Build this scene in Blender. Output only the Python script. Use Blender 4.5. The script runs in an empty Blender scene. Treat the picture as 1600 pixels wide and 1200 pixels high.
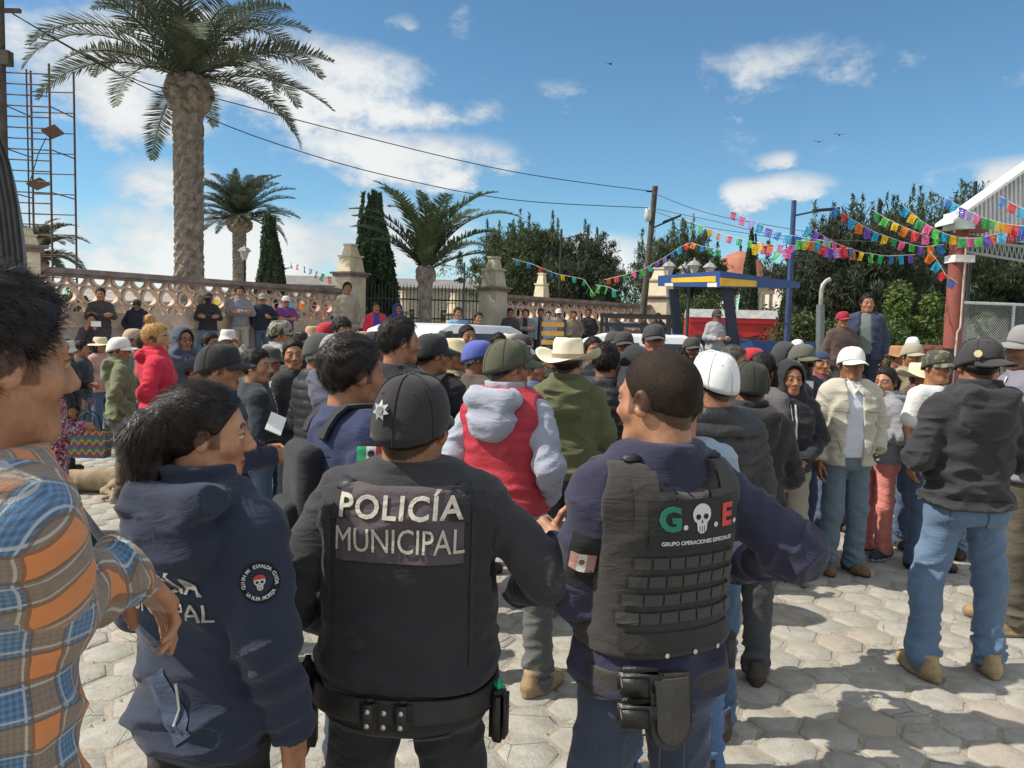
import bpy, bmesh, math, random
import numpy as np
from concurrent.futures import ThreadPoolExecutor
POOL = ThreadPoolExecutor(4)
from mathutils import Matrix, Vector, Euler
R = math.radians
rng = random.Random(7)
nrg = np.random.default_rng(7)
SC = bpy.context.scene
COL = SC.collection

# ------------------------------------------------------------------ camera
HC, HOR, FPX, ROLL = 1.80, 510.0, 1200.0, math.radians(1.5)          # eye height, horizon row, focal length in photo pixels
PITCH = math.atan((600 - HOR) / FPX * math.cos(ROLL))
cam_d = bpy.data.cameras.new('camera')
cam_d.sensor_width = 36.0
cam_d.lens = 36.0 * FPX / 1600.0
cam_d.clip_start, cam_d.clip_end = 0.05, 3000
cam = bpy.data.objects.new('camera', cam_d)
COL.objects.link(cam)
def ray(px, py):
    a, b = (px - 800) / FPX, (600 - py) / FPX
    a, b = a * math.cos(ROLL) - b * math.sin(ROLL), a * math.sin(ROLL) + b * math.cos(ROLL)
    return Vector((a, math.cos(PITCH) + b * math.sin(PITCH), -math.sin(PITCH) + b * math.cos(PITCH)))
def at(px, py, d):
    """world point seen at photo pixel (px, py) at horizontal distance d"""
    v = ray(px, py)
    return Vector((0, 0, HC)) + v * (d / v.y)
cam.matrix_world = Matrix.Translation((0, 0, HC)) @ Matrix.Rotation(math.pi / 2 - PITCH, 4, 'X') @ Matrix.Rotation(ROLL, 4, 'Z')
SC.camera = cam

# ------------------------------------------------------------------ sun, sky
SUN_EL, SUN_AZ = 48.0, -94.0                # azimuth clockwise from the view direction
sun_dir = Vector((math.sin(R(SUN_AZ)) * math.cos(R(SUN_EL)), math.cos(R(SUN_AZ)) * math.cos(R(SUN_EL)), math.sin(R(SUN_EL))))
sl = bpy.data.lights.new('sun', 'SUN')
sl.energy, sl.angle, sl.color = 3.9, R(0.53), (1.0, 0.93, 0.82)
so = bpy.data.objects.new('sun', sl)
COL.objects.link(so)
so.rotation_euler = (-sun_dir).to_track_quat('-Z', 'Y').to_euler()

class NG:
    """tiny helper to write node graphs"""
    def __init__(self, tree):
        self.t = tree; self.n = tree.nodes; self.l = tree.links
    def node(self, typ, **kw):
        nd = self.n.new(typ)
        for k, v in kw.items(): setattr(nd, k, v)
        return nd
    def put(self, sock, v):
        if hasattr(v, 'node'): self.l.new(v, sock)
        else: sock.default_value = v
    def m(self, op, a, b=None, c=None, clamp=False):
        nd = self.node('ShaderNodeMath', operation=op, use_clamp=clamp)
        for i, v in enumerate((a, b, c)):
            if v is not None: self.put(nd.inputs[i], v)
        return nd.outputs[0]
    def mix(self, f, a, b, mode='MIX'):
        nd = self.node('ShaderNodeMix', data_type='RGBA', blend_type=mode)
        self.put(nd.inputs[0], f); self.put(nd.inputs[6], a); self.put(nd.inputs[7], b)
        return nd.outputs[2]
    def noise(self, vec, scale, detail=3.0, rough=0.55, dist=0.0):
        nd = self.node('ShaderNodeTexNoise')
        if vec is not None: self.l.new(vec, nd.inputs['Vector'])
        nd.inputs['Scale'].default_value = scale; nd.inputs['Detail'].default_value = detail
        nd.inputs['Roughness'].default_value = rough; nd.inputs['Distortion'].default_value = dist
        return nd.outputs['Fac']
    def vmath(self, op, a, b=None):
        nd = self.node('ShaderNodeVectorMath', operation=op)
        self.put(nd.inputs[0], a)
        if b is not None: self.put(nd.inputs[1], b)
        return nd.outputs[0]
    def sstep(self, v, a, b):
        nd = self.node('ShaderNodeMapRange', interpolation_type='SMOOTHSTEP')
        self.put(nd.inputs[0], v)
        nd.inputs[1].default_value = a; nd.inputs[2].default_value = b
        return nd.outputs[0]

w = bpy.data.worlds.new('World'); SC.world = w; w.use_nodes = True
g = NG(w.node_tree); g.n.clear()
sky = g.node('ShaderNodeTexSky', sky_type='NISHITA', sun_disc=False)
sky.sun_elevation, sky.sun_rotation = R(SUN_EL), R(SUN_AZ)
sky.altitude, sky.air_density, sky.dust_density, sky.ozone_density = 2300, 1.25, 0.25, 2.0
tc = g.node('ShaderNodeTexCoord')
sep = g.node('ShaderNodeSeparateXYZ'); g.l.new(tc.outputs['Generated'], sep.inputs[0])
AZ = g.m('ARCTAN2', sep.outputs[0], sep.outputs[1])
EL = g.m('ARCSINE', sep.outputs[2])
def px2ang(px, py):
    x, y, z = ray(px, py)
    return math.atan2(x, y), math.atan2(z, math.hypot(x, y))
# clouds of the photograph: centre and half size (photo pixels), weight
CLOUDS = [(230, 105, 225, 115, 1.05), (490, 140, 225, 84, 1.05), (620, 245, 195, 44, .95), (250, 300, 120, 52, .9),
          (290, 405, 400, 82, 1.1), (600, 375, 170, 66, .95), (970, 408, 85, 44, 1.0), (1235, 108, 185, 52, .60),
          (1200, 292, 84, 23, .95), (1197, 247, 44, 16, .7), (612, 36, 44, 18, .6), (865, 143, 50, 22, .55),
          (1570, 268, 120, 28, .78)]
GEN = tc.outputs['Generated']
warp = g.noise(GEN, 5.0, 2.0, 0.6)
fine = g.noise(g.vmath('MULTIPLY', GEN, (1, 1, 1.7)), 10.0, 5.0, 0.62)
cmb = g.node('ShaderNodeCombineXYZ')
g.l.new(g.m('MULTIPLY_ADD', warp, .22, AZ), cmb.inputs[0]); g.l.new(g.m('MULTIPLY_ADD', fine, .07, EL), cmb.inputs[1])
AE = cmb.outputs[0]
mask = None
for cx, cy, rx, ry, wt in CLOUDS:
    a0, e0 = px2ang(cx, cy); a1, _ = px2ang(cx + rx, cy); _, e1 = px2ang(cx, cy - ry)
    k = math.sqrt(wt)
    va = g.vmath('MULTIPLY', g.vmath('SUBTRACT', AE, (a0 + .11, e0 + .035, 0)), (1 / (abs(a1 - a0) * 1.42), 1 / (abs(e1 - e0) * 1.42), 0))
    nd = g.node('ShaderNodeVectorMath', operation='DOT_PRODUCT'); g.l.new(va, nd.inputs[0]); g.l.new(va, nd.inputs[1])
    q = g.m('MULTIPLY_ADD', nd.outputs['Value'], -wt, wt)
    mask = q if mask is None else g.m('MAXIMUM', mask, q)
# the rest of the sky, behind and beside the camera, carries unseen scattered cloud, thickened to raise the ambient light
rest = g.m('MAXIMUM', g.sstep(g.m('ABSOLUTE', AZ), .66, .9), g.sstep(EL, .48, .64))
scat = g.m('MULTIPLY', g.m('MULTIPLY', g.sstep(g.noise(g.vmath('MULTIPLY', GEN, (1, 1, 2.2)), 1.7, 0.0), .36, .52), 1.0), rest)
mask = g.m('MAXIMUM', g.m('MAXIMUM', mask, scat), 0.0)
dens = g.m('MULTIPLY_ADD', g.m('SUBTRACT', fine, .52), 2.5, mask)
cf = g.m('MULTIPLY', g.sstep(dens, .18, .95), .95)
ccol = g.mix(g.sstep(g.m('ADD', g.m('MULTIPLY', warp, .6), g.m('MULTIPLY', dens, .35)), .38, .72), (4.5, 4.75, 4.9, 1), (5.9, 6.0, 5.9, 1))
blue = g.mix(1.0, sky.outputs[0], (.60, .82, .86, 1), 'MULTIPLY')      # the phone's rendering of the sky
col = g.mix(cf, blue, ccol)
bg = g.node('ShaderNodeBackground'); g.l.new(col, bg.inputs[0]); bg.inputs[1].default_value = 0.112
w.cycles.sampling_method = 'MANUAL'; w.cycles.sample_map_resolution = 256
wo = g.node('ShaderNodeOutputWorld'); g.l.new(bg.outputs[0], wo.inputs[0])

SC.view_settings.view_transform = 'Standard'
SC.view_settings.look = 'None'
SC.view_settings.exposure = 0.45
SC.view_settings.gamma = 1.0
SC.view_settings.use_curve_mapping = False
SC.cycles.max_bounces = 5
SC.cycles.transparent_max_bounces = 8

# ------------------------------------------------------------------ object helpers
def mesh_np(name, V, F, smooth=True, mats=None, tint=None, uvw=None, midx=None):
    """mesh from numpy arrays; F is (m,3) or (m,4)"""
    V = np.asarray(V, dtype=np.float32); F = np.asarray(F, dtype=np.int32)
    me = bpy.data.meshes.new(name)
    k = F.shape[1]
    me.vertices.add(len(V)); me.vertices.foreach_set('co', V.ravel())
    me.loops.add(F.size); me.loops.foreach_set('vertex_index', F.ravel())
    me.polygons.add(len(F)); me.polygons.foreach_set('loop_start', np.arange(0, F.size, k, dtype=np.int32))
    if smooth: me.polygons.foreach_set('use_smooth', np.ones(len(F), dtype=bool))
    if midx is not None: me.polygons.foreach_set('material_index', np.asarray(midx, dtype=np.int32))
    me.update(calc_edges=True)
    if tint is not None:
        at_ = me.attributes.new('tint', 'FLOAT_COLOR', 'POINT')
        at_.data.foreach_set('color', np.asarray(tint, dtype=np.float32).ravel())
    if uvw is not None:
        at_ = me.attributes.new('uvw', 'FLOAT_VECTOR', 'POINT')
        at_.data.foreach_set('vector', np.asarray(uvw, dtype=np.float32).ravel())
    for m_ in (mats or []): me.materials.append(m_)
    return me

def link(name, me, mat=None, parent=None, loc=None, rot=None, mtx=None):
    o = bpy.data.objects.new(name, me); COL.objects.link(o)
    if mat is not None and me is not None:
        if len(me.materials) == 0: me.materials.append(None)
        o.material_slots[0].link = 'OBJECT'; o.material_slots[0].material = mat
    if parent is not None: o.parent = parent
    if mtx is not None: o.matrix_basis = mtx
    if loc is not None: o.location = loc
    if rot is not None: o.rotation_euler = rot
    return o

def tag(o, label=None, cat=None, group=None, kind=None):
    if label: o['label'] = label
    if cat: o['category'] = cat
    if group: o['group'] = group
    if kind: o['kind'] = kind
    return o

def empty(name, loc=(0, 0, 0), rz=0.0, s=1.0):
    o = bpy.data.objects.new(name, None); COL.objects.link(o)
    o.empty_display_size = .1
    o.location = loc; o.rotation_euler = (0, 0, rz); o.scale = (s, s, s)
    return o

class MB:
    """collects boxes, tubes, lathes as one mesh"""
    def __init__(self): self.V = []; self.F = []; self.sm = []
    def add(self, V, F, smooth=False):
        n = len(self.V); self.V += [tuple(v) for v in V]
        self.F += [tuple(i + n for i in f) for f in F]; self.sm += [smooth] * len(F)
        return self
    def box(self, c, s, rot=None, M=None):
        hx, hy, hz = s[0] / 2, s[1] / 2, s[2] / 2
        vs = [Vector((x, y, z)) for x in (-hx, hx) for y in (-hy, hy) for z in (-hz, hz)]
        Rm = Euler(rot).to_matrix() if rot else Matrix.Identity(3)
        vs = [Rm @ v + Vector(c) for v in vs]
        if M: vs = [M @ v for v in vs]
        return self.add(vs, [(0, 1, 3, 2), (4, 6, 7, 5), (0, 4, 5, 1), (2, 3, 7, 6), (0, 2, 6, 4), (1, 5, 7, 3)])
    def tube(self, pts, rad, n=8, caps=True, smooth=True):
        pts = [Vector(p) for p in pts]
        rads = rad if isinstance(rad, (list, tuple)) else [rad] * len(pts)
        V = []; F = []; up = None
        for i, p in enumerate(pts):
            t = (pts[min(i + 1, len(pts) - 1)] - pts[max(i - 1, 0)]).normalized()
            if up is None:
                up = Vector((0, 0, 1)) if abs(t.z) < .9 else Vector((1, 0, 0))
            a = t.cross(up).normalized(); b = a.cross(t).normalized(); up = b
            for k in range(n):
                an = 2 * math.pi * k / n
                V.append(p + (a * math.cos(an) + b * math.sin(an)) * rads[i])
        for i in range(len(pts) - 1):
            for k in range(n):
                F.append((i * n + k, i * n + (k + 1) % n, (i + 1) * n + (k + 1) % n, (i + 1) * n + k))
        self.add(V, F, smooth)
        if caps:
            self.add(V[:n], [tuple(range(n))[::-1]]); self.add(V[-n:], [tuple(range(n))])
        return self
    def lathe(self, prof, n=20, c=(0, 0, 0), smooth=True, sx=1.0, sy=1.0, cap=True):
        V = []; F = []
        for r, z in prof:
            for k in range(n):
                an = 2 * math.pi * k / n
                V.append((c[0] + r * sx * math.cos(an), c[1] + r * sy * math.sin(an), c[2] + z))
        for i in range(len(prof) - 1):
            for k in range(n):
                F.append((i * n + k, i * n + (k + 1) % n, (i + 1) * n + (k + 1) % n, (i + 1) * n + k))
        self.add(V, F, smooth)
        if cap:
            self.add(V[:n], [tuple(range(n))[::-1]]); self.add(V[-n:], [tuple(range(n))])
        return self
    def prism(self, poly, z0, z1, M=None):
        """extrude polygon (x,y) between z0 and z1; M maps it"""
        n = len(poly)
        vs = [Vector((x, y, z0)) for x, y in poly] + [Vector((x, y, z1)) for x, y in poly]
        if M: vs = [M @ v for v in vs]
        F = [tuple(range(n))[::-1], tuple(range(n, 2 * n))] + [(i, (i + 1) % n, n + (i + 1) % n, n + i) for i in range(n)]
        return self.add(vs, F)
    def mesh(self, name):
        me = bpy.data.meshes.new(name)
        me.from_pydata(self.V, [], self.F)
        if any(self.sm): me.polygons.foreach_set('use_smooth', self.sm)
        me.update()
        return me
    def build(self, name, mat=None, parent=None, **kw):
        return link(name, self.mesh(name), mat, parent, **kw)

# ------------------------------------------------------------------ materials
_mats = {}
def principled(name):
    m = bpy.data.materials.new(name); m.use_nodes = True
    gg = NG(m.node_tree); gg.n.clear()
    b = gg.node('ShaderNodeBsdfPrincipled'); o = gg.node('ShaderNodeOutputMaterial')
    gg.l.new(b.outputs[0], o.inputs[0])
    return m, gg, b
def rgba(c): return (c[0], c[1], c[2], 1.0)
def hexc(h):
    """sRGB hex -> linear"""
    h = h.lstrip('#'); v = [int(h[i:i + 2], 16) / 255 for i in (0, 2, 4)]
    return tuple(x / 12.92 if x <= .04045 else ((x + .055) / 1.055) ** 2.4 for x in v)
def objcoord(gg): return gg.node('ShaderNodeTexCoord').outputs['Object']
def bump(gg, b, h, strength, dist):
    bp = gg.node('ShaderNodeBump'); bp.inputs['Strength'].default_value = strength; bp.inputs['Distance'].default_value = dist
    gg.l.new(h, bp.inputs['Height']); gg.l.new(bp.outputs[0], b.inputs['Normal'])
    return bp
def paint(c, rough=.55, var=.18, scale=6.0, metal=0.0, bmp=.15, bs=60.0, dirt=None, spec=.5):
    """general painted / mineral / wood surface with blotchy variation"""
    key = ('paint', c, rough, var, scale, metal, bmp, bs, dirt, spec)
    if key in _mats: return _mats[key]
    m, gg, b = principled('paint')
    oc = objcoord(gg)
    n = gg.noise(oc, scale, 5, .65)
    n2 = gg.noise(oc, scale * 9, 3, .6)
    dk = tuple(x * (1 - var * 1.6) for x in c); lt = tuple(min(1, x * (1 + var)) for x in c)
    col = gg.mix(gg.sstep(gg.m('ADD', gg.m('MULTIPLY', n, .75), gg.m('MULTIPLY', n2, .25)), .32, .68), rgba(dk), rgba(lt))
    if dirt:
        col = gg.mix(gg.m('MULTIPLY', gg.sstep(gg.noise(oc, scale * .6, 6, .7, .6), .5, .72), .7), col, rgba(dirt))
    gg.l.new(col, b.inputs['Base Color'])
    b.inputs['Roughness'].default_value = rough; b.inputs['Metallic'].default_value = metal
    b.inputs['Specular IOR Level'].default_value = spec
    bump(gg, b, gg.noise(oc, bs, 4, .6), bmp, .02)
    _mats[key] = m
    return m
def cloth(c, rough=.85, var=.16, kind='knit', sheen=.12):
    """fabric: colour variation in the dye, weave relief, fine creases"""
    key = ('cloth', c, rough, var, kind)
    if key in _mats: return _mats[key]
    m, gg, b = principled('cloth')
    oc = objcoord(gg)
    n = gg.noise(oc, 7, 4, .6); n2 = gg.noise(oc, 160, 2, .7)
    dk = tuple(x * (1 - var) for x in c); lt = tuple(min(1, x * (1 + var) + .004) for x in c)
    col = gg.mix(gg.m('ADD', gg.m('MULTIPLY', n, .6), gg.m('MULTIPLY', n2, .4)), rgba(dk), rgba(lt))
    if kind == 'denim':
        wn = gg.noise(gg.vmath('MULTIPLY', oc, (260, 260, 40)), 1, 2)
        col = gg.mix(gg.m('MULTIPLY', wn, .55), col, rgba(tuple(min(1, x * 1.75 + .03) for x in c)))
        fade = gg.sstep(gg.noise(oc, 3.2, 3), .52, .75)
        col = gg.mix(gg.m('MULTIPLY', fade, .38), col, rgba(tuple(min(1, x * 1.9 + .04) for x in c)))
    if kind == 'camo':
        s1 = gg.sstep(gg.noise(oc, 22, 2), .5, .54); s2 = gg.sstep(gg.noise(gg.vmath('ADD', oc, (4, 4, 4)), 26, 2), .56, .6)
        col = gg.mix(s1, col, rgba((.05, .06, .03))); col = gg.mix(s2, col, rgba((.2, .17, .1)))
    if kind == 'stripes':
        sp = gg.node('ShaderNodeSeparateXYZ'); gg.l.new(oc, sp.inputs[0])
        s1 = gg.m('GREATER_THAN', gg.m('FRACT', gg.m('MULTIPLY', sp.outputs[2], 36)), .5)
        col = gg.mix(s1, col, rgba((.42, .05, .07)))
    if kind == 'check':
        sp = gg.node('ShaderNodeSeparateXYZ'); gg.l.new(oc, sp.inputs[0])
        s1 = gg.m('GREATER_THAN', gg.m('FRACT', gg.m('MULTIPLY', sp.outputs[2], 16)), .6)
        s2 = gg.m('GREATER_THAN', gg.m('FRACT', gg.m('MULTIPLY', gg.m('ADD', sp.outputs[0], sp.outputs[1]), 16)), .6)
        col = gg.mix(gg.m('MULTIPLY', gg.m('ADD', s1, s2), .5), col, rgba((.04, .03, .03)))
    if kind == 'speckle':
        s1 = gg.sstep(gg.noise(oc, 30, 3), .5, .56)
        col = gg.mix(s1, col, rgba((.5, .42, .42))); col = gg.mix(gg.sstep(gg.noise(gg.vmath('ADD', oc, (7, 2, 1)), 34, 2), .54, .6), col, rgba((.02, .02, .03)))
    gg.l.new(col, b.inputs['Base Color'])
    b.inputs['Roughness'].default_value = rough
    b.inputs['Specular IOR Level'].default_value = .25
    b.inputs['Sheen Weight'].default_value = sheen
    b.inputs['Sheen Roughness'].default_value = .5
    wv = gg.noise(gg.vmath('MULTIPLY', oc, (1, 1, .8)), 420, 2, .7)
    cr = gg.noise(gg.vmath('MULTIPLY', oc, (1, 1, 2.6)), 11, 3, .55, 1.2)
    h = gg.m('ADD', gg.m('MULTIPLY', wv, .09), cr)
    bump(gg, b, h, .12 if kind == 'twill' else .42, .016)
    _mats[key] = m
    return m
def nylon(c):
    """smooth puffer shell"""
    key = ('nylon', c)
    if key in _mats: return _mats[key]
    m, gg, b = principled('nylon'); oc = objcoord(gg)
    n = gg.noise(oc, 9, 3)
    gg.l.new(gg.mix(n, rgba(tuple(x * .8 for x in c)), rgba(tuple(x * 1.2 for x in c))), b.inputs['Base Color'])
    b.inputs['Roughness'].default_value = .5; b.inputs['Specular IOR Level'].default_value = .4
    bump(gg, b, gg.noise(oc, 38, 4, .65, .5), .5, .012)
    _mats[key] = m; return m
def skin(c):
    key = ('skin', c)
    if key in _mats: return _mats[key]
    m, gg, b = principled('skin'); oc = objcoord(gg)
    a = gg.node('ShaderNodeAttribute', attribute_name='tint')
    n = gg.sstep(gg.noise(oc, 19, 5, .68), .3, .7)
    col = gg.mix(n, rgba((c[0] * .82, c[1] * .74, c[2] * .70)), rgba((c[0] * 1.14, c[1] * 1.14, c[2] * 1.12)))
    col = gg.mix(gg.m('MULTIPLY', gg.sstep(gg.noise(oc, 140, 2), .55, .72), .25), col, rgba((c[0] * .7, c[1] * .55, c[2] * .5)))
    col = gg.mix(1.0, col, a.outputs['Color'], 'MULTIPLY')
    gg.l.new(col, b.inputs['Base Color'])
    b.inputs['Roughness'].default_value = .44
    b.inputs['Specular IOR Level'].default_value = .42
    bump(gg, b, gg.m('ADD', gg.noise(oc, 300, 3, .7), gg.noise(oc, 60, 3, .6)), .22, .005)
    _mats[key] = m; return m
def hairmat(c=(.012, .009, .008), rough=.62):
    key = ('hair', c, rough)
    if key in _mats: return _mats[key]
    m, gg, b = principled('hair'); oc = objcoord(gg)
    st = gg.noise(gg.vmath('MULTIPLY', oc, (1, .25, .35)), 170, 3, .6)
    gg.l.new(gg.mix(gg.sstep(st, .3, .7), rgba(tuple(x * .6 for x in c)), rgba(tuple(x * 1.7 for x in c))), b.inputs['Base Color'])
    b.inputs['Roughness'].default_value = rough
    b.inputs['Specular IOR Level'].default_value = .3
    bump(gg, b, st, .35, .004)
    _mats[key] = m; return m
def stubblemat(c, sk):
    m, gg, b = principled('stubble'); oc = objcoord(gg)
    n = gg.noise(oc, 420, 2, .7); n2 = gg.noise(oc, 14, 3)
    f_ = gg.sstep(gg.m('ADD', gg.m('MULTIPLY', n, .7), gg.m('MULTIPLY', n2, .35)), .40, .66)
    gg.l.new(gg.mix(gg.m('MULTIPLY', f_, .35), rgba(c), rgba(sk)), b.inputs['Base Color']); b.inputs['Roughness'].default_value = .75; b.inputs['Specular IOR Level'].default_value = .2
    bump(gg, b, n, .5, .004)
    return m
def straw(c=(.62, .52, .33)):
    key = ('straw', c)
    if key in _mats: return _mats[key]
    m, gg, b = principled('straw'); oc = objcoord(gg)
    wv = gg.node('ShaderNodeTexWave', bands_direction='Z'); gg.l.new(oc, wv.inputs[0]); wv.inputs['Scale'].default_value = 70; wv.inputs['Distortion'].default_value = 1.5
    n = gg.noise(oc, 60, 3)
    gg.l.new(gg.mix(gg.m('MULTIPLY', gg.m('ADD', wv.outputs['Fac'], n), .5), rgba(tuple(x * .72 for x in c)), rgba(tuple(min(1, x * 1.15) for x in c))), b.inputs['Base Color'])
    b.inputs['Roughness'].default_value = .7
    bump(gg, b, wv.outputs['Fac'], .35, .004)
    _mats[key] = m; return m
def plain(c, rough=.6, metal=0.0, spec=.5):
    return paint(c, rough, .08, 12.0, metal, .05, 120.0, None, spec)

# ------------------------------------------------------------------ distance fields -> meshes
_T = nrg.random((32, 32, 32)).astype(np.float32)
def vnoise(P):
    """value noise in 0..1 for points (n,3)"""
    Pi = np.floor(P).astype(np.int32); f = (P - Pi).astype(np.float32); f = f * f * (3 - 2 * f)
    x0, y0, z0 = Pi[:, 0] & 31, Pi[:, 1] & 31, Pi[:, 2] & 31
    x1, y1, z1 = (x0 + 1) & 31, (y0 + 1) & 31, (z0 + 1) & 31
    fx, fy, fz = f[:, 0], f[:, 1], f[:, 2]
    a = _T[x0, y0, z0] * (1 - fx) + _T[x1, y0, z0] * fx
    b = _T[x0, y1, z0] * (1 - fx) + _T[x1, y1, z0] * fx
    c = _T[x0, y0, z1] * (1 - fx) + _T[x1, y0, z1] * fx
    d = _T[x0, y1, z1] * (1 - fx) + _T[x1, y1, z1] * fx
    return (a * (1 - fy) + b * fy) * (1 - fz) + (c * (1 - fy) + d * fy) * fz
def ridge(P): return 1 - np.abs(2 * vnoise(P) - 1)
def A3(v): return np.asarray(v, dtype=np.float32)
def cap(P, a, b, ra, rb):
    a, b = A3(a), A3(b); ba = b - a; pa = P - a
    t = np.clip(pa @ ba / max(float(ba @ ba), 1e-9), 0, 1)
    q = pa - t[:, None] * ba
    return np.sqrt((q * q).sum(1)) - (ra + (rb - ra) * t)
def ell(P, c, r, M=None):
    q = P - A3(c)
    if M is not None: q = q @ M            # rows of M^T
    r = A3(r); k0 = np.sqrt(((q / r) ** 2).sum(1)) + 1e-9
    k1 = np.sqrt(((q / (r * r)) ** 2).sum(1)) + 1e-9
    return k0 * (k0 - 1) / k1
def rbox(P, c, h, rad, M=None):
    q = P - A3(c)
    if M is not None: q = q @ M
    q = np.abs(q) - (A3(h) - rad)
    return np.sqrt((np.maximum(q, 0) ** 2).sum(1)) + np.minimum(q.max(1), 0) - rad
def smin(a, b, k):
    h = np.maximum(k - np.abs(a - b), 0) / k
    return np.minimum(a, b) - h * h * k * .25
def smax(a, b, k): return -smin(-a, -b, k)
def loft(P, tab, n=2.4):
    z = P[:, 2]; tab = np.asarray(tab, dtype=np.float32)
    a = np.interp(z, tab[:, 0], tab[:, 1]); b = np.interp(z, tab[:, 0], tab[:, 2]); cy = np.interp(z, tab[:, 0], tab[:, 3])
    q = ((np.abs(P[:, 0]) / a) ** n + (np.abs(P[:, 1] - cy) / b) ** n) ** (1 / n)
    return (q - 1) * np.minimum(a, b)
def polygonize(f, lo, hi, h, B=5, lip=1.18):
    """surface nets over a sparse block grid; returns V (n,3), F (m,4)"""
    lo, hi = A3(lo), A3(hi)
    nb = np.maximum(np.ceil((hi - lo) / (h * B)).astype(int), 1)
    bi = np.stack(np.meshgrid(*[np.arange(k) for k in nb], indexing='ij'), -1).reshape(-1, 3)
    cen = lo + (bi + .5) * (B * h)
    dc = f(cen.astype(np.float32))
    keep = np.abs(dc) < B * h * .87 * lip + .006
    N = nb * B + 1
    G = np.full(tuple(N), 1.0, dtype=np.float32)
    for b_ in bi[~keep & (dc < 0)]:
        x, y, z = b_ * B
        G[x:x + B + 1, y:y + B + 1, z:z + B + 1] = -1
    kb = bi[keep]
    if len(kb) == 0: return np.zeros((0, 3)), np.zeros((0, 4), int)
    off = np.stack(np.meshgrid(*[np.arange(B + 1)] * 3, indexing='ij'), -1).reshape(-1, 3)
    def chunk(s):
        idx = (kb[s:s + 130, None, :] * B + off[None]).reshape(-1, 3)
        return idx, f((lo + idx * h).astype(np.float32))
    for idx, val in POOL.map(chunk, range(0, len(kb), 130)):
        G[idx[:, 0], idx[:, 1], idx[:, 2]] = val
    S = G < 0
    nx, ny, nz = N - 1
    cnt = np.zeros((nx, ny, nz), dtype=np.int8)
    for dx in (0, 1):
        for dy in (0, 1):
            for dz in (0, 1): cnt += S[dx:nx + dx, dy:ny + dy, dz:nz + dz]
    act = (cnt > 0) & (cnt < 8)
    ci = np.argwhere(act)
    if len(ci) == 0: return np.zeros((0, 3)), np.zeros((0, 4), int)
    vid = np.full((nx, ny, nz), -1, dtype=np.int32); vid[act] = np.arange(len(ci))
    acc = np.zeros((len(ci), 3), dtype=np.float32); num = np.zeros(len(ci), dtype=np.float32)
    corners = [(0, 0, 0), (1, 0, 0), (0, 1, 0), (1, 1, 0), (0, 0, 1), (1, 0, 1), (0, 1, 1), (1, 1, 1)]
    cv = [G[ci[:, 0] + c[0], ci[:, 1] + c[1], ci[:, 2] + c[2]] for c in corners]
    for i in range(8):
        for j in range(i + 1, 8):
            if sum(abs(corners[i][k] - corners[j][k]) for k in range(3)) != 1: continue
            cr = (cv[i] < 0) != (cv[j] < 0)
            den = cv[i] - cv[j]; t = np.where(cr, cv[i] / np.where(np.abs(den) < 1e-9, 1e-9, den), 0)
            pa = A3(corners[i]); pb = A3(corners[j])
            acc += np.where(cr[:, None], pa + t[:, None] * (pb - pa), 0); num += cr
    V = lo + (ci + acc / num[:, None]) * h
    quads = []
    ax = [(0, 1, 2), (1, 2, 0), (2, 0, 1)]
    for a, b, c in ax:
        sl0 = [slice(1, n_) for n_ in (nx, ny, nz)]; sl1 = list(sl0)
        sl0[a] = slice(0, (nx, ny, nz)[a]); sl1[a] = slice(1, (nx, ny, nz)[a] + 1)
        s0 = S[tuple(sl0)]; s1 = S[tuple(sl1)]
        e = np.argwhere(s0 != s1)
        if len(e) == 0: continue
        base = e.copy()
        for k in range(3):
            if k != a: base[:, k] += 1
        ob = np.zeros(3, int); ob[b] = 1; oc_ = np.zeros(3, int); oc_[c] = 1
        g_ = lambda o: vid[base[:, 0] - o[0], base[:, 1] - o[1], base[:, 2] - o[2]]
        q = np.stack([g_(ob * 0), g_(ob), g_(ob + oc_), g_(oc_)], 1)
        flip = ~s0[tuple(e.T)]
        q[flip] = q[flip][:, ::-1]
        quads.append(q)
    F = np.concatenate(quads)
    F = F[(F >= 0).all(1)]
    return V.astype(np.float32), F
def project(f, P, dirs, back=.35, off=.003):
    """march points along dirs onto the surface f=0 (minus off)"""
    P = A3(P); D = A3(dirs); D = np.broadcast_to(D / np.linalg.norm(D, axis=-1, keepdims=True), P.shape).astype(np.float32)
    Q = P - D * back; t = np.zeros(len(P), dtype=np.float32)
    for _ in range(15):
        d = f((Q + D * t[:, None]).astype(np.float32)) - off
        t = np.minimum(t + np.clip(d, -.1, .1) * .9, back + .30)
    return Q + D * t[:, None]
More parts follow.
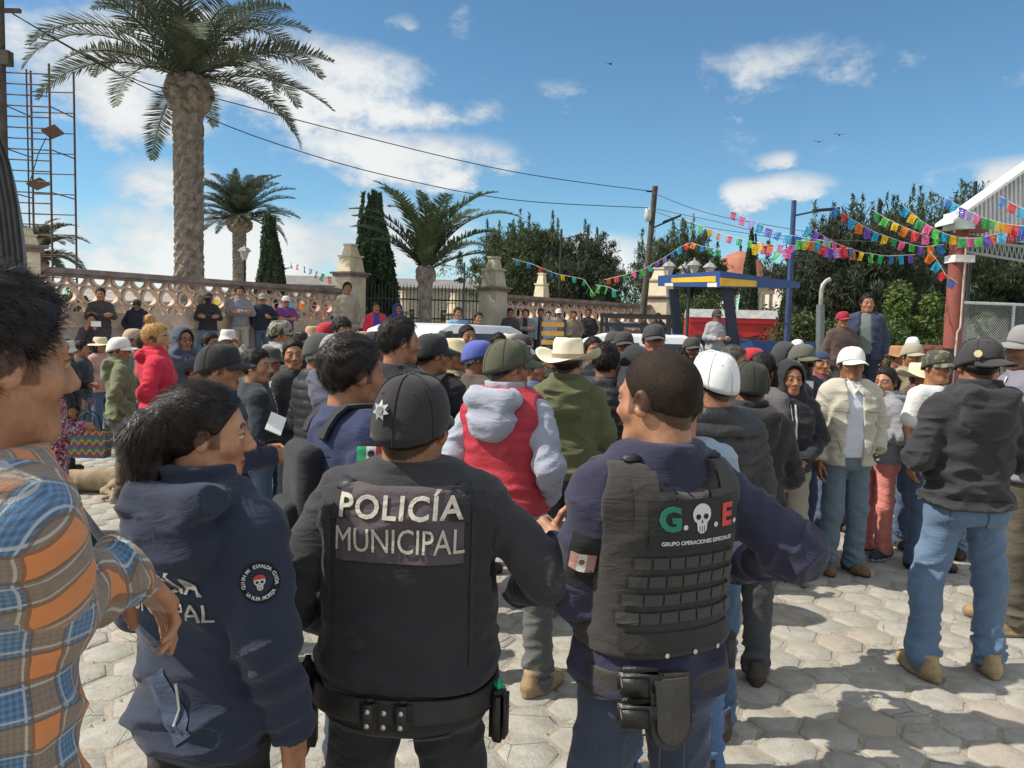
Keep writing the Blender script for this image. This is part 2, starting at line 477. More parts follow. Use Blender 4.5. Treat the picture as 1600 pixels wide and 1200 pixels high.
# ------------------------------------------------------------------ human parts (local frame: faces +Y, right hand at +X, 1.72 m tall)
def head_sdf(P, fem=0.0, ears=True):
    x = np.abs(P[:, 0]); Q = np.stack([x, P[:, 1], P[:, 2]], 1)
    d = ell(Q, (0, -.012, .026), (.0755, .097, .088))
    d = smin(d, ell(Q, (0, .026, -.038), (.058 - .004 * fem, .064, .080)), .035)
    d = smin(d, cap(Q, (0, .066, -.093), (.012, .064, -.094), .022 - .003 * fem, .021 - .003 * fem), .022)
    d = smin(d, cap(Q, (.046, .012, -.068), (.020, .058, -.096), .018, .018), .025)      # jaw line
    d = smin(d, cap(Q, (.043, .054, -.028), (.052, .036, -.026), .021, .020), .02)
    d = smin(d, cap(Q, (0, .084, .022), (.044, .070, .024), .0095, .009), .014)
    d = smax(d, -ell(Q, (.031, .100, .001), (.019, .022, .0135)), .014)                   # socket
    d = smin(d, ell(Q, (.031, .0755, .000), (.0135, .0125, .0125)), .003)                 # eyeball
    lid = ell(Q, (.031, .076, .0075), (.0165, .0135, .0062)); d = smin(d, lid, .004)
    d = smin(d, cap(Q, (0, .086, .012), (0, .1085, -.030), .0075, .0125), .010)           # nose
    d = smin(d, ell(Q, (.0125, .096, -.036), (.0085, .011, .0085)), .006)
    d = smin(d, ell(Q, (0, .083, -.064), (.023, .0115, .0065)), .006)                     # lips
    d = smin(d, ell(Q, (0, .081, -.076), (.020, .0115, .0072)), .006)
    d = smax(d, -cap(Q, (0, .096, -.0695), (.022, .086, -.0705), .0022, .0016), .004)
    d = smin(d, cap(Q, (0, -.018, -.05), (0, -.030, -.15), .060 - .007 * fem, .064 - .007 * fem), .03)
    if ears:
        e = ell(Q, (.080, -.012, -.004), (.010, .021, .033), np.array([[.96, .28, 0], [-.28, .96, 0], [0, 0, 1]], dtype=np.float32))
        e = smax(e, -ell(Q, (.0905, -.006, .000), (.008, .011, .019)), .004)
        d = smin(d, e, .008)
    return d
_heads = {}
def head_mesh(res, fem=0.0, face='plain', hair_scalp=True):
    key = (res, fem, face, hair_scalp)
    if key in _heads: return _heads[key]
    k2 = (res, fem)
    if k2 not in _heads: _heads[k2] = polygonize(lambda P: head_sdf(P, fem), (-.18, -.15, -.24), (.18, .14, .13), res)
    V, F = _heads[k2]
    T = np.ones((len(V), 4), dtype=np.float32)
    x, y, z = np.abs(V[:, 0]), V[:, 1], V[:, 2]
    def paintm(mask, c, a=1.0): T[mask, :3] = T[mask, :3] * (1 - a) + np.array(c, dtype=np.float32) * a
    cheek = np.exp(-(((x - .045) / .018) ** 2 + ((z + .03) / .02) ** 2)) * (y > .03)
    T[:, 1] -= .10 * cheek; T[:, 2] -= .10 * cheek
    paintm((y > .06) & (np.abs(z + .0695) < .0125) & (x < .024), (.82, .52, .5), .75)
    paintm((y > .07) & (np.abs(z + .0702) < .0032) & (x < .022), (.3, .16, .15), .7)
    paintm((y > .055) & (x > .012) & (x < .051) & (np.abs(z - .0245 - .004 * np.sin((x - .012) / .039 * 3.1)) < .0052), (.10, .09, .09), .9)   # brows
    ex, ez = (x - .031) / .0135, (z + .0008) / .0062
    paintm((y > .055) & (ex ** 2 + ez ** 2 < 1.0), (1.35, 2.3, 3.2))
    paintm((y > .055) & (((x - .031) / .0066) ** 2 + (ez * .95) ** 2 < 1.0), (.07, .08, .09))
    paintm((y > .055) & (np.abs(x - .031) < .0155) & (np.abs(z - .0068) < .0022), (.18, .15, .14), .8)
    if hair_scalp:
        line = np.where(y > .02, .012 + 1.36 * (y - .02), -.0055 + .77 * y)
        paintm(z > np.maximum(line, -.08), (.10, .09, .09), .92)
        paintm((x > .062) & (y > .0) & (y < .03) & (z > -.03) & (z < .03), (.16, .14, .14), .7)
    if face in ('moustache', 'beard'):
        paintm((y > .06) & (z < -.045 - x * .35) & (z > -.060 - x * .55) & (x < .034), (.16, .14, .13), .85)
    if face in ('beard',):
        paintm((y > .0) & (z < -.05) & ((x > .03) | (z < -.085)) & (z > -.125) & (y > -.005), (.2, .18, .18), .85)
    if face == 'stubble':
        paintm((y > .0) & (z < -.045) & (z > -.125), (.62, .62, .64), .7)
    if face == 'mask':
        paintm((y > .012) & (z < -.012) & (z > -.125), (.03, .05, .08), 1.0)
    if face == 'old':
        T[:, :3] *= (.9 + .2 * vnoise((V * 60).astype(np.float32)))[:, None]
    _heads[key] = (V, F, T)
    return _heads[key]

def finger_chain(base, dirs, lens, rads):
    pts = [A3(base)]
    for d_, l_ in zip(dirs, lens): pts.append(pts[-1] + A3(d_) / np.linalg.norm(d_) * l_)
    return list(zip(pts[:-1], pts[1:], rads[:-1], rads[1:]))
def hand_sdf_fn(style):
    """right hand: +Y out of the wrist, +Z back of the hand, +X thumb side"""
    cu = dict(relaxed=(.25, .55, .5), fist=(1.3, 1.5, 1.2), grip=(.8, 1.1, .8), droop=(.22, .38, .30), flat=(.05, .12, .1), thumb=(1.2, 1.5, 1.2))[style]
    chains = []
    fx = [.030, .0105, -.0095, -.028]; fl = [(.040, .025, .021), (.044, .029, .023), (.041, .027, .022), (.033, .021, .019)]
    fr = [.0092, .0096, .0090, .0080]
    for i in range(4):
        k = 1.0 + (.25 * (i - 1) if style in ('droop', 'relaxed') else 0)
        if style == 'droop' and i >= 2: k *= 1.45
        a = 0; dirs = []
        for c in cu:
            a += c * k
            dirs.append((.06 * (1.5 - i), math.cos(a), -math.sin(a)))
        chains += finger_chain((fx[i], .092 - .004 * abs(i - 1), -.002), dirs, fl[i], [fr[i], fr[i] * .95, fr[i] * .88, fr[i] * .72])
    if style == 'thumb': td = [(.8, .5, .1), (1, .1, .15), (1, -.1, .15)]
    elif style in ('fist', 'grip'): td = [(.8, .7, -.5), (.1, .9, -.6), (-.4, .7, -.5)]
    elif style == 'droop': td = [(.7, .75, -.35), (.30, .95, -.35), (.12, .95, -.45)]
    else: td = [(.75, .75, -.35), (.40, .95, -.2), (.25, .95, -.25)]
    th = finger_chain((.020, .028, -.010), td, (.038, .032, .026), [.0145, .0115, .0102, .0082])
    def f(P):
        d = rbox(P, (0, .052, 0), (.040, .044, .0145), .013)
        d = smin(d, cap(P, (0, -.03, 0), (0, .012, 0), .027, .026), .02)
        d = smin(d, ell(P, (.022, .034, -.008), (.018, .028, .014)), .014)
        for a, b, ra, rb in chains: d = smin(d, cap(P, a, b, ra, rb), .006)
        for a, b, ra, rb in th: d = smin(d, cap(P, a, b, ra, rb), .008)
        return d
    return f
_hands = {}
def hand_mesh(style, res):
    if (style, res) not in _hands:
        _hands[(style, res)] = polygonize(hand_sdf_fn(style), (-.085, -.07, -.13), (.11, .21, .10), res)
    return _hands[(style, res)]

# arm poses of the right side: elbow, wrist, hand style, hand direction, back-of-hand normal
POSES = dict(
    down=((.228, -.035, 1.120), (.242, .040, .880), 'relaxed', (0, .12, -1), (1, 0, 0)),
    pocket=((.268, -.070, 1.140), (.195, .085, .965), None, (-.3, .5, -.8), (1, .3, 0)),
    hoodpocket=((.252, -.015, 1.130), (.085, .185, 1.06), None, (-1, .3, 0), (0, 1, 0)),
    crossed=((.235, .085, 1.155), (-.060, .215, 1.175), 'relaxed', (-1, .05, .1), (0, 1, .2)),
    hold=((.235, .005, 1.13), (.120, .245, 1.12), 'grip', (-.4, .9, .1), (.7, .3, .6)),
    phone=((.225, .100, 1.17), (.085, .290, 1.40), 'grip', (-.25, .25, 1), (0, 1, -.3)),
    ear=((.30, .10, 1.22), (.15, .12, 1.50), 'grip', (-.3, -.1, 1), (1, .1, 0)),
    behind=((.275, -.105, 1.14), (.060, -.175, .96), 'relaxed', (-1, -.1, -.3), (0, -1, 0)),
    akimbo=((.375, -.030, 1.135), (.160, .150, 1.175), 'fist', (-.8, .4, .2), (.4, .9, 0)),
    front=((.255, .0, 1.125), (.050, .200, .99), 'fist', (-1, .2, -.1), (0, 1, .1)),
)
def mirror(v): return (-v[0], v[1], v[2])
class Pose:
    def __init__(self, right='down', left='down', stance=.0, lean=0.0, feet=12, bulk=1.0, shw=0.0, sit=False, shz=0.0):
        self.key = (str(right), str(left), stance, lean, feet, bulk, shw, sit, shz); self.shz = shz
        self.bulk = bulk; self.shw = shw
        rp = POSES[right] if isinstance(right, str) else right
        lp = POSES[left] if isinstance(left, str) else left
        b = (bulk - 1) * .10 + shw
        def shift(v, s): return (v[0] + s * b if abs(v[0]) > .12 else v[0], v[1] + (b * .6 if v[1] > .12 else 0), v[2])
        self.sh = [(.168 + b * .7 + shw * .2, -.005, 1.372 + shz), (-.168 - b * .7 - shw * .2, -.005, 1.372 + shz)]
        if isinstance(right, str): rp = (shift(rp[0], 1), shift(rp[1], 1)) + tuple(rp[2:])
        if isinstance(left, str):
            lp = (shift(lp[0], 1), shift(lp[1], 1)) + tuple(lp[2:])
            lp = (mirror(lp[0]), mirror(lp[1]), lp[2], mirror(lp[3]), mirror(lp[4]))
        self.arms = [rp, lp]
        w_ = .092 + stance * .5
        self.hip = [(.088 + b * .3, 0, .89), (-.088 - b * .3, 0, .89)]
        if sit:
            self.knee = [(.13, .40, .80), (-.13, .40, .80)]; self.ank = [(.12, .42, .42), (-.12, .42, .42)]
        else:
            self.knee = [(w_ + .008, .022 + stance * .10, .485), (-w_ - .008, .022 - stance * .06, .485)]
            self.ank = [(w_ + .012 + stance * .1, -.01 + stance * .25, .085), (-w_ - .012 - stance * .1, -.01 - stance * .2, .085)]
        self.feet = feet
    def torso(self, off):
        k = self.bulk; b = (k - 1)
        t = [(.70, .175, .118, -.012), (.80, .180, .124, -.012), (.88, .178, .126, -.012), (.95, .170, .120, -.004), (1.05, .158, .114, .004), (1.15, .160, .116, .004),
             (1.28, .168, .120, -.002), (1.36, .162, .108, -.012), (1.41, .130, .092, -.018), (1.45, .080, .076, -.022), (1.50, .070, .068, -.026), (1.60, .066, .066, -.03)]
        out = []
        for z, a_, b_, c_ in t:
            f_ = max(0, 1 - abs(z - 1.05) / .45)
            z = z + self.shz * min(1, max(0, (z - 1.05) / .25))
            out.append((z, a_ * (1 + b * (.55 + .45 * f_)) + off + self.shw * .6 * (1.1 < z < 1.44), b_ * (1 + b * (.6 + 1.1 * f_)) + off, c_ + b * .05 * f_))
        return out

def near(d, P, fn, amp):
    """add a relief to d only where the surface is close"""
    m = np.abs(d) < amp * 3 + .012
    if m.any():
        d = d.copy(); d[m] -= fn(P[m])
    return d
def bone_noise(P, a, b, seed, fa=26.0, fp=7.0):
    a, b = A3(a), A3(b); t = (b - a) / np.linalg.norm(b - a)
    u = np.cross(t, [0.3, .9, .2]); u /= np.linalg.norm(u); v = np.cross(t, u)
    q = P - a
    return ridge(np.stack([(q @ t) * fa + (q @ u) * 9, (q @ u) * fp, (q @ v) * fp], 1).astype(np.float32) + seed) ** 2.2
def quilted(x, p): return np.sqrt(np.abs(np.sin(x * math.pi / p))) - .55

def upper_fn(pose, off=.016, hem=.86, style='jacket', seed=0.0, wr=.010, sleeve=1.0, quilt=0.0, collar=.0, hood=None, opening=None, cuff=.0, crease=.014, hoff=0.0):
    tab = pose.torso(off); tab_in = pose.torso(min(off, .014))
    s0, s1 = A3(pose.sh[0]), A3(pose.sh[1])
    def f(P):
        P = P.astype(np.float32)
        z = P[:, 2]
        d = loft(P, tab)
        d = smin(d, cap(P, s0 * A3((.90, 1, 1)), s1 * A3((.90, 1, 1)), .048 + off, .048 + off), .06)
        d = smin(d, cap(P, (s0[0] * .62, -.015, 1.418 + pose.shz), (s1[0] * .62, -.015, 1.418 + pose.shz), .030 + off, .030 + off), .05)
        def rel(P):
            z = P[:, 2]
            low = np.clip((1.25 - z) / .3, .3, 1.0)
            dg = ridge(np.stack([P[:, 0] * 6 + z * 8, P[:, 1] * 6, z * 9 - P[:, 0] * 6], 1).astype(np.float32) + seed + 11) ** 2.4
            r = wr * 1.9 * (dg - .35)
            wn = ridge((P * A3((5.5, 5.5, 17)) + seed).astype(np.float32)) ** 2.4
            r = r + wr * 2.0 * low * (wn - .35)
            if quilt: r = r + quilt * quilted(z, .062)
            return r
        d0 = loft(P, tab_in)
        if wr: d = np.minimum(near(d, P, rel, wr * 2 + quilt), d0)
        d = smax(d, hem - z, .014)
        if hood == 'down':
            hb = (pose.bulk - 1) * .05 + hoff
            hd = ell(P, (0, -.118 - hb, 1.355), (.128, .066, .112))
            for sg in (1, -1):
                hd = smin(hd, cap(P, (sg * .070, .070, 1.415), (sg * .105, -.015, 1.452), .024, .036), .03)
                hd = smin(hd, cap(P, (sg * .105, -.015, 1.452), (sg * .085, -.125 - hb, 1.452), .036, .046), .03)
            hd = smin(hd, cap(P, (.085, -.125 - hb, 1.452), (-.085, -.125 - hb, 1.452), .046, .046), .03)
            hd = smax(hd, -ell(P, (0, -.070 - hb, 1.530), (.088, .062, .070)), .02)
            hd = near(hd, P, lambda P: .020 * (ridge((P * A3((6, 14, 20)) + seed + 3).astype(np.float32)) ** 1.4 - .45), .03)
            d = smin(d, hd, .007)
        if collar:
            col = loft(P, [(1.40, .108, .100, -.012), (1.45, .082, .084, -.018), (1.54, .078, .082, -.022)])
            col = smax(col, z - (1.455 + collar), .008)
            d = smin(d, smax(col, 1.41 - z, .01), .012)
        neck = cap(P, (0, -.028, 1.43), (0, -.012, 1.60), .055, .064)
        d = smax(d, -neck, .008)
        d = smax(d, z - (1.455 + max(collar, .0) + (.075 if hood == 'down' else 0)), .008)
        if opening:
            wz = np.interp(z, [hem, 1.0, 1.30, 1.46], [opening * .9, opening, opening * .75, .055])
            d = smax(d, -np.maximum(np.abs(P[:, 0] - .015) - wz, .03 - P[:, 1]), .008)
        if sleeve > 0:
            for i in (0, 1):
                s, e, w_ = A3(pose.sh[i]), A3(pose.arms[i][0]), A3(pose.arms[i][1])
                if sleeve < 1:
                    a = cap(P, s, s + (e - s) * .72, .056 + off, .060 + off)
                    d = smin(d, a, .04); continue
                up = cap(P, s, e, .054 + off * .8, .050 + off * .8)
                fo = cap(P, e, w_, .050 + off * .8, .037 + off * .7 + cuff)
                t = (w_ - e) / np.linalg.norm(w_ - e); tu = (e - s) / np.linalg.norm(e - s)
                fo = smax(fo, (P - w_) @ t - .006, .01)
                def ru(P):
                    ne = np.exp(-(((P - e) ** 2).sum(1)) / .014)
                    r = wr * (1.3 + 2.0 * ne) * (bone_noise(P, s, e, seed + i * 3.3, 22) - .45)
                    return r + quilt * quilted((P - s) @ tu, .055) if quilt else r
                def rf(P):
                    ne = np.exp(-(((P - e) ** 2).sum(1)) / .014); nw = np.exp(-(((P - w_) ** 2).sum(1)) / .008)
                    r = wr * (1.2 + 2.0 * ne + 1.5 * nw) * (bone_noise(P, e, w_, seed + 9 + i * 2.1, 27) - .45)
                    return r + quilt * quilted((P - e) @ t, .055) if quilt else r
                if wr:
                    up = near(up, P, ru, wr * 3 + quilt); fo = near(fo, P, rf, wr * 3 + quilt)
                arm = smin(up, fo, .03)
                d = smin(smin(d, up, .03), arm, crease)
        return d
    return f
def upper_bounds(pose, hem, pad=.10):
    pts = np.array([pose.sh[0], pose.sh[1]] + [a[0] for a in pose.arms] + [a[1] for a in pose.arms] + [(.2 * pose.bulk, -.2 * pose.bulk, hem), (-.2 * pose.bulk, .18 * pose.bulk, 1.50)])
    lo, hi = pts.min(0) - pad, pts.max(0) + pad
    lo[2] = min(lo[2], hem - .03)
    return lo, hi
def trouser_fn(pose, off=.010, top=1.0, seed=0.0, wr=.010, loose=.012, bottom=.035):
    tab = pose.torso(off * .8)
    def f(P):
        z = P[:, 2]
        d = smax(smax(loft(P, tab), .80 - z, .05), z - top, .008)
        for i in (0, 1):
            h_, k_, a_ = A3(pose.hip[i]), A3(pose.knee[i]), A3(pose.ank[i])
            kb = 1 + (pose.bulk - 1) * .6
            th = cap(P, h_, k_, .086 * kb + off * .6, .060 * kb + off + loose * .5)
            sh = cap(P, k_, a_ + A3((0, 0, -.02)), .060 * kb + off + loose * .5, .047 + off + loose)
            th = near(th, P, lambda P: wr * (1.0 + 1.5 * np.exp(-(((P - k_) ** 2).sum(1)) / .012)) * (bone_noise(P, h_, k_, seed + i * 4.1, 17, 9) - .45), wr * 3)
            sh = near(sh, P, lambda P: wr * (.9 + 1.5 * np.exp(-(((P - k_) ** 2).sum(1)) / .012) + 2.4 * np.exp(-((P[:, 2] - a_[2] - .03) ** 2) / .010)) * (bone_noise(P, k_, a_, seed + 6 + i * 2.7, 26, 8) - .45), wr * 4)
            leg = smin(th, sh, .03)
            leg = smax(leg, bottom - z, .008) if a_[2] < .2 else smax(leg, (a_[2] - .05) - z, .008)
            d = smin(d, leg, .028)
        return d
    return f
def core_fn(pose):
    tab = pose.torso(-.018)
    def f(P):
        z = P[:, 2]
        d = smax(smax(loft(P, tab), .89 - z, .05), z - 1.44, .01)
        for i in (0, 1):
            s, e, w_ = pose.sh[i], pose.arms[i][0], pose.arms[i][1]
            d = smin(d, smin(cap(P, s, e, .045, .034), cap(P, e, w_, .034, .024), .02), .03)
            d = smin(d, smin(cap(P, pose.hip[i], pose.knee[i], .062, .042), cap(P, pose.knee[i], pose.ank[i], .042, .03), .02), .03)
        return d
    return f
def frame(d, n):
    """matrix whose Y is d and Z is near n"""
    y = A3(d); y = y / np.linalg.norm(y); z = A3(n) - y * float(A3(n) @ y); z = z / np.linalg.norm(z); x = np.cross(y, z)
    return np.stack([x, y, z], 1)
_shoe = {}
def shoe_mesh(style='boot'):
    if style in _shoe: return _shoe[style]
    def f(P):
        d = cap(P, (0, -.075, .042), (.004, .14, .036), .040, .036)
        d = smin(d, ell(P, (.006, .095, .030), (.050, .098, .042)), .02)
        d = smin(d, cap(P, (0, -.055, .055), (0, -.045, .125), .043, .043), .03)
        d = smax(d, z_(P) - .13, .01)
        sole = np.maximum(ell(P, (.003, .035, .02), (.055, .152, .2)), P[:, 2] - .022)
        d = np.minimum(d, sole)
        return smax(d, -P[:, 2], .004)
    z_ = lambda P: P[:, 2]
    V, F = polygonize(f, (-.08, -.16, -.02), (.08, .24, .16), .010)
    cz = V[F].mean(1)[:, 2]
    me = mesh_np('shoe', V, F, midx=(cz < .020).astype(int))
    me.materials.append(None); me.materials.append(None)
    _shoe[style] = me
    return me

# ------------------------------------------------------------------ hats (head frame)
_hat = {}
def cap_mesh(seam=True, brimlen=.078, tall=0.0):
    key = ('cap', brimlen, tall)
    if key in _hat: return _hat[key]
    n, m_ = 48, 14; V = []; F = []
    for j in range(m_ + 1):
        ph = j / m_ * (math.pi / 2)
        for i in range(n):
            a = 2 * math.pi * i / n
            sm = 1 - .022 * (1 if i % 8 == 4 else 0)
            fl = 1 + .03 * math.cos(3 * a) * math.sin(2 * ph)
            r = math.cos(ph) ** .72 * sm * fl
            fr = max(0, math.sin(a))
            x = .0865 * r * math.cos(a); y = -.010 + .1075 * r * math.sin(a)
            e0 = .000 + .032 * math.sin(a); zz = e0 + (.122 - e0 + tall) * math.sin(ph) ** .9 + (.010 + tall * .3) * fr * math.sin(2 * ph)
            V.append((x, y, zz))
    for j in range(m_):
        for i in range(n): F.append((j * n + i, j * n + (i + 1) % n, (j + 1) * n + (i + 1) % n, (j + 1) * n + i))
    base = len(V)
    # inside band so the crown has thickness
    for i in range(n):
        a = 2 * math.pi * i / n
        V.append((.079 * math.cos(a), -.010 + .099 * math.sin(a), .003 + .032 * math.sin(a)))
    for i in range(n): F.append((i, base + i, base + (i + 1) % n, (i + 1) % n))
    # button
    bt = MB(); bt.lathe([(.001, .128 + tall), (.007, .127 + tall), (.008, .122 + tall), (.006, .117 + tall)], 8, (0, -.010, -.002))
    nb = len(V); V += bt.V; F += [tuple(i + nb for i in f) for f in bt.F]
    # brim, two skins
    nu, nv = 16, 6; bb = len(V)
    for side in (0, 1):
        for j in range(nv + 1):
            for i in range(nu + 1):
                t = i / nu * 2 - 1; a = math.pi / 2 - t * 1.08
                x0, y0 = .0845 * math.cos(a), -.010 + .1055 * math.sin(a)
                ln = brimlen * (1 - abs(t) ** 3.2) * (j / nv)
                x = x0 * (1 + .06 * j / nv); y = y0 + ln
                zz = .034 - 5.2 * x * x * (.5 + .5 * j / nv) - .22 * ln - (0 if side == 0 else .005)
                V.append((x, y, zz))
    W = nu + 1; S_ = (nv + 1) * W
    for j in range(nv):
        for i in range(nu):
            q = (bb + j * W + i, bb + j * W + i + 1, bb + (j + 1) * W + i + 1, bb + (j + 1) * W + i)
            F.append(q[::-1]); F.append(tuple(k + S_ for k in q))
    for i in range(nu):
        q = (bb + nv * W + i, bb + nv * W + i + 1)
        F.append((q[0], q[0] + S_, q[1] + S_, q[1]))
    me = bpy.data.meshes.new('cap'); me.from_pydata(V, [], F); me.update()
    me.polygons.foreach_set('use_smooth', [True] * len(me.polygons))
    _hat[key] = me
    return me
def cap_trim(capo, c):
    """raised seam tapes, eyelets and the brim stitching of a near cap"""
    me = cap_mesh(); n, m_ = 48, 14
    co = [me.vertices[i].co for i in range(n * (m_ + 1))]
    key = 'seams'
    if key not in _hat:
        b = MB()
        for i in range(4, n, 8):
            pts = [co[j * n + i] * 1.012 + Vector((0, 0, .0005)) for j in range(0, m_)]
            b.tube(pts, .0016, 5, caps=False)
        _hat[key] = b.mesh('seam_tape')
        b = MB()
        for i in range(0, n, 8):
            p = co[7 * n + i] * 1.006; b.tube([p + Vector((.0035 * math.cos(a), .0, .0035 * math.sin(a))) for a in [k * math.pi / 4 for k in range(9)]], .0011, 4, caps=False)
        _hat['eyelets'] = b.mesh('eyelets')
    dk = tuple(min(1, x * .72) for x in c)
    tag(link('seam_tape', _hat[key], cloth(dk, kind='twill'), capo), kind='stuff'); tag(link('eyelets', _hat['eyelets'], cloth(tuple(min(1, x * 1.3 + .01) for x in c), kind='twill'), capo), kind='stuff')
def hat_mesh(kind):
    if kind in _hat: return _hat[kind]
    P_ = dict(cowboy=(.125, .125, .200, .060, .9), straw=(.100, .095, .185, -.012, .1), bucket=(.088, .075, .135, -.030, .0), fedora=(.112, .105, .150, .004, .6), sombrero=(.10, .10, .215, .02, .25))[kind]
    ch, _, rb, curl, crease = P_
    n = 56; rings = []
    # crown profile from the top centre down, then the brim outward
    prof = [(0.0, ch - .022 * crease), (.30, ch - .020 * crease), (.60, ch - .004), (.80, ch), (.92, ch - .012), (.98, ch - .035), (1.0, ch * .45), (1.04, .012), (1.06, .004)]
    V = []; F = []
    for k, zz in prof:
        for i in range(n):
            a = 2 * math.pi * i / n; c, s = math.cos(a), math.sin(a)
            px_ = (1 - .20 * crease * max(0, s) ** 2 * (zz / ch)) if crease > .3 else 1
            pinch = crease * .016 * math.exp(-(c * k / .35) ** 2) * (1 if zz > ch * .75 else 0) if crease > .3 else 0
            V.append((.086 * k * c * px_, -.010 + .106 * k * s, .020 + zz - pinch))
    nr = 7
    for j in range(1, nr + 1):
        u = j / nr
        for i in range(n):
            a = 2 * math.pi * i / n; c, s = math.cos(a), math.sin(a)
            r = u ** 1.0
            rx = .0915 + (rb * .95 - .0915) * r; ry = .112 + (rb * 1.02 - .112) * r
            zz = .022 + curl * (abs(c) ** 2.2) * u ** 1.7 * 1.1 + (curl if curl < 0 else -.016) * u * (abs(s) if curl > 0 else 1) + .004 * math.sin(5 * a + 1) * u
            V.append((rx * c * (1 - .08 * max(0, curl) * 10 * u * abs(c) * .3), -.010 + ry * s, zz))
    rows = len(prof) + nr
    for j in range(rows - 1):
        for i in range(n): F.append((j * n + i, (j + 1) * n + i, (j + 1) * n + (i + 1) % n, j * n + (i + 1) % n))
    b0 = len(V)                               # underside of the brim
    for j in range(nr + 1):
        src = (len(prof) - 1 + j) * n
        for i in range(n): V.append((V[src + i][0] * (1 if j else .93), V[src + i][1] * (1 if j else .93), V[src + i][2] - (.0035 if j < nr else .0015)))
    for j in range(nr):
        for i in range(n): F.append((b0 + j * n + i, b0 + j * n + (i + 1) % n, b0 + (j + 1) * n + (i + 1) % n, b0 + (j + 1) * n + i))
    last = (rows - 1) * n
    for i in range(n): F.append((last + i, b0 + nr * n + i, b0 + nr * n + (i + 1) % n, last + (i + 1) % n))
    me = bpy.data.meshes.new('hat'); me.from_pydata(V, [], F); me.update()
    me.polygons.foreach_set('use_smooth', [True] * len(me.polygons))
    _hat[kind] = me
    return me
def band_mesh():
    if 'band' in _hat: return _hat['band']
    V = []; F = []; n = 40
    for zz, k in ((.028, 1.045), (.052, 1.02)):
        for i in range(n):
            a = 2 * math.pi * i / n
            V.append((.0885 * k * math.cos(a), -.010 + .1085 * k * math.sin(a), zz))
    for i in range(n): F.append((i, (i + 1) % n, n + (i + 1) % n, n + i))
    me = bpy.data.meshes.new('hat_band'); me.from_pydata(V, [], F); me.update()
    _hat['band'] = me
    return me
def beanie_hood_fn(kind, seed=0.0):
    def hoodup(P):
        o = ell(P, (0, -.020, .020), (.104, .128, .128))
        o = smin(o, cap(P, (0, -.05, -.05), (0, -.045, -.17), .098, .115), .05)
        o = smin(o, cap(P, (.06, .02, -.12), (.09, -.03, -.18), .06, .07), .05)
        o = smin(o, cap(P, (-.06, .02, -.12), (-.09, -.03, -.18), .06, .07), .05)
        o = o - .012 * (ridge(P * (10, 8, 14) + seed) - .5)
        i_ = ell(P, (0, .0, .008), (.086, .112, .112))
        face = ell(P, (0, .13, -.012), (.070, .130, .112))
        o = smax(o, -smin(i_, face, .02), .012)
        return smax(smax(o, -.21 - P[:, 2], .02), P[:, 1] - .085, .012)
    def beanie(P):
        o = ell(P, (0, -.012, .03), (.084, .106, .096)) - .003 * np.sin(np.arctan2(P[:, 1], P[:, 0]) * 40)
        return smax(smax(o, .030 + .25 * P[:, 1] - P[:, 2], .006), -ell(P, (0, -.012, .03), (.074, .095, .085)), .003)
    return hoodup if kind == 'hoodup' else beanie
def hair_fn(style, seed=0.0):
    def f(P):
        P = P.astype(np.float32); x, y, z = np.abs(P[:, 0]), P[:, 1], P[:, 2]
        nz = vnoise(P * (90, 40, 40) + seed) * .5 + vnoise(P * (45, 30, 30) + seed) * .5
        th = dict(short=.013, buzz=.004, crop=.009, under=.007, long=.014, bun=.012, pony=.013, fringe=.016)[style]
        c = ell(P, (0, -.014, .028), (.0765 + th * .8, .099 + th * .9, .089 + th * 1.3)) - (.020 if style in ('short', 'fringe') else .010 if style not in ('buzz', 'crop', 'under') else .003) * (nz - .5)
        line = np.where(y > .02, .006 + 1.36 * (y - .02), -.010 + .80 * y)
        line = np.where(y < -.02, np.maximum(line, -.085), line)
        if style in ('short', 'fringe', 'long', 'pony', 'bun'): line = line + .012 * (vnoise(P * (60, 60, 10) + seed) - .5)
        if style == 'fringe': line = np.minimum(line, .045)
        side = smax(-(y - .018), (z - .06), .03)          # temples
        c = smax(c, (line - z) * .78, .010)
        ear = ell(P, (.085 * np.sign(P[:, 0]).mean() if False else 0, -.004, -.012), (.12, .026, .036))
        c = smax(c, -smax(ear, .062 - x, .005), .008)
        if style == 'under': c = smax(c, z - .020 - .30 * y, .004)
        if style == 'long':
            b = cap(P, (0, -.045, .0), (0, -.065, -.20), .088, .075) - .008 * (vnoise(P * (80, 80, 14) + seed) - .5)
            b = smax(b, y - .02, .02); c = smin(c, b, .03)
        if style == 'pony':
            b = cap(P, (0, -.098, .040), (0, -.138, -.005), .036, .054)
            b = smin(b, cap(P, (0, -.138, -.005), (0, -.128, -.125), .058, .046), .03) - .010 * (vnoise(P * (80, 80, 16) + seed) - .5)
            c = smin(c, b, .015)
        if style == 'bun':
            b = ell(P, (0, -.055, .150), (.036, .038, .046)) - .007 * (ridge(P * 60 + seed) - .5)
            c = smin(c, b, .012)
        return c
    return f
_hair = {}
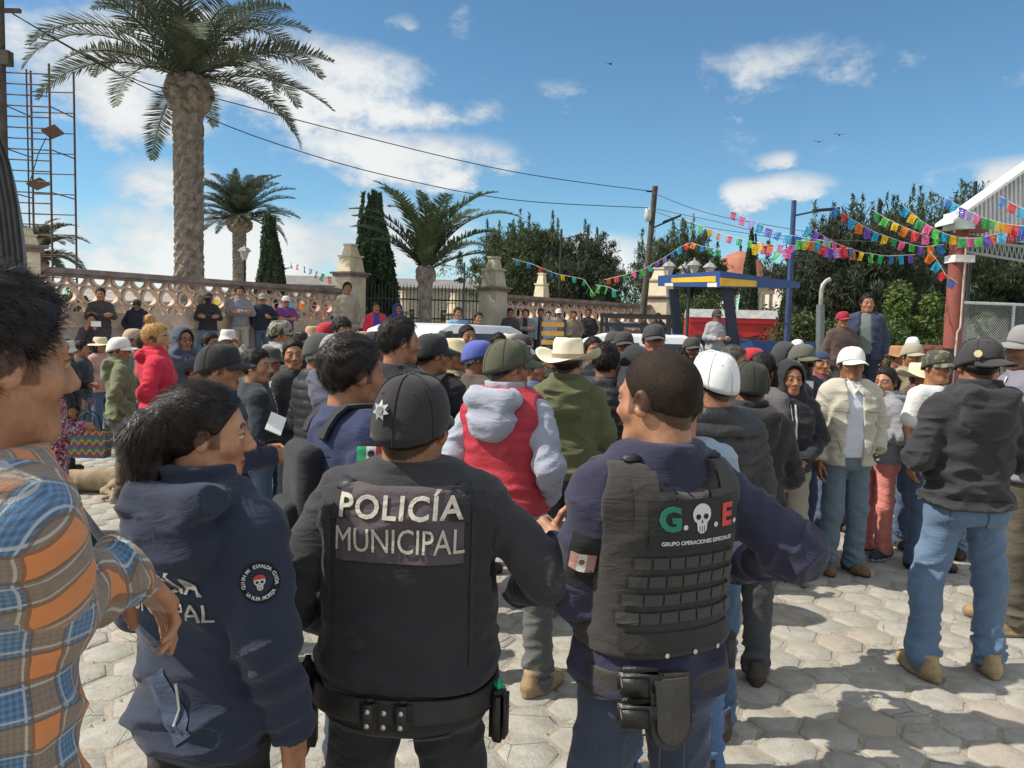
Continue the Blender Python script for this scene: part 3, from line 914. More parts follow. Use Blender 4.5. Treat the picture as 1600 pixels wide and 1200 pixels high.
def strands(V, F, n, length, width, flow, lift=.25, seg=3, seed=1, jit=.35, keep=None):
    """tapered blades growing from a hair shell; flow(p) gives the combing direction"""
    rg = np.random.default_rng(seed)
    tri = V[F]; nr = np.cross(tri[:, 2] - tri[:, 0], tri[:, 3] - tri[:, 1]); ar = np.linalg.norm(nr, axis=1) + 1e-12
    ok = np.arange(len(F)) if keep is None else np.where(keep(tri.mean(1)))[0]
    p_ = ar[ok] / ar[ok].sum(); idx = ok[rg.choice(len(ok), n, p=p_)]
    N = nr[idx] / ar[idx][:, None]
    u, v = rg.random((n, 1)), rg.random((n, 1)); t_ = tri[idx]
    P = (t_[:, 0] * (1 - u) + t_[:, 1] * u) * (1 - v) + (t_[:, 3] * (1 - u) + t_[:, 2] * u) * v - N * .002
    D = flow(P) + rg.normal(0, jit, (n, 3)); D = D - N * (D * N).sum(1)[:, None]; D /= np.linalg.norm(D, axis=1)[:, None] + 1e-9
    D = D + N * lift * (.5 + rg.random((n, 1))); D /= np.linalg.norm(D, axis=1)[:, None]
    L = length * (.6 + .7 * rg.random((n, 1))); S = np.cross(D, N); S /= np.linalg.norm(S, axis=1)[:, None] + 1e-9
    rows = []
    for k in range(seg + 1):
        t = k / seg; c = P + D * L * t - N * (L * t * t * lift * .55)
        wd = width * (1 - t * .92)
        rows += [c - S * wd, c + S * wd]
    Vn = np.stack(rows, 1).reshape(-1, 3)
    b = np.arange(n)[:, None] * (2 * (seg + 1))
    Fn = np.concatenate([b + np.array([[2 * k, 2 * k + 1, 2 * k + 3, 2 * k + 2]]) for k in range(seg)])
    return Vn, Fn
def hair_mesh(style, res, seed=0.0, n=None):
    key = (style, res, seed, n)
    if key not in _hair:
        V, F = polygonize(hair_fn(style, seed), (-.13, -.24, -.28), (.13, .13, .22), res)
        n = n or (700 if style in ('buzz', 'under') else 1100)
        flow = lambda P: np.stack([P[:, 0] * 4, P[:, 1] * 2 + .25 * np.sign(P[:, 1] + .02), -.9 - P[:, 2] * 2], 1) if style not in ('pony', 'bun') else np.stack([-P[:, 0] * 5, -np.ones(len(P)) * .9, .9 - P[:, 2] * 8], 1)
        V2, F2 = strands(V, F, n, .012 if style in ('buzz', 'under') else .034, .0016 if style in ('buzz', 'under') else .0026, flow, lift=.5 if style in ('short', 'crop', 'fringe') else .15, seed=int(seed) + 3)
        _hair[key] = mesh_np('hair', np.concatenate([V, V2]), np.concatenate([F, F2 + len(V)]))
    return _hair[key]
_hoods = {}
def shell_mesh(kind, res, seed):
    key = (kind, res, seed)
    if key not in _hoods:
        V, F = polygonize(beanie_hood_fn(kind, seed), (-.2, -.22, -.25), (.2, .13, .17), res)
        _hoods[key] = mesh_np(kind, V, F)
    return _hoods[key]

SKINS = [hexc('ad7f62'), hexc('a27256'), hexc('93674d'), hexc('b98a6c'), hexc('855a44')]
HATADD = dict(cap=.012, cowboy=.058, straw=.035, bucket=.022, fedora=.045, sombrero=.035, hoodup=.035, beanie=.012)
_gcache = {}
_pn = [0]
PEOPLE = []
class Person: pass
def person(px, ytop, d, face, label, top=('jacket', (.03, .03, .04)), legs=((.05, .08, .14), 'denim'), head=None, hpitch=0, hat=None, hatc=None, hair='short', hairc=(.012, .009, .008),
           pose=None, tone=1, facekind='plain', fem=0.0, base=0.0, group=None, res=None, shoe=((.05, .035, .025), (.03, .03, .03)), seed=None, hatyaw=0, bulk=1.0, band=None, topkw=None, lit=None, tuck=False, name='person', handres=None, capkind='knit', wr_legs=.010, loose=.012, hroll=0, nolegs=False, hscale=1.0):
    """one figure; px, ytop = photo column and row of the top of the head or hat, d = distance"""
    _pn[0] += 1
    seed = seed if seed is not None else (_pn[0] * 1.37 if d < 4.3 else 1.37 * (1 + _pn[0] % 3))
    H = at(px, ytop, d).z - base - HATADD.get(hat, 0.006 if hair else 0)
    s = H / 1.722
    p = at(px, ytop, d)
    hf = face if head is None else head
    pose = pose or Pose()
    root = empty(name, (p.x, p.y, base), R(-face), s)
    tag(root, label, 'person', group)
    res = res or (.0075 if d < 3.4 else .011 if d < 5.2 else .014 if d < 9 else .021)
    hres = .0042 if d < 3.0 else .0052 if d < 6.5 else .0065 if d < 9 else .0085
    pr = Person(); pr.root = root; pr.s = s; pr.pose = pose; pr.d = d; pr.face = face; pr.kind = top[0]; pr.c = top[1]; pr.px = px; PEOPLE.append(pr)
    # --- head frame
    piv = Vector((0, -.022, 1.462))
    Mh = Matrix.Translation(piv) @ Matrix.Rotation(R(-(hf - face)), 4, 'Z') @ Matrix.Rotation(R(hpitch), 4, 'X') @ Matrix.Rotation(R(hroll), 4, 'Y') @ Matrix.Translation(Vector((0, .012, .136))) @ Matrix.Scale(1.06 * hscale, 4)
    pr.Mh = Mh
    V, F, T = head_mesh(hres, fem, facekind, hair is not None)
    Mn = np.array(Mh)
    Vs = [V @ Mn[:3, :3].T + Mn[:3, 3]]; Fs = [F]; Ts = [T]; n = len(V)
    for i in (0, 1):
        e, w_, st, hd, hn = pose.arms[i]
        if st is None: continue
        hv, hfq = hand_mesh(st, handres or (.0045 if d < 3 else .006 if d < 7 else .009))
        hv = hv.copy(); q = hfq
        if i == 0: hv[:, 0] *= -1; q = hfq[:, ::-1]
        Fm = frame(hd, hn)
        Vs.append(hv @ Fm.T + A3(w_) + Fm[:, 1] * .012); Fs.append(q + n); Ts.append(np.ones((len(hv), 4), dtype=np.float32)); n += len(hv)
    ck = ('core', pose.key)
    if ck not in _gcache: _gcache[ck] = polygonize(core_fn(pose), (-.55, -.35, .03), (.55, .65, 1.5), .03)
    cv, cf_ = _gcache[ck]
    Vs.append(cv); Fs.append(cf_ + n); Ts.append(np.ones((len(cv), 4), dtype=np.float32))
    me = mesh_np('body', np.concatenate(Vs), np.concatenate(Fs), tint=np.concatenate(Ts))
    link('body', me, skin(SKINS[tone]), root)
    # --- upper garment
    kind, c = top[0], top[1]
    kw = dict(seed=seed)
    base_kw = dict(jacket=dict(off=.020, hem=.87, collar=.025), hoodie=dict(off=.020, hem=.88, hood='down', wr=.012, cuff=.004), hoodup=dict(off=.020, hem=.88, wr=.011), shirt=dict(off=.012, hem=.90, collar=.012, wr=.010),
                   tee=dict(off=.012, hem=.90, sleeve=.5, wr=.010), puffer=dict(off=.024, hem=.88, quilt=.011, collar=.04, wr=.005), coat=dict(off=.024, hem=.62, collar=.025), open=dict(off=.026, hem=.84, collar=.035, opening=.085), sweater=dict(off=.018, hem=.90, wr=.007, cuff=.003))[kind]
    kw.update(base_kw); kw.update(topkw or {})
    f = upper_fn(pose, **kw); pr.f_top = f; pr.f_closed = upper_fn(pose, **dict(kw, opening=None))
    lo, hi = upper_bounds(pose, kw['hem'])
    gk = ('up', pose.key, tuple(sorted((k, str(v)) for k, v in kw.items())), res)
    if d > 4.3:
        if gk not in _gcache: _gcache[gk] = mesh_np('garment', *polygonize(f, lo, hi, res))
        gme = _gcache[gk]
    else: gme = mesh_np('garment', *polygonize(f, lo, hi, res))
    mk = {'puffer': nylon}.get(kind, None)
    mat = top[2] if len(top) > 2 and not isinstance(top[2], str) else (mk(c) if mk else cloth(c, kind=top[2] if len(top) > 2 else 'knit'))
    gname = dict(tee='t_shirt', hoodup='hoodie', open='jacket').get(kind, kind)
    pr.top = link(gname, gme, mat, root)
    if kind == 'open':                                  # shirt seen in the opening
        f2 = upper_fn(pose, off=.010, hem=.90, collar=.018, seed=seed + 5, sleeve=0, wr=.003)
        link('shirt', mesh_np('shirt', *polygonize(f2, lo, hi, res)), cloth((topkw or {}).get('inner', (.55, .58, .66)) if False else (lit or (.55, .58, .66))), root)
    # --- trousers, shoes
    if not nolegs:
        tf = trouser_fn(pose, seed=seed + 2, top=1.02 if kw['hem'] > .8 else .95, wr=wr_legs, loose=loose)
        tk = ('leg', pose.key, seed, res, wr_legs, loose, kw['hem'] > .8)
        if tk not in _gcache: _gcache[tk] = mesh_np('trousers', *polygonize(tf, (-.36, -.36, .0), (.36, .60, 1.06), res * 1.15))
        pr.legs = link('trousers', _gcache[tk], cloth(legs[0], kind=legs[1] if len(legs) > 1 else 'knit'), root)
        pr.f_legs = tf
        for i in (0, 1):
            a_ = pose.ank[i]
            so_ = link('shoe', shoe_mesh(), None, root, loc=(a_[0], a_[1], a_[2] - .085), rot=(0, 0, R(-pose.feet if i == 0 else pose.feet)))
            for k, cc in enumerate(shoe):
                so_.material_slots[k].link = 'OBJECT'; so_.material_slots[k].material = paint(cc, .7, .2, 14)
    # --- hair, hat
    if hair and hat not in ('hoodup',):
        hs = 'under' if hat and hair in ('short', 'crop', 'buzz', 'fringe') else hair
        pr.hair = link('hair', hair_mesh(hs, .0045 if d < 3 else .0065, round(seed % 3)), hairmat(hairc), root, mtx=Mh)
    if hat == 'hoodup':
        link('hood', shell_mesh('hoodup', .007 if d < 6.5 else .010, round(seed % 3)), cloth(hatc or c), root, mtx=Mh)
    elif hat == 'beanie':
        link('beanie', shell_mesh('beanie', .006, 0), cloth(hatc), root, mtx=Mh)
    elif hat == 'cap':
        pr.cap = link('cap', cap_mesh(), cloth(hatc, kind='twill' if capkind == 'knit' else capkind), root, mtx=Mh @ Matrix.Translation((0, -.010, 0)) @ Matrix.Rotation(R(-hatyaw), 4, 'Z') @ Matrix.Translation((0, .010, 0)) @ Matrix.Diagonal((1.05, 1.05, 1.02, 1)))
        if d < 4.3: cap_trim(pr.cap, hatc)
    elif hat:
        pr.cap = link('hat', hat_mesh(hat), straw(hatc) if hat != 'bucket' else cloth(hatc, kind=capkind), root, mtx=Mh @ Matrix.Rotation(R(hatyaw), 4, 'Z'))
        if band: link('hat_band', band_mesh(), cloth(band), pr.cap)
    return pr

_txt = {}
def text_mesh(*a):
    if a not in _txt: _txt[a] = text_make(*a)
    return _txt[a].copy()
def text_make(txt, size, extrude=.0006, bold=.0, space=1.0, align='CENTER', shear=0):
    cu = bpy.data.curves.new('lettering', 'FONT'); cu.body = txt; cu.size = size; cu.extrude = extrude; cu.offset = bold
    cu.align_x = align; cu.align_y = 'CENTER'; cu.space_character = space; cu.resolution_u = 3; cu.shear = shear
    ob = bpy.data.objects.new('lettering', cu); COL.objects.link(ob)
    bpy.context.view_layer.update()
    me = bpy.data.meshes.new_from_object(ob.evaluated_get(bpy.context.evaluated_depsgraph_get()))
    bpy.data.objects.remove(ob)
    bm = bmesh.new(); bm.from_mesh(me); bmesh.ops.triangulate(bm, faces=bm.faces[:])
    for _ in range(3):
        lg = [e for e in bm.edges if e.calc_length() > .016]
        if not lg: break
        bmesh.ops.subdivide_edges(bm, edges=lg, cuts=1); bmesh.ops.triangulate(bm, faces=bm.faces[:])
    bm.to_mesh(me); bm.free()
    return me
def wrap(me, f, c, dirv, up, off=.003, sx=1.0, sy=1.0, roll=0.0, cut=0):
    """lay a flat mesh (x right, y up, seen from outside) on the surface f around point c; dirv points into the body"""
    D = A3(dirv); D = D / np.linalg.norm(D); U = A3(up); U = U - D * float(U @ D); U = U / np.linalg.norm(U)
    Rv = np.cross(D, U)
    if cut:
        bm = bmesh.new(); bm.from_mesh(me)
        bmesh.ops.subdivide_edges(bm, edges=bm.edges[:], cuts=cut, use_grid_fill=True)
        bm.to_mesh(me); bm.free()
    n = len(me.vertices); co = np.zeros(n * 3, dtype=np.float32); me.vertices.foreach_get('co', co); co = co.reshape(-1, 3)
    cr, sr = math.cos(roll), math.sin(roll)
    x = (co[:, 0] * cr - co[:, 1] * sr) * sx; y = (co[:, 0] * sr + co[:, 1] * cr) * sy
    P = A3(c) + x[:, None] * Rv + y[:, None] * U
    Q = project(f, P, D[None, :], off=off) - D * co[:, 2:3]
    me.vertices.foreach_set('co', Q.astype(np.float32).ravel()); me.update()
    return me
def patch_mesh(w_, h_, nx=14, ny=10, t=.0):
    V = [((i / nx - .5) * w_, (j / ny - .5) * h_, 0) for j in range(ny + 1) for i in range(nx + 1)]
    F = [(j * (nx + 1) + i, j * (nx + 1) + i + 1, (j + 1) * (nx + 1) + i + 1, (j + 1) * (nx + 1) + i) for j in range(ny) for i in range(nx)]
    me = bpy.data.meshes.new('patch'); me.from_pydata(V, [], F); me.update(); me.polygons.foreach_set('use_smooth', [True] * len(F))
    return me
def poly_mesh(pts, z=0.0, cut=0):
    me = bpy.data.meshes.new('shape')
    bm = bmesh.new(); f_ = bm.faces.new([bm.verts.new((x, y, z)) for x, y in pts])
    bmesh.ops.triangulate(bm, faces=bm.faces[:]); bm.to_mesh(me); bm.free()
    return me
def disc(cx, cy, rx, ry=None, n=24, a0=0, a1=360): 
    ry = ry or rx
    return [(cx + rx * math.cos(R(a0 + (a1 - a0) * i / n)), cy + ry * math.sin(R(a0 + (a1 - a0) * i / n))) for i in range(n if a1 - a0 == 360 else n + 1)]

# lettering is converted early, while the scene is still empty
for a_ in [('POLICÍA', .072, .0008, .0010, .95), ('MUNICIPAL', .062, .0008, 0, .92), ('POLICÍA', .080, .0006, .0015, 1.08), ('MUNICIPAL', .086, .0006, 0, .98), ('G', .078, .0006, .003), ('.', .07, .0006, .002), ('E', .076, .0006, .003),
           ('GRUPO OPERACIONES ESPECIALES', .0135, .0006, .0003), ('PROXIMIDAD', .0155, .0003, .0004), ('PREVENCIÓN', .013, .0003, .0003), ('SOCIAL', .017, .0003, .0005)] + [(c_, .011, .0003, .0003) for c_ in 'QUIENMSPALDCRTOJ']: text_mesh(*a_)
# ------------------------------------------------------------------ ground and pavement
def ground_mat():
    m, gg, b = principled('ground'); oc = objcoord(gg)
    n = gg.noise(oc, 1.2, 6, .7); n2 = gg.noise(oc, 45, 4, .7)
    col = gg.mix(gg.sstep(n, .35, .65), rgba((.31, .275, .215)), rgba((.41, .37, .30)))
    col = gg.mix(gg.m('MULTIPLY', gg.sstep(n2, .45, .7), .5), col, rgba((.23, .20, .155)))
    gg.l.new(col, b.inputs['Base Color']); b.inputs['Roughness'].default_value = .95
    bump(gg, b, n2, .6, .03)
    return m
def stone_mat():
    m, gg, b = principled('paver'); oc = objcoord(gg)
    oi = gg.node('ShaderNodeObjectInfo')
    off = gg.node('ShaderNodeCombineXYZ'); gg.l.new(gg.m('MULTIPLY', oi.outputs['Random'], 60), off.inputs[0]); gg.l.new(gg.m('MULTIPLY', oi.outputs['Random'], 23), off.inputs[1])
    p = gg.vmath('ADD', oc, off.outputs[0])
    n = gg.noise(p, 9, 5, .65); n2 = gg.noise(p, 60, 4, .7); n3 = gg.noise(p, 3.0, 2)
    at_ = gg.node('ShaderNodeAttribute', attribute_name='tint')
    col = gg.mix(gg.sstep(n, .3, .7), rgba((.31, .295, .258)), rgba((.425, .408, .36)))
    warm = gg.sstep(gg.m('ADD', oi.outputs['Random'], gg.m('MULTIPLY', n3, .3)), .85, 1.15)
    col = gg.mix(gg.m('MULTIPLY', warm, .6), col, rgba((.42, .33, .25)))
    col = gg.mix(gg.m('MULTIPLY', gg.sstep(n2, .5, .72), .45), col, rgba((.25, .235, .20)))
    vo = gg.node('ShaderNodeTexVoronoi', feature='DISTANCE_TO_EDGE'); gg.l.new(p, vo.inputs['Vector']); vo.inputs['Scale'].default_value = 4.5
    crack = gg.m('MULTIPLY', gg.m('SUBTRACT', 1.0, gg.sstep(vo.outputs['Distance'], .0, .012)), gg.sstep(gg.noise(p, 2.0, 1), .5, .6))
    col = gg.mix(gg.m('MULTIPLY', crack, .8), col, rgba((.12, .11, .09)))
    geo = gg.node('ShaderNodeNewGeometry'); pos = geo.outputs['Position']
    d1 = gg.sstep(gg.noise(pos, .9, 5, .65), .48, .70); d2 = gg.sstep(gg.noise(gg.vmath('ADD', pos, (9, 3, 1)), 3.2, 5, .7, .6), .56, .68)
    col = gg.mix(gg.m('MULTIPLY', d1, .45), col, rgba((.30, .265, .205)))
    col = gg.mix(gg.m('MULTIPLY', d2, .5), col, rgba((.20, .185, .155)))
    gg.l.new(col, b.inputs['Base Color']); b.inputs['Roughness'].default_value = .9
    h = gg.m('ADD', n2, gg.m('MULTIPLY', n, 1.2)); h = gg.m('SUBTRACT', h, gg.m('MULTIPLY', crack, 1.5))
    bump(gg, b, h, .55, .012)
    return m
GM, ST = ground_mat(), stone_mat()
gm = bpy.data.meshes.new('ground')
gm.from_pydata([(-900, -60, -.008), (900, -60, -.008), (900, 1500, -.008), (-900, 1500, -.008)], [], [(0, 1, 2, 3)])
ground = tag(link('ground', gm, GM), kind='structure')
PITCHX = .262
pav = tag(empty('pavement'), kind='structure')
def hex_variant(k):
    rg = random.Random(k); V = []; n = 6
    def ring(r, z, j=0.0): return [(r * math.cos(R(60 * i)) * (1 + jj[i] * j), r * math.sin(R(60 * i)) * (1 + jj[i] * j), z + zz[i] * (z > -.01)) for i in range(n)]
    jj = [rg.uniform(-.05, .05) for _ in range(n)]; zz = [rg.uniform(-.003, .003) for _ in range(n)]
    ro = PITCHX / math.sqrt(3) - .011
    V = ring(ro, -.04, 1) + ring(ro, -.010, 1) + ring(ro - .006, -.003, 1) + ring(ro - .016, .002, 1) + [(rg.uniform(-.01, .01), rg.uniform(-.01, .01), .004)]
    F = [(i + k_ * n, (i + 1) % n + k_ * n, (i + 1) % n + (k_ + 1) * n, i + (k_ + 1) * n) for k_ in range(3) for i in range(n)] + [(3 * n + i, 3 * n + (i + 1) % n, 4 * n) for i in range(n)]
    return V, F
hexes = [hex_variant(k) for k in range(9)]
hex_me = []
for V, F in hexes:
    me = bpy.data.meshes.new('paving_stone'); me.from_pydata(V, [], F); me.update(); me.polygons.foreach_set('use_smooth', [True] * len(F)); hex_me.append(me)
cells = []
for i in range(-70, 71):
    for j in range(-6, 110):
        x = i * PITCHX * math.sqrt(3) / 2; y = (j + (i % 2) * .5) * PITCHX
        ca, sa = math.cos(R(-2)), math.sin(R(-2))
        X, Y = x * ca - y * sa, x * sa + y * ca
        if Y > 21 or Y < -.6 or abs(X) > 1.0 + Y * .75: continue
        cells.append((X, Y))
def shows(X, Y):
    """rough rank of how much of a paving stone the photograph shows"""
    if Y < 2.55: return 0
    px = 800 + X / Y * FPX; py = HOR + 26 * (px - 800) / 1000 + HC / Y * FPX
    if py > 1215 or px < 0 or px > 1610: return 0
    if 470 < px < 890 and py > 960: return .35 * 30 / Y ** 2 if px > 820 else 0
    if px < 170: return 0
    if 200 < px < 470 and py > 830: return 12 / Y ** 2
    if 900 < px < 1160: return 0
    return 30 / Y ** 2
cells.sort(key=lambda c: -shows(*c))
rest_V, rest_F = [], []; nv = 0
for k, (X, Y) in enumerate(cells):
    a = rng.randrange(6) * 60 + rng.uniform(-2, 2); dz = rng.uniform(-.006, .004) - .002; v = rng.randrange(9)
    if k < 298 and shows(X, Y) > 0:
        o = link('paving_stone', hex_me[v], ST, pav, loc=(X, Y, dz), rot=(rng.uniform(-.012, .012), rng.uniform(-.012, .012), R(a)))
    else:
        V, F = hexes[v]; Vn = np.array(V); c, s = math.cos(R(a)), math.sin(R(a))
        rest_V.append(np.stack([Vn[:, 0] * c - Vn[:, 1] * s + X, Vn[:, 0] * s + Vn[:, 1] * c + Y, Vn[:, 2] + dz], 1))
        rest_F += [tuple(i + nv for i in f) for f in F]; nv += len(Vn)
me = bpy.data.meshes.new('paving_stones'); me.from_pydata(np.concatenate(rest_V).tolist(), [], rest_F); me.update(); me.polygons.foreach_set('use_smooth', [True] * len(rest_F))
tag(link('paving_stones', me, ST, pav), kind='stuff')
# pebbles and grit in the joints
gb = MB()
for _ in range(1300):
    Y = 2.4 + rng.random() ** 1.6 * 6; X = rng.uniform(-.7, .8) * Y; r = rng.uniform(.002, .007)
    gb.add([(X - r, Y - r * .7, -.005), (X + r, Y - r, -.005), (X + r * .8, Y + r, -.005), (X - r, Y + r, -.005), (X, Y, r * 1.2)], [(0, 1, 4), (1, 2, 4), (2, 3, 4), (3, 0, 4)])
tag(gb.build('grit', paint((.36, .32, .25), .9)), 'small pebbles and grit scattered over the paving joints', 'grit', kind='stuff')

# ------------------------------------------------------------------ churchyard wall
PLASTER = paint((.70, .60, .43), .9, .12, 2.0, 0, .35, 40, (.36, .30, .22))
TERRA = paint((.72, .53, .41), .9, .16, 2.5, 0, .4, 50, (.28, .20, .15))
COPING = paint((.27, .21, .185), .95, .25, 3.0, 0, .5, 40, (.12, .105, .10))
STONEB = paint((.58, .52, .43), .95, .2, 2.2, 0, .5, 25, (.30, .27, .22))
IRON = paint((.018, .018, .02), .5, .2, 10)
def ring_mesh(a0, a1, r0, r1, t, n=24):
    """flat ring segment standing in the xz plane, thickness t along y"""
    V = []; F = []
    full = a1 - a0 == 360
    m_ = n if full else n + 1
    for i in range(m_):
        a = R(a0 + (a1 - a0) * i / n); c, s = math.cos(a), math.sin(a)
        V += [(r0 * c, -t / 2, r0 * s), (r1 * c, -t / 2, r1 * s), (r1 * c, t / 2, r1 * s), (r0 * c, t / 2, r0 * s)]
    for i in range(n):
        p, q = 4 * i, 4 * ((i + 1) % m_)
        F += [(p, p + 1, q + 1, q), (p + 1, p + 2, q + 2, q + 1), (p + 2, p + 3, q + 3, q + 2), (p + 3, p, q, q + 3)]
    if not full: F += [(3, 2, 1, 0), (4 * n, 4 * n + 1, 4 * n + 2, 4 * n + 3)]
    me = bpy.data.meshes.new('ring'); me.from_pydata(V, [], F); me.update()
    return me
RINGM = {}
def balustrade_wall(P0, P1, ztop, label, sp=.40, base=1.86, ledge=.66, low=True):
    P0, P1 = Vector((P0[0], P0[1], 0)), Vector((P1[0], P1[1], 0))
    L = (P1 - P0).length; ang = math.atan2((P1 - P0).y, (P1 - P0).x)
    root = empty('balustrade_wall', P0, ang); tag(root, label, 'wall')
    b = MB(); b.box((L / 2, .14, base / 2), (L, .36, base)); b.build('base', STONEB, root)
    b = MB(); b.box((L / 2, .135, base - .16), (L + .002, .40, .26)); b.build('plinth_band', TERRA, root)
    b = MB(); b.box((L / 2, .14, ztop - .05), (L, .34, .10)); b.box((L / 2, .14, ztop - .13), (L - .02, .26, .055)); b.build('coping', COPING, root)
    h = ztop - .155 - base; r = sp * .475; w_ = .052
    key = (round(sp, 3),)
    if key not in RINGM: RINGM[key] = [ring_mesh(0, 360, r - w_, r, .14), ring_mesh(180, 360, r - w_, r, .14, 14), ring_mesh(0, 180, r - w_, r, .14, 14)]
    full, lowh, upph = RINGM[key]
    n = int(L / sp)
    zc = base + h / 2
    dz = h / 2
    for i in range(n):
        x = (i + .5) * sp + (L - n * sp) / 2
        link('ring', full, TERRA, root, loc=(x, .14, zc + rng.uniform(-.004, .004)))
    for i in range(n + 1):
        x = i * sp + (L - n * sp) / 2
        if x < .1 or x > L - .1: continue
        link('ring', lowh, TERRA, root, loc=(x, .137, zc + dz + .012)); link('ring', upph, TERRA, root, loc=(x, .143, zc - dz - .012))
    if low:
        lb = MB()
        lb.box((L / 2, -.75, ledge / 2), (L, 1.45, ledge)); lb.box((L / 2, -.76, ledge + .03), (L + .02, 1.52, .06)); lb.build('ledge', STONEB, root)
    return root
def pillar(P, ang, ztop, w_, label, tip=.75, mat=None):
    root = empty('gate_pillar', (P[0], P[1], 0), ang); tag(root, label, 'pillar')
    m_ = mat or PLASTER
    b = MB(); b.box((0, 0, ztop / 2), (w_, w_, ztop)); b.box((0, 0, .45), (w_ + .1, w_ + .1, .9)); b.build('shaft', m_, root)
    b = MB(); b.box((0, 0, ztop + .035), (w_ + .10, w_ + .10, .07)); b.box((0, 0, ztop + .095), (w_ + .20, w_ + .20, .05)); b.build('cornice', COPING, root)
    b = MB()
    def fr(z0, z1, a, c_):
        V = [(-a, -a, z0), (a, -a, z0), (a, a, z0), (-a, a, z0), (-c_, -c_, z1), (c_, -c_, z1), (c_, c_, z1), (-c_, c_, z1)]
        b.add(V, [(0, 1, 5, 4), (1, 2, 6, 5), (2, 3, 7, 6), (3, 0, 4, 7), (4, 5, 6, 7)])
    z = ztop + .122
    fr(z, z + tip * .52, w_ * .46, w_ * .36); b.box((0, 0, z + tip * .55), (w_ * .86, w_ * .86, tip * .06)); fr(z + tip * .58, z + tip * .92, w_ * .30, w_ * .20); b.box((0, 0, z + tip * .95), (w_ * .5, w_ * .5, tip * .06))
    b.build('finial', m_, root)
    return root
A_ = at(40, 500, 13.7); B_ = at(534, 500, 20.0); C_ = at(786, 500, 20.9); D_ = at(1016, 500, 26.4)
balustrade_wall(A_, B_, 2.66, 'long terracotta balustrade wall of pierced rings left of the iron gate')
balustrade_wall(C_, D_, 2.66, 'terracotta ring balustrade wall right of the iron gate behind the trucks', sp=.42)
angL = math.atan2(B_.y - A_.y, B_.x - A_.x)
pillar(at(547, 500, 20.3), angL, 2.98, .56, 'cream gate pillar with tapered finial beside the tall cypress')
pillar(at(770, 500, 20.7), angL, 2.72, .54, 'grey weathered gate pillar with stubby finial right of the iron gate', tip=.82, mat=paint((.47, .43, .34), .95, .16, 2.0, 0, .4, 40, (.28, .25, .2)))
pillar(at(1030, 500, 26.7), angL, 2.85, .85, 'cream end pillar of the balustrade wall behind the tractor', tip=1.0)
pillar(at(845, 500, 33.0), angL, 2.9, .55, 'small cream pillar finial rising behind the right balustrade', tip=1.1)
pillar(at(44, 500, 13.4), angL, 2.86, .30, 'cream corner pillar at the left end of the balustrade', tip=.3)
# gate of iron bars
def iron_fence(P0, P1, label, top=2.75, n=34):
    P0, P1 = Vector((P0.x, P0.y, 0)), Vector((P1.x, P1.y, 0)); L = (P1 - P0).length; ang = math.atan2((P1 - P0).y, (P1 - P0).x)
    root = empty('iron_gate', P0, ang); tag(root, label, 'gate')
    b = MB(); b.box((L / 2, 0, .35), (L, .4, .7)); b.build('plinth', STONEB, root)
    rb = MB()
    for z in (.85, 1.95, 2.45): rb.box((L / 2, 0, z), (L, .03, .04))
    rb.build('rail', IRON, root)
    bm_ = MB(); bm_.box((0, 0, (top - .7) / 2), (.022, .022, top - .7)); bm_.add([(-.018, -.018, top - .7), (.018, -.018, top - .7), (.018, .018, top - .7), (-.018, .018, top - .7), (0, 0, top - .58)], [(0, 1, 4), (1, 2, 4), (2, 3, 4), (3, 0, 4)])
    me = bm_.mesh('bar')
    for i in range(n): link('bar', me, IRON, root, loc=((i + .5) * L / n, .0, .7))
iron_fence(at(566, 500, 20.4), at(752, 500, 20.8), 'black iron bar fence and gate between the two gate pillars')
# inner courtyard wall seen through the bars
E0, E1 = at(560, 500, 33.0), at(800, 500, 36.0)
balustrade_wall(E0, E1, 1.95, 'far inner courtyard wall of orange rings seen through the gate', sp=.52, base=1.0, low=False)
for k_, (px, d_, lb) in enumerate([(627, 33.4, 'left inner courtyard pillar in cream seen through the gate'), (709, 34.6, 'right inner courtyard pillar in cream near the palm trunk')]):
    pillar(at(px, 500, d_), angL, 2.2, .5, lb, tip=.9)
# low buildings behind the wall
def low_building(P, L, D, H, ang, label, wall, roofc, wins=0):
    root = empty('low_building', (P.x, P.y, 0), ang); tag(root, label, 'building')
    b = MB(); b.box((L / 2, D / 2, H / 2), (L, D, H)); b.build('wall', wall, root)
    b = MB()
    b.add([(-.4, -.5, H), (L + .4, -.5, H), (L + .4, D * .5, H + .9), (-.4, D * .5, H + .9), (-.4, D + .5, H), (L + .4, D + .5, H), (-.4, -.5, H + .12), (L + .4, -.5, H + .12), (L + .4, D * .5, H + 1.02), (-.4, D * .5, H + 1.02), (-.4, D + .5, H + .12), (L + .4, D + .5, H + .12)],
          [(6, 7, 8, 9), (9, 8, 11, 10), (0, 1, 7, 6), (4, 10, 11, 5), (1, 2, 8, 7), (2, 5, 11, 8), (0, 6, 9, 3), (3, 9, 10, 4), (0, 3, 2, 1), (3, 4, 5, 2)])
    b.build('roof', roofc, root)
    for i in range(wins):
        x = (i + .5) * L / wins
        w_ = MB(); w_.box((x, -.02, H * .55), (1.0, .06, 1.1)); wo_ = w_.build('window', paint((.5, .46, .4), .8), root)
        p_ = MB(); p_.box((x, -.055, H * .55), (.86, .02, .96)); p_.build('pane', plain((.03, .04, .05), .15), wo_)
    return root
low_building(at(100, 500, 46), 14, 7, 2.6, R(4), 'long low ochre building behind the ring balustrade at left', paint((.50, .42, .27), .9), paint((.33, .29, .25), .9, .2, 1.0, 0, .3, 20), 5)
low_building(at(432, 500, 58), 17, 8, 4.4, R(2), 'low grey roofed building behind the cypresses', paint((.40, .36, .30), .9), paint((.20, .19, .18), .8, .2, 1.2), 6)
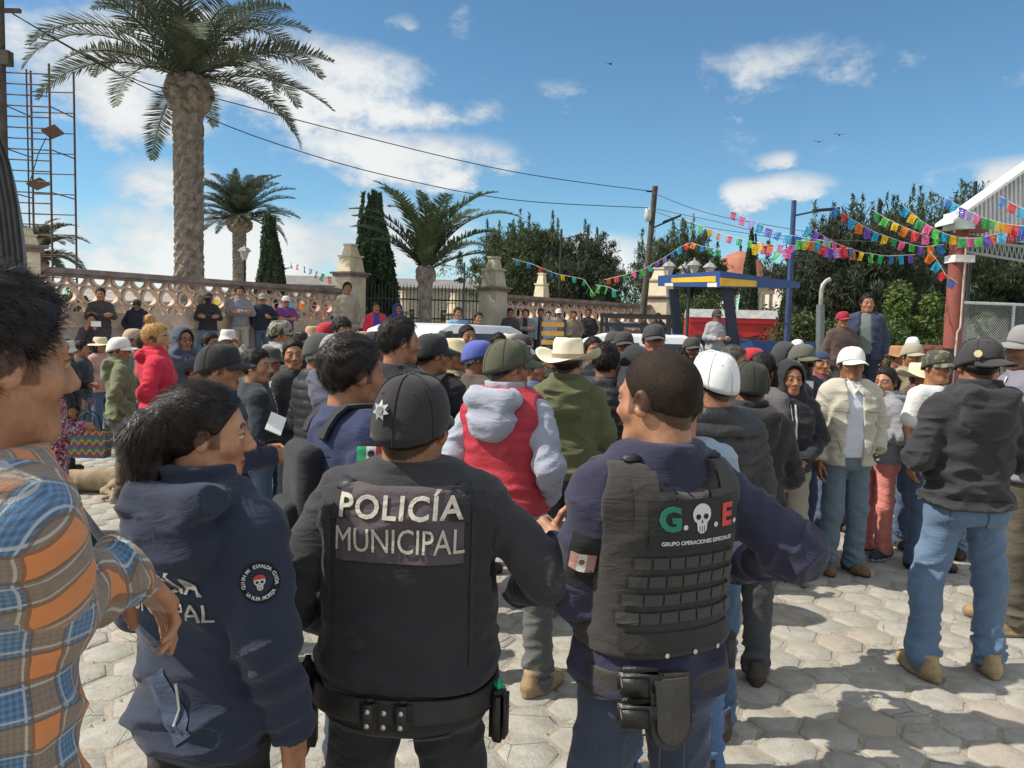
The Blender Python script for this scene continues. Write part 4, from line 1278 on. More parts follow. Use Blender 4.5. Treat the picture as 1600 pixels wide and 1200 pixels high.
low_building(at(690, 500, 90), 20, 8, 4.2, 0, 'distant dark roofed house beyond the iron gate', paint((.45, .35, .33), .9), paint((.16, .15, .16), .8), 4)
low_building(at(1236, 500, 62), 9, 8, 6.2, R(8), 'pale stone building half hidden by the dark trees', paint((.62, .55, .47), .9), paint((.25, .20, .17), .9), 3)
# ------------------------------------------------------------------ vegetation
def leafmat(c, c2=None, rough=.6, trans=.25):
    key = ('leaf', c, c2, rough)
    if key in _mats: return _mats[key]
    m, gg, b = principled('leaf'); oc = objcoord(gg)
    c2 = c2 or tuple(x * 1.9 for x in c)
    n = gg.noise(oc, 1.6, 3, .6); n2 = gg.noise(oc, 40, 2)
    col = gg.mix(gg.sstep(gg.m('ADD', gg.m('MULTIPLY', n, .6), gg.m('MULTIPLY', n2, .4)), .35, .65), rgba(c), rgba(c2))
    gg.l.new(col, b.inputs['Base Color']); b.inputs['Roughness'].default_value = rough
    b.inputs['Specular IOR Level'].default_value = .3
    tr = gg.node('ShaderNodeBsdfTranslucent'); gg.l.new(col, tr.inputs[0])
    mx = gg.node('ShaderNodeMixShader'); mx.inputs[0].default_value = trans
    gg.l.new(b.outputs[0], mx.inputs[1]); gg.l.new(tr.outputs[0], mx.inputs[2])
    out = [n_ for n_ in gg.n if n_.type == 'OUTPUT_MATERIAL'][0]; gg.l.new(mx.outputs[0], out.inputs[0])
    _mats[key] = m; return m
BARK = paint((.16, .125, .09), .95, .3, 5, 0, .8, 30)
PALMBARK = paint((.27, .225, .185), .95, .35, 6, 0, .8, 30, (.10, .085, .07))
def frond_mesh(L, droop, n=52, leaf=.42, seed=0, curve=0.6):
    """feather frond: rachis along +X rising then arching, leaflets both sides in a V"""
    rg = random.Random(seed); V = []; F = []
    pts = []; x = z = 0; a = curve
    st = L / n
    for i in range(n + 1):
        pts.append(Vector((x, 0, z))); t = i / n
        a = curve - droop * t ** 1.5
        x += st * math.cos(a); z += st * math.sin(a)
    def quad(a_, b_, c_, d_):
        k = len(V); V.extend([a_, b_, c_, d_]); F.append((k, k + 1, k + 2, k + 3))
    for i in range(n):
        w0 = .028 * (1 - i / n) + .006; w1 = .028 * (1 - (i + 1) / n) + .006
        p, q = pts[i], pts[i + 1]
        quad(p + Vector((0, -w0, 0)), q + Vector((0, -w1, 0)), q + Vector((0, w1, 0)), p + Vector((0, w0, 0)))
        quad(p + Vector((0, -w0, 0)), q + Vector((0, -w1, 0)), q + Vector((0, 0, -w1)), p + Vector((0, 0, -w0)))
    for i in range(2, n):
        t = i / n; d = (pts[min(i + 1, n)] - pts[i - 1]).normalized(); up = Vector((-d.z, 0, d.x))
        ln = leaf * math.sin(math.pi * min(1, .12 + t * .86)) ** .7 * rg.uniform(.85, 1.1)
        for k in range(2):
          for s in (-1, 1):
            dirv = (d * rg.uniform(.5, .8) + Vector((0, s, 0)) * rg.uniform(.75, 1.0) + up * rg.uniform(.05, .45)).normalized()
            p = pts[i] + d * (st * .5 * k)
            wv = d * .020
            mid = p + dirv * ln * .55 - Vector((0, 0, .01)); tip = p + dirv * ln - Vector((0, 0, .06 * ln))
            kk = len(V); V.extend([p - wv * .6, p + wv * .6, mid + wv, mid - wv, tip]); F.append((kk, kk + 1, kk + 2, kk + 3)); F.append((kk + 3, kk + 2, kk + 4))
    me = bpy.data.meshes.new('frond'); me.from_pydata(V, [], F); me.update()
    return me
def palm(P, htrunk, rt, L, label, nf=46, bulge=1.45, z0=0.0, up=.35, seed=0, lowest=-.5, leafc=((.06, .078, .05), (.13, .15, .095)), leaf=.46, dr_=1.0):
    rg = random.Random(seed)
    root = empty('palm_tree', (P.x, P.y, z0)); tag(root, label, 'palm tree')
    # trunk with leaf-scar diamonds
    n = 32; rows = max(16, int(htrunk / .085)); V = []; F = []
    for j in range(rows + 1):
        z = htrunk * j / rows; t = j / rows
        r = rt * (1.10 - .16 * min(1, t * 4) + .02 * math.sin(9 * t))
        if htrunk - z < rt * 2.4: r = rt * (.95 + (bulge - .95) * math.sin(min(1, (htrunk - z) / (rt * 2.4)) * math.pi) ** .55)
        for i in range(n):
            a = 2 * math.pi * (i + .5 * (j % 2)) / n
            k = 1 + (.085 if (i // 2 + (j // 2)) % 2 == 0 else -.06) * rg.uniform(.6, 1.5)
            if htrunk - z < rt * 2.4: k = 1 + (.15 if (i // 2 + j // 3) % 2 == 0 else -.06) * rg.uniform(.5, 1.5)
            V.append((r * k * math.cos(a), r * k * math.sin(a), z + rg.uniform(-.02, .02)))
    for j in range(rows):
        for i in range(n): F.append((j * n + i, j * n + (i + 1) % n, (j + 1) * n + (i + 1) % n, (j + 1) * n + i))
    me = bpy.data.meshes.new('trunk'); me.from_pydata(V, [], F); me.update()
    link('trunk', me, PALMBARK, root)
    LM = leafmat(*leafc)
    vars_ = [frond_mesh(L * k, dr * dr_, leaf=leaf, seed=seed * 10 + i, curve=cv) for i, (k, dr, cv) in enumerate([(1, 1.5, .9), (.95, 1.2, .8), (1.05, 1.8, .9), (.9, .9, .6), (1, 1.4, 1.0)])]
    for i in range(nf):
        a = i * 2.399963 + rg.uniform(-.2, .2); t = i / nf                  # from the lowest to the youngest
        el = lowest + (1.25 - lowest) * t ** .85 + rg.uniform(-.12, .12) - .75
        o = link('frond', vars_[rg.randrange(5)], LM, root, loc=(rt * .5 * math.cos(a) * (1 - t), rt * .5 * math.sin(a) * (1 - t), htrunk - .08 + .12 * t))
        o.rotation_euler = Euler((rg.uniform(-.3, .3), -el, a), 'XYZ')
        s_ = (.85 + .25 * math.sin(t * math.pi)) * rg.uniform(.9, 1.1) * (1 - up * .2 * t); o.scale = (s_, s_, s_)
    return root
def leaf_cloud(pts, size, seed=0, aspect=2.2, up=.0, cross=False):
    """small folded leaves at pts; returns V, F arrays"""
    rg = np.random.default_rng(seed); n = len(pts); pts = np.asarray(pts)
    d = rg.normal(size=(n, 3)); d[:, 2] += up; d /= np.linalg.norm(d, axis=1)[:, None]
    s = np.cross(d, rg.normal(size=(n, 3))); s /= np.linalg.norm(s, axis=1)[:, None]
    L = size * (.6 + .8 * rg.random((n, 1))); W = L / aspect
    V = np.stack([pts - d * L * .5, pts + s * W * .5, pts + d * L * .5, pts - s * W * .5], 1).reshape(-1, 3)
    F = np.arange(4 * n).reshape(-1, 4)
    return V, F
def cypress(P, h, r, label, z0=0.0, seed=0, sharp=.8):
    rg = np.random.default_rng(seed); root = empty('cypress_tree', (P.x, P.y, z0)); tag(root, label, 'cypress')
    b = MB(); b.tube([(0, 0, 0), (0, 0, h * .5), (0, 0, h * .9)], [.12, .09, .03], 8); b.build('trunk', BARK, root)
    prof = lambda t: np.where(t < .16, .55 + .45 * (t / .16) ** .7, (1 - ((t - .16) / .84) ** 1.6) ** .85)
    n = 15000; t = rg.random(n) ** .9; a = rg.random(n) * 2 * np.pi
    lump = 1 + .10 * np.sin(a * 5 + t * 9) + .07 * np.sin(a * 11 - t * 23 + 1)
    rr = r * prof(t) * lump * (1 - .16 * rg.random(n) ** 2)
    z = .3 + (h - .3) * t
    pts = np.stack([rr * np.cos(a), rr * np.sin(a), z], 1)
    V, F = leaf_cloud(pts, .17, seed, 2.6, up=1.5)
    # spiky leaders on top
    m_ = 1600; k = rg.integers(0, 9, m_); u = rg.random(m_)
    lx = np.array([rg.normal(0, r * .24) for _ in range(9)]); ly = np.array([rg.normal(0, r * .24) for _ in range(9)]); lh = h * np.array([1.0 - .06 * rg.random() * j / 3 for j in range(9)])
    p2 = np.stack([lx[k] * (1 - u * .3) + rg.normal(0, .05, m_) * (1 - u * .7), ly[k] * (1 - u * .3) + rg.normal(0, .05, m_) * (1 - u * .7), h * .80 + (lh[k] * 1.03 - h * .80) * u], 1)
    V2, F2 = leaf_cloud(p2, .16, seed + 1, 3.0, up=2.5)
    # inner mass
    tt = np.linspace(0, 1, 16); prof_ = [(float(r * .86 * prof(np.array(q)) + .01), float(.32 + (h * .93 - .32) * q)) for q in tt]
    c = MB(); c.lathe(prof_, 18); Vc = np.array(c.V); Fc = [f for f in c.F if len(f) == 4]
    link('crown', mesh_np('crown', np.concatenate([V, V2, Vc]), np.concatenate([F, F2 + len(V), np.array(Fc) + len(V) + len(V2)]), smooth=False), leafmat((.038, .064, .034), (.07, .11, .058), .75, .12), root)
    return root
def feathery(P, h, spread, label, z0=0.0, seed=0, nb=70, c=((.045, .066, .032), (.12, .155, .07)), leaf=.16, lo=.12, name='casuarina_tree', dens=1.0, up=.9, flat=1.0):
    """needle tree: many rising limbs, each a plume of fine foliage"""
    rg = np.random.default_rng(seed); root = empty(name, (P.x, P.y, z0)); tag(root, label, 'tree')
    b = MB(); rt = .035 * h + .05
    b.tube([(0, 0, 0), (.1, 0, h * .3), (0, .05, h * .6), (.05, 0, h * .92)], [rt, rt * .8, rt * .5, .03], 8)
    P_ = []
    for i in range(nb):
        t0 = lo + (.92 - lo) * rg.random(); a = rg.random() * 2 * np.pi
        reach = spread * (1.0 - .62 * max(0, (t0 - .35) / .65)) * rg.uniform(.5, 1.15) * (.8 + .2 * min(1, t0 / .3))
        el = rg.uniform(.15, up) + .5 * t0
        base = np.array([0, 0, h * t0]); L = reach / max(.25, math.cos(el)); L = min(L, h * .5)
        dirv = np.array([math.cos(a) * math.cos(el), math.sin(a) * math.cos(el) * flat, math.sin(el)])
        m_ = int(280 * dens * (.5 + L / spread)); u = rg.random(m_) ** .75
        bend = np.array([0, 0, 1]) * (u ** 2)[:, None] * L * .22
        w_ = (.07 + .24 * L * np.sin(np.pi * np.minimum(1, u * .9 + .08)))[:, None]
        p = base + dirv * (u * L)[:, None] + bend + rg.normal(0, 1, (m_, 3)) * w_ * np.array([.5, .5, .7])
        P_.append(p)
        if i % 2 == 0: b.tube([tuple(base), tuple(base + dirv * L * .5 + np.array([0, 0, L * .05])), tuple(base + dirv * L * .95 + np.array([0, 0, L * .2]))], [rt * .28, rt * .15, .008], 5)
    nl_ = len(P_)
    # leaders
    for k in range(30):
        q = rg.normal(0, spread * .36, 2); hh = h * rg.uniform(.72, 1.06) * (1 - .22 * min(1, np.hypot(*q) / spread)); m_ = int(170 * dens); u = rg.random(m_)
        P_.append(np.stack([q[0] + rg.normal(0, .17, m_) * (1.08 - u), q[1] + rg.normal(0, .17, m_) * (1.08 - u), h * .55 + (hh - h * .55) * u], 1))
    AP = np.concatenate(P_); nlim = sum(len(q) for q in P_[:nl_]); zt = np.percentile(AP[:nlim, 2], 99.5)
    LP = AP[:nlim]; LP[:, 2] = np.where(LP[:, 2] > h * .4, h * .4 + (LP[:, 2] - h * .4) * (h * .46) / (zt - h * .4), LP[:, 2])
    b.V = [(x, y, (h * .4 + (z - h * .4) * (h * .44) / (zt - h * .4)) if z > h * .4 else z) for x, y, z in b.V]; b.build('trunk', BARK, root)
    V, F = leaf_cloud(AP, leaf * 1.25, seed, 6.0, up=1.3)
    link('crown', mesh_np('crown', V, F, smooth=False), leafmat(c[0], c[1], .65, .3), root)
    return root
def bushy(P, h, r, label, z0=0.0, seed=0, c=((.03, .055, .015), (.09, .14, .04)), leaf=.13, n=6000, name='broadleaf_tree', trunk=.08, cat='tree'):
    rg = np.random.default_rng(seed); root = empty(name, (P.x, P.y, z0)); tag(root, label, cat)
    b = MB(); b.tube([(0, 0, 0), (.05, 0, h * trunk), (0, 0, h * .7)], [.05 * h ** .5, .04 * h ** .5, .02], 7)
    cl = []
    for k in range(26):
        v = rg.normal(size=3); v /= np.linalg.norm(v); q = v * rg.random() ** .4 * np.array([r, r, h * (1 - trunk) * .5]) * .85
        cl.append((q + np.array([0, 0, h * (trunk + (1 - trunk) * .5)]), r * rg.uniform(.22, .42)))
        if k < 10: b.tube([(0, 0, h * trunk * .9), tuple(cl[-1][0] * .6 + np.array([0, 0, h * trunk * .4])), tuple(cl[-1][0])], [.025 * h ** .5, .015, .006], 5)
    b.build('trunk', BARK, root)
    P_ = []
    for q, rr in cl:
        m_ = n // 26; v = rg.normal(size=(m_, 3)); v /= np.linalg.norm(v, axis=1)[:, None]
        P_.append(q + v * rr * (rg.random((m_, 1)) ** .35))
    V, F = leaf_cloud(np.concatenate(P_), leaf, seed, 1.9)
    link('crown', mesh_np('crown', V, F, smooth=False), leafmat(c[0], c[1]), root)
    return root
def ground_h(px, ypx, d): return at(px, ypx, d).z
pb = at(296, 500, 18.8)
palm(pb, ground_h(296, 118, 18.8), .34, 3.6, 'tall palm with thick ringed trunk and great crown behind the balustrade', nf=34, seed=1, lowest=-.12, leaf=.60)
palm(at(374, 500, 36), ground_h(374, 338, 36), .30, 2.7, 'mid sized palm with round crown left of the small cypress', nf=48, seed=2, lowest=-.1, bulge=1.75, dr_=.7)
palm(at(664, 500, 19.3), ground_h(664, 416, 19.3), .17, 2.5, 'young palm with upright fronds in front of the iron gate', nf=22, seed=8, lowest=.62, bulge=1.35, dr_=.85, leafc=((.065, .095, .045), (.14, .18, .085)), leaf=.34)
palm(at(58, 500, 33), ground_h(58, 395, 33), .3, 2.2, 'small dark palm at the far left behind the scaffold', nf=30, seed=4, lowest=-.3)
cypress(at(423, 500, 27), ground_h(423, 340, 27), 0.62, 'smaller dark cypress clipped to a narrow cone', seed=5)
cypress(at(581, 500, 21.6), ground_h(581, 306, 21.6), .84, 'tall broad cypress beside the cream gate pillar', seed=6)
feathery(at(822, 500, 40), ground_h(830, 328, 40), 4.6, 'big feathery casuarina behind the right balustrade', seed=7, nb=150, dens=1.2, leaf=.22)
feathery(at(908, 500, 39), ground_h(912, 342, 39), 3.0, 'darker casuarina leaning right beside the big one', seed=8, nb=90, leaf=.22, c=((.036, .05, .032), (.09, .115, .07)))
feathery(at(1062, 500, 42), ground_h(1062, 332, 42), 3.0, 'pointed casuarina behind the tractor canopy', seed=9, nb=110, leaf=.22)
feathery(at(1330, 500, 27), ground_h(1330, 300, 27), 3.6, 'large dark casuarina right of the blue lamp post', seed=10, nb=170, lo=.22, leaf=.19, c=((.036, .048, .03), (.09, .11, .07)), dens=1.2)
feathery(at(1440, 500, 30), ground_h(1450, 278, 30), 3.6, 'tall casuarina with spiky tops left of the red column', seed=11, nb=150, lo=.06, leaf=.19, c=((.038, .055, .03), (.10, .13, .07)), dens=1.1)
feathery(at(1560, 500, 33), ground_h(1560, 256, 33), 3.8, 'tall casuarina rising behind the white gable', seed=12, nb=140, lo=.05, leaf=.2, c=((.038, .055, .03), (.10, .13, .07)))
feathery(at(1640, 500, 30), ground_h(1640, 330, 30), 2.8, 'casuarina at the right edge behind the chain link fence', seed=13, nb=120, lo=.05, leaf=.2, c=((.038, .055, .03), (.10, .13, .07)))
bushy(at(1422, 500, 21), ground_h(1422, 428, 21), .95, 'bright green leafy tree left of the red column', seed=14, c=((.05, .09, .018), (.14, .20, .05)), n=7000, leaf=.12)
bushy(at(1105, 500, 30), ground_h(1105, 462, 30), 1.5, 'green hedge tree behind the tractor cab', seed=15, n=7000, c=((.035, .06, .018), (.09, .13, .045)))
bushy(at(1060, 500, 33), ground_h(1060, 452, 33), 1.4, 'leafy tree between the end pillar and the tractor', seed=16, n=6000)
bushy(at(1238, 500, 27), ground_h(1245, 470, 27), 1.5, 'low leafy tree right of the kiosk', seed=17, n=6000, c=((.022, .04, .015), (.06, .09, .035)))
bushy(at(1265, 500, 20), ground_h(1265, 490, 20), 1.2, 'dense green bush behind the tractor exhaust', seed=18, n=5000, c=((.03, .05, .015), (.075, .11, .035)))
bushy(at(1438, 500, 16.5), ground_h(1438, 505, 16.5), .62, 'low clipped hedge on the brick planter', seed=19, n=4000, leaf=.09, name='hedge_bush', cat='bush', c=((.045, .08, .02), (.11, .17, .05)))
bushy(at(1535, 500, 17.5), ground_h(1535, 480, 17.5), .62, 'round pale shrub behind the chain link fence', seed=20, n=4000, leaf=.1, name='shrub', cat='bush', c=((.06, .085, .03), (.13, .17, .07)))
bushy(at(1580, 500, 17.5), ground_h(1580, 505, 17.5), .5, 'small round shrub right behind the chain link fence', seed=21, n=3000, leaf=.1, name='shrub', cat='bush')
bushy(at(110, 500, 30), ground_h(110, 428, 30), .7, 'small dark tree seen through the left rings', seed=22, n=2500)
for k_, (px, lb) in enumerate([(960, 'hazy green tree far behind the garland'), (1000, 'second hazy tree far behind the garland'), (1330, 'green shrubbery behind the man in brown'), (1385, 'green shrubbery behind the man in navy')]):
    d_ = 60 if k_ < 2 else 19
    bushy(at(px, 500, d_), ground_h(px, 462 if k_ < 2 else 500, d_), 2.4 if k_ < 2 else 1.0, lb, seed=30 + k_, n=3000, leaf=.2 if k_ < 2 else .11)
cypress(at(1168, 500, 40), ground_h(1168, 362, 40), .50, 'slim dark cypress in front of the kiosk dome', seed=24)
cypress(at(1229, 500, 36), ground_h(1229, 430, 36), .42, 'thin cypress behind the blue lamp post', seed=25)
# ------------------------------------------------------------------ poles, lamps, wires
BLUE = paint((.035, .06, .16), .5, .15, 6)
STEEL = paint((.35, .36, .37), .45, .12, 8, .6)
DARK = paint((.02, .02, .023), .55, .2, 8)
WOODP = paint((.09, .075, .065), .9, .25, 5, 0, .6, 30)
def street_lamp(px, ytop, d, label, arm=1, aw=.75, mat=None, az=0.0):
    P = at(px, 500, d); h = at(px, ytop, d).z
    root = empty('street_lamp', (P.x, P.y, 0)); tag(root, label, 'street lamp')
    b = MB(); b.tube([(0, 0, 0), (0, 0, h)], [.075, .05], 10); b.box((0, 0, .03), (.3, .3, .06)); b.build('pole', mat or BLUE, root)
    b = MB(); b.tube([(0, 0, h * .93), (arm * aw * .6, 0, h * .955)], .022, 6); b.build('arm', mat or BLUE, root)
    b = MB(); b.box((arm * aw * .85, 0, h * .962), (.52, .2, .045), (0, -arm * .10, 0)); b.build('lamp_head', DARK, root)
    return root
street_lamp(1231, 313, 16.5, 'dark blue lamp post with single flat lamp head right of the tractor', 1, .8)
street_lamp(873, 358, 33, 'dark lamp post in front of the casuarina', 1, 1.0, DARK)
street_lamp(724, 410, 44, 'distant lamp post with arm to the left beyond the gate', -1, 1.2)
street_lamp(440, 414, 50, 'small distant blue lamp post behind the balustrade', 1, .3)
def lantern_post(px, ytop, d, label, heads=1):
    P = at(px, 500, d); h = at(px, ytop, d).z - .35
    root = empty('lantern_post', (P.x, P.y, 0)); tag(root, label, 'lantern post')
    b = MB(); b.tube([(0, 0, 0), (0, 0, .5), (0, 0, .55), (0, 0, h)], [.10, .09, .05, .04], 10); b.build('pole', DARK, root)
    for k in range(heads):
        a = k * 2 * math.pi / heads; ox, oy = (0, 0) if heads == 1 else (.55 * math.cos(a), .55 * math.sin(a))
        if heads > 1:
            q = MB(); q.tube([(0, 0, h - .5), (ox * .5, oy * .5, h - .1), (ox, oy, h - .15)], .018, 6); q.build('bracket', DARK, root)
        zz = h if heads == 1 else h - .5
        l_ = MB(); l_.lathe([(.06, 0), (.15, .26)], 6, (ox, oy, zz), smooth=False); lo_ = l_.build('lantern', paint((.45, .48, .46), .25), root)
        c = MB(); c.lathe([(.21, .26), (.12, .36), (.03, .40), (.02, .46)], 6, (ox, oy, zz), smooth=False); c.build('lantern_roof', paint((.30, .31, .30), .5), lo_)
lantern_post(382, 388, 23, 'single pale lantern on a post behind the balustrade')
lantern_post(1074, 383, 21, 'dark post with four hanging lanterns behind the tractor', 4)
lantern_post(991, 440, 45, 'small curled lantern post far behind the right balustrade', 2)
# utility pole with camera
up0, up1 = at(1000, 500, 25), at(1024, 291, 25)
root = empty('utility_pole', (up0.x, up0.y, 0)); tag(root, 'leaning wooden utility pole with surveillance camera and lamp arm', 'utility pole')
U = lambda v: Vector(v) - Vector((up0.x, up0.y, 0))
zb = Vector((up0.x - .05, up0.y, 0))
b = MB(); b.tube([U(zb), U(up1)], [.13, .085], 10); b.build('pole', WOODP, root)
b = MB(); p1 = at(1018, 357, 25); p2 = at(1055, 341, 25); b.tube([U(p1), U(p2)], .03, 6); b.box(U(at(1050, 342, 25)), (.6, .2, .06), (0, -.38, 0)); b.build('lamp_arm', DARK, root)
b = MB(); p1 = at(1022, 300, 25); b.box(U(p1), (.10, .10, .30)); b.box(U(at(1016, 299, 25)), (.25, .05, .05)); b.build('insulator', DARK, root)
b = MB(); pc = U(at(1013, 332, 25)); b.lathe([(.02, -.30), (.11, -.26), (.13, -.10), (.12, 0.0), (.10, .12), (.03, .16)], 12, pc); b.build('surveillance_camera', paint((.55, .56, .56), .4), root)
lp = at(3, 20, 17)
root = empty('utility_pole', (lp.x - .05, lp.y, 0)); tag(root, 'dark utility pole at the left edge of the picture', 'utility pole')
b = MB(); b.tube([(0, 0, 0), (0, 0, lp.z + 1)], [.12, .09], 10); b.build('pole', WOODP, root)
b = MB(); b.box((.15, 0, lp.z + .05), (.6, .08, .08)); b.build('crossarm', WOODP, root)
b = MB(); b.box((.12, 0, lp.z - .95), (.2, .2, .3)); b.build('transformer_box', WOODP, root)
def wire(pts, d0, d1, label, r=.012, sag=None):
    n = len(pts); V = []
    L = [0]
    for i in range(1, n): L.append(L[-1] + math.hypot(pts[i][0] - pts[i - 1][0], pts[i][1] - pts[i - 1][1]))
    fine = []
    for i in range(n - 1):
        for k in range(8):
            t = k / 8; u = (L[i] + t * (L[i + 1] - L[i])) / L[-1]
            # catmull-rom through the points
            p0, p1_, p2_, p3 = pts[max(i - 1, 0)], pts[i], pts[i + 1], pts[min(i + 2, n - 1)]
            q = [0.5 * (2 * p1_[j] + (p2_[j] - p0[j]) * t + (2 * p0[j] - 5 * p1_[j] + 4 * p2_[j] - p3[j]) * t * t + (3 * p1_[j] - p0[j] - 3 * p2_[j] + p3[j]) * t ** 3) for j in (0, 1)]
            fine.append(at(q[0], q[1], 1 / ((1 - u) / d0 + u / d1)))
    fine.append(at(pts[-1][0], pts[-1][1], d1))
    b = MB(); b.tube(fine, r, 5)
    o = b.build('power_line', DARK); tag(o, label, 'cable')
wire([(20, 22), (200, 120), (330, 152), (560, 212), (800, 268), (1018, 299)], 17, 25, 'upper power line from the left pole to the utility pole', .013)
wire([(5, 12), (140, 92), (330, 186), (480, 240), (620, 278), (800, 312), (1016, 325)], 17, 25, 'lower power line passing behind the big palm', .013)
wire([(1022, 302), (1080, 325), (1140, 341), (1260, 362)], 25, 22, 'thin cable running right from the utility pole', .009)
wire([(1022, 326), (1100, 342), (1250, 372), (1500, 380)], 25, 17, 'long thin cable from the utility pole to the red column', .009)
wire([(1022, 330), (1090, 352), (1170, 365), (1250, 378)], 25, 22, 'lowest thin cable right of the utility pole', .009)

# ------------------------------------------------------------------ scaffold
S0 = at(46, 500, 20)
root = empty('scaffold_tower', (S0.x, S0.y, 0)); tag(root, 'tall rusty tube scaffold tower at the left', 'scaffold')
RUST = paint((.13, .085, .075), .7, .35, 8, .3)
xl, xr = at(10, 300, 20).x - S0.x, at(80, 300, 20).x - S0.x
zt = at(45, 108, 20).z
def tubeo(name, pts, r, mat, par): b = MB(); b.tube(pts, r, 6); return b.build(name, mat, par)
for x, y in ((xl, 0), (xr, 0), (xl, 1.1), (xr, 1.1)): tubeo('post', [(x, y, 0), (x, y, zt + (.15 if y == 0 else .3))], .027, RUST, root)
tubeo('post', [((xl + xr) / 2, 0, 1), ((xl + xr) / 2, 0, zt)], .02, RUST, root)
k = 0; z = .6
while z < zt:
    tubeo('rung', [(xl, 0, z), (xr, 0, z - .02)], .018, RUST, root)
    if k % 2 == 0: tubeo('rung', [(xl, 1.1, z + .12), (xr, 1.1, z + .12)], .016, RUST, root)
    if k % 4 == 0:
        for x in (xl, xr): tubeo('brace', [(x, 0, z), (x, 1.1, z)], .016, RUST, root)
    z += .27; k += 1
for px, py in ((68, 200), (45, 283)):
    p = at(px, py, 20); b = MB(); b.box((p.x - S0.x, .4, p.z), (.36, .9, .05), (0, -.5, .3)); b.build('plank', paint((.17, .10, .08), .9), root)
tubeo('rope', [at(72, 215, 19.9) - Vector((S0.x, S0.y, 0)), at(60, 240, 19.9) - Vector((S0.x, S0.y, 0)), at(45, 290, 19.9) - Vector((S0.x, S0.y, 0))], .012, DARK, root)

# ------------------------------------------------------------------ dark ribbed truck cover, left
root = empty('ribbed_cover', (at(10, 400, 5.4).x, 5.4, 0)); tag(root, 'dark ribbed curved metal cover at the left edge behind the boy', 'cover')
prof = [(at(x, y, 5.4).x - root.location.x, at(x, y, 5.4).z) for x, y in ((-30, 150), (0, 205), (18, 255), (30, 320), (38, 390), (41, 440), (42, 560), (42, 900))]
V = []; F = []
m_ = 60
for i, (x, z) in enumerate(prof):
    for j in range(m_):
        u = j / (m_ - 1); dx = -u * .5; rib = .012 * math.cos(j * math.pi / 2.5)
        V.append((x + dx, -rib + u * .05, z + u * u * .08))
for i in range(len(prof) - 1):
    for j in range(m_ - 1): F.append((i * m_ + j, (i + 1) * m_ + j, (i + 1) * m_ + j + 1, i * m_ + j + 1))
for i, (x, z) in enumerate(prof): V.append((x - .55, .9, z))
o_ = len(prof) * m_
for i in range(len(prof) - 1): F.append((i * m_, o_ + i, o_ + i + 1, (i + 1) * m_))
me = bpy.data.meshes.new('ribbed_sheet'); me.from_pydata(V, [], F); me.update()
link('ribbed_sheet', me, paint((.05, .05, .055), .5, .2, 5), root)
b = MB(); b.box((-.55, .3, .5), (.6, .4, 1.0)); b.build('frame', DARK, root)

# ------------------------------------------------------------------ sports roof on the right
REDC = paint((.27, .075, .055), .7, .15, 3, 0, .2, 30)
CP = at(1490, 500, 14.2)
root = empty('roof_structure', (CP.x, CP.y, 0)); tag(root, 'white corrugated gable roof on a red column at the right', 'roof structure')
W3 = lambda px, py, d: at(px, py, d) - Vector((CP.x, CP.y, 0))
zc = at(1490, 405, 14.2).z; ztopc = W3(1490, 345, 14.2).z
b = MB(); b.tube([(0, 0, 0), (0, 0, ztopc)], .150, 20); b.build('column', REDC, root)
b = MB(); b.box((.02, -.02, zc), (.36, .36, .13)); b.build('column_band', paint((.75, .73, .70), .7), root)
b = MB(); b.box((-.08, -.1, W3(1478, 347, 14.2).z), (.36, .40, .30)); b.build('floodlight_box', paint((.62, .72, .66), .6), root)
b = MB(); b.box((.18, -.12, ztopc - .12), (.36, .3, .2)); b.build('beam_seat', REDC, root)
# gable sheets
sheet = paint((.62, .64, .66), .45, .1, 2.0, .3)
y0 = -.05
p_lo0, p_lo1 = W3(1497, 362, 14.0), W3(1700, 392, 14.0)
p_up0, p_up1 = W3(1497, 347, 14.0), W3(1700, 190, 14.0)
ns = 30
for i in range(ns):
    a, c = i / ns, (i + .86) / ns
    L = lambda A, B, t: A + (B - A) * t
    V = []
    for t, dy in ((a, 0), (a + (c - a) * .25, -.035), (a + (c - a) * .75, -.035), (c, 0), ((i + 1) / ns, 0)):
        lo_, hi_ = L(p_lo0, p_lo1, t), L(p_up0, p_up1, t)
        V += [(lo_.x, y0 + dy, lo_.z), (hi_.x, y0 + dy, hi_.z)]
    me = bpy.data.meshes.new('corrugated_sheet'); me.from_pydata(V, [], [(2 * k, 2 * k + 2, 2 * k + 3, 2 * k + 1) for k in range(4)]); me.update()
    link('corrugated_sheet', me, sheet, root)
b = MB(); d_ = (p_up1 - p_up0)
b.add([(p_up0.x - .2, y0 - .35, p_up0.z - .05), (p_up1.x, y0 - .35, p_up1.z - .05), (p_up1.x, y0 + .25, p_up1.z - .05), (p_up0.x - .2, y0 + .25, p_up0.z - .05),
       (p_up0.x - .2, y0 - .35, p_up0.z + .01), (p_up1.x, y0 - .35, p_up1.z + .01), (p_up1.x, y0 + .25, p_up1.z + .01), (p_up0.x - .2, y0 + .25, p_up0.z + .01)],
      [(0, 1, 2, 3), (4, 7, 6, 5), (0, 4, 5, 1), (1, 5, 6, 2), (2, 6, 7, 3), (3, 7, 4, 0)]); b.build('roof_sheet', paint((.72, .73, .73), .4, .08), root)
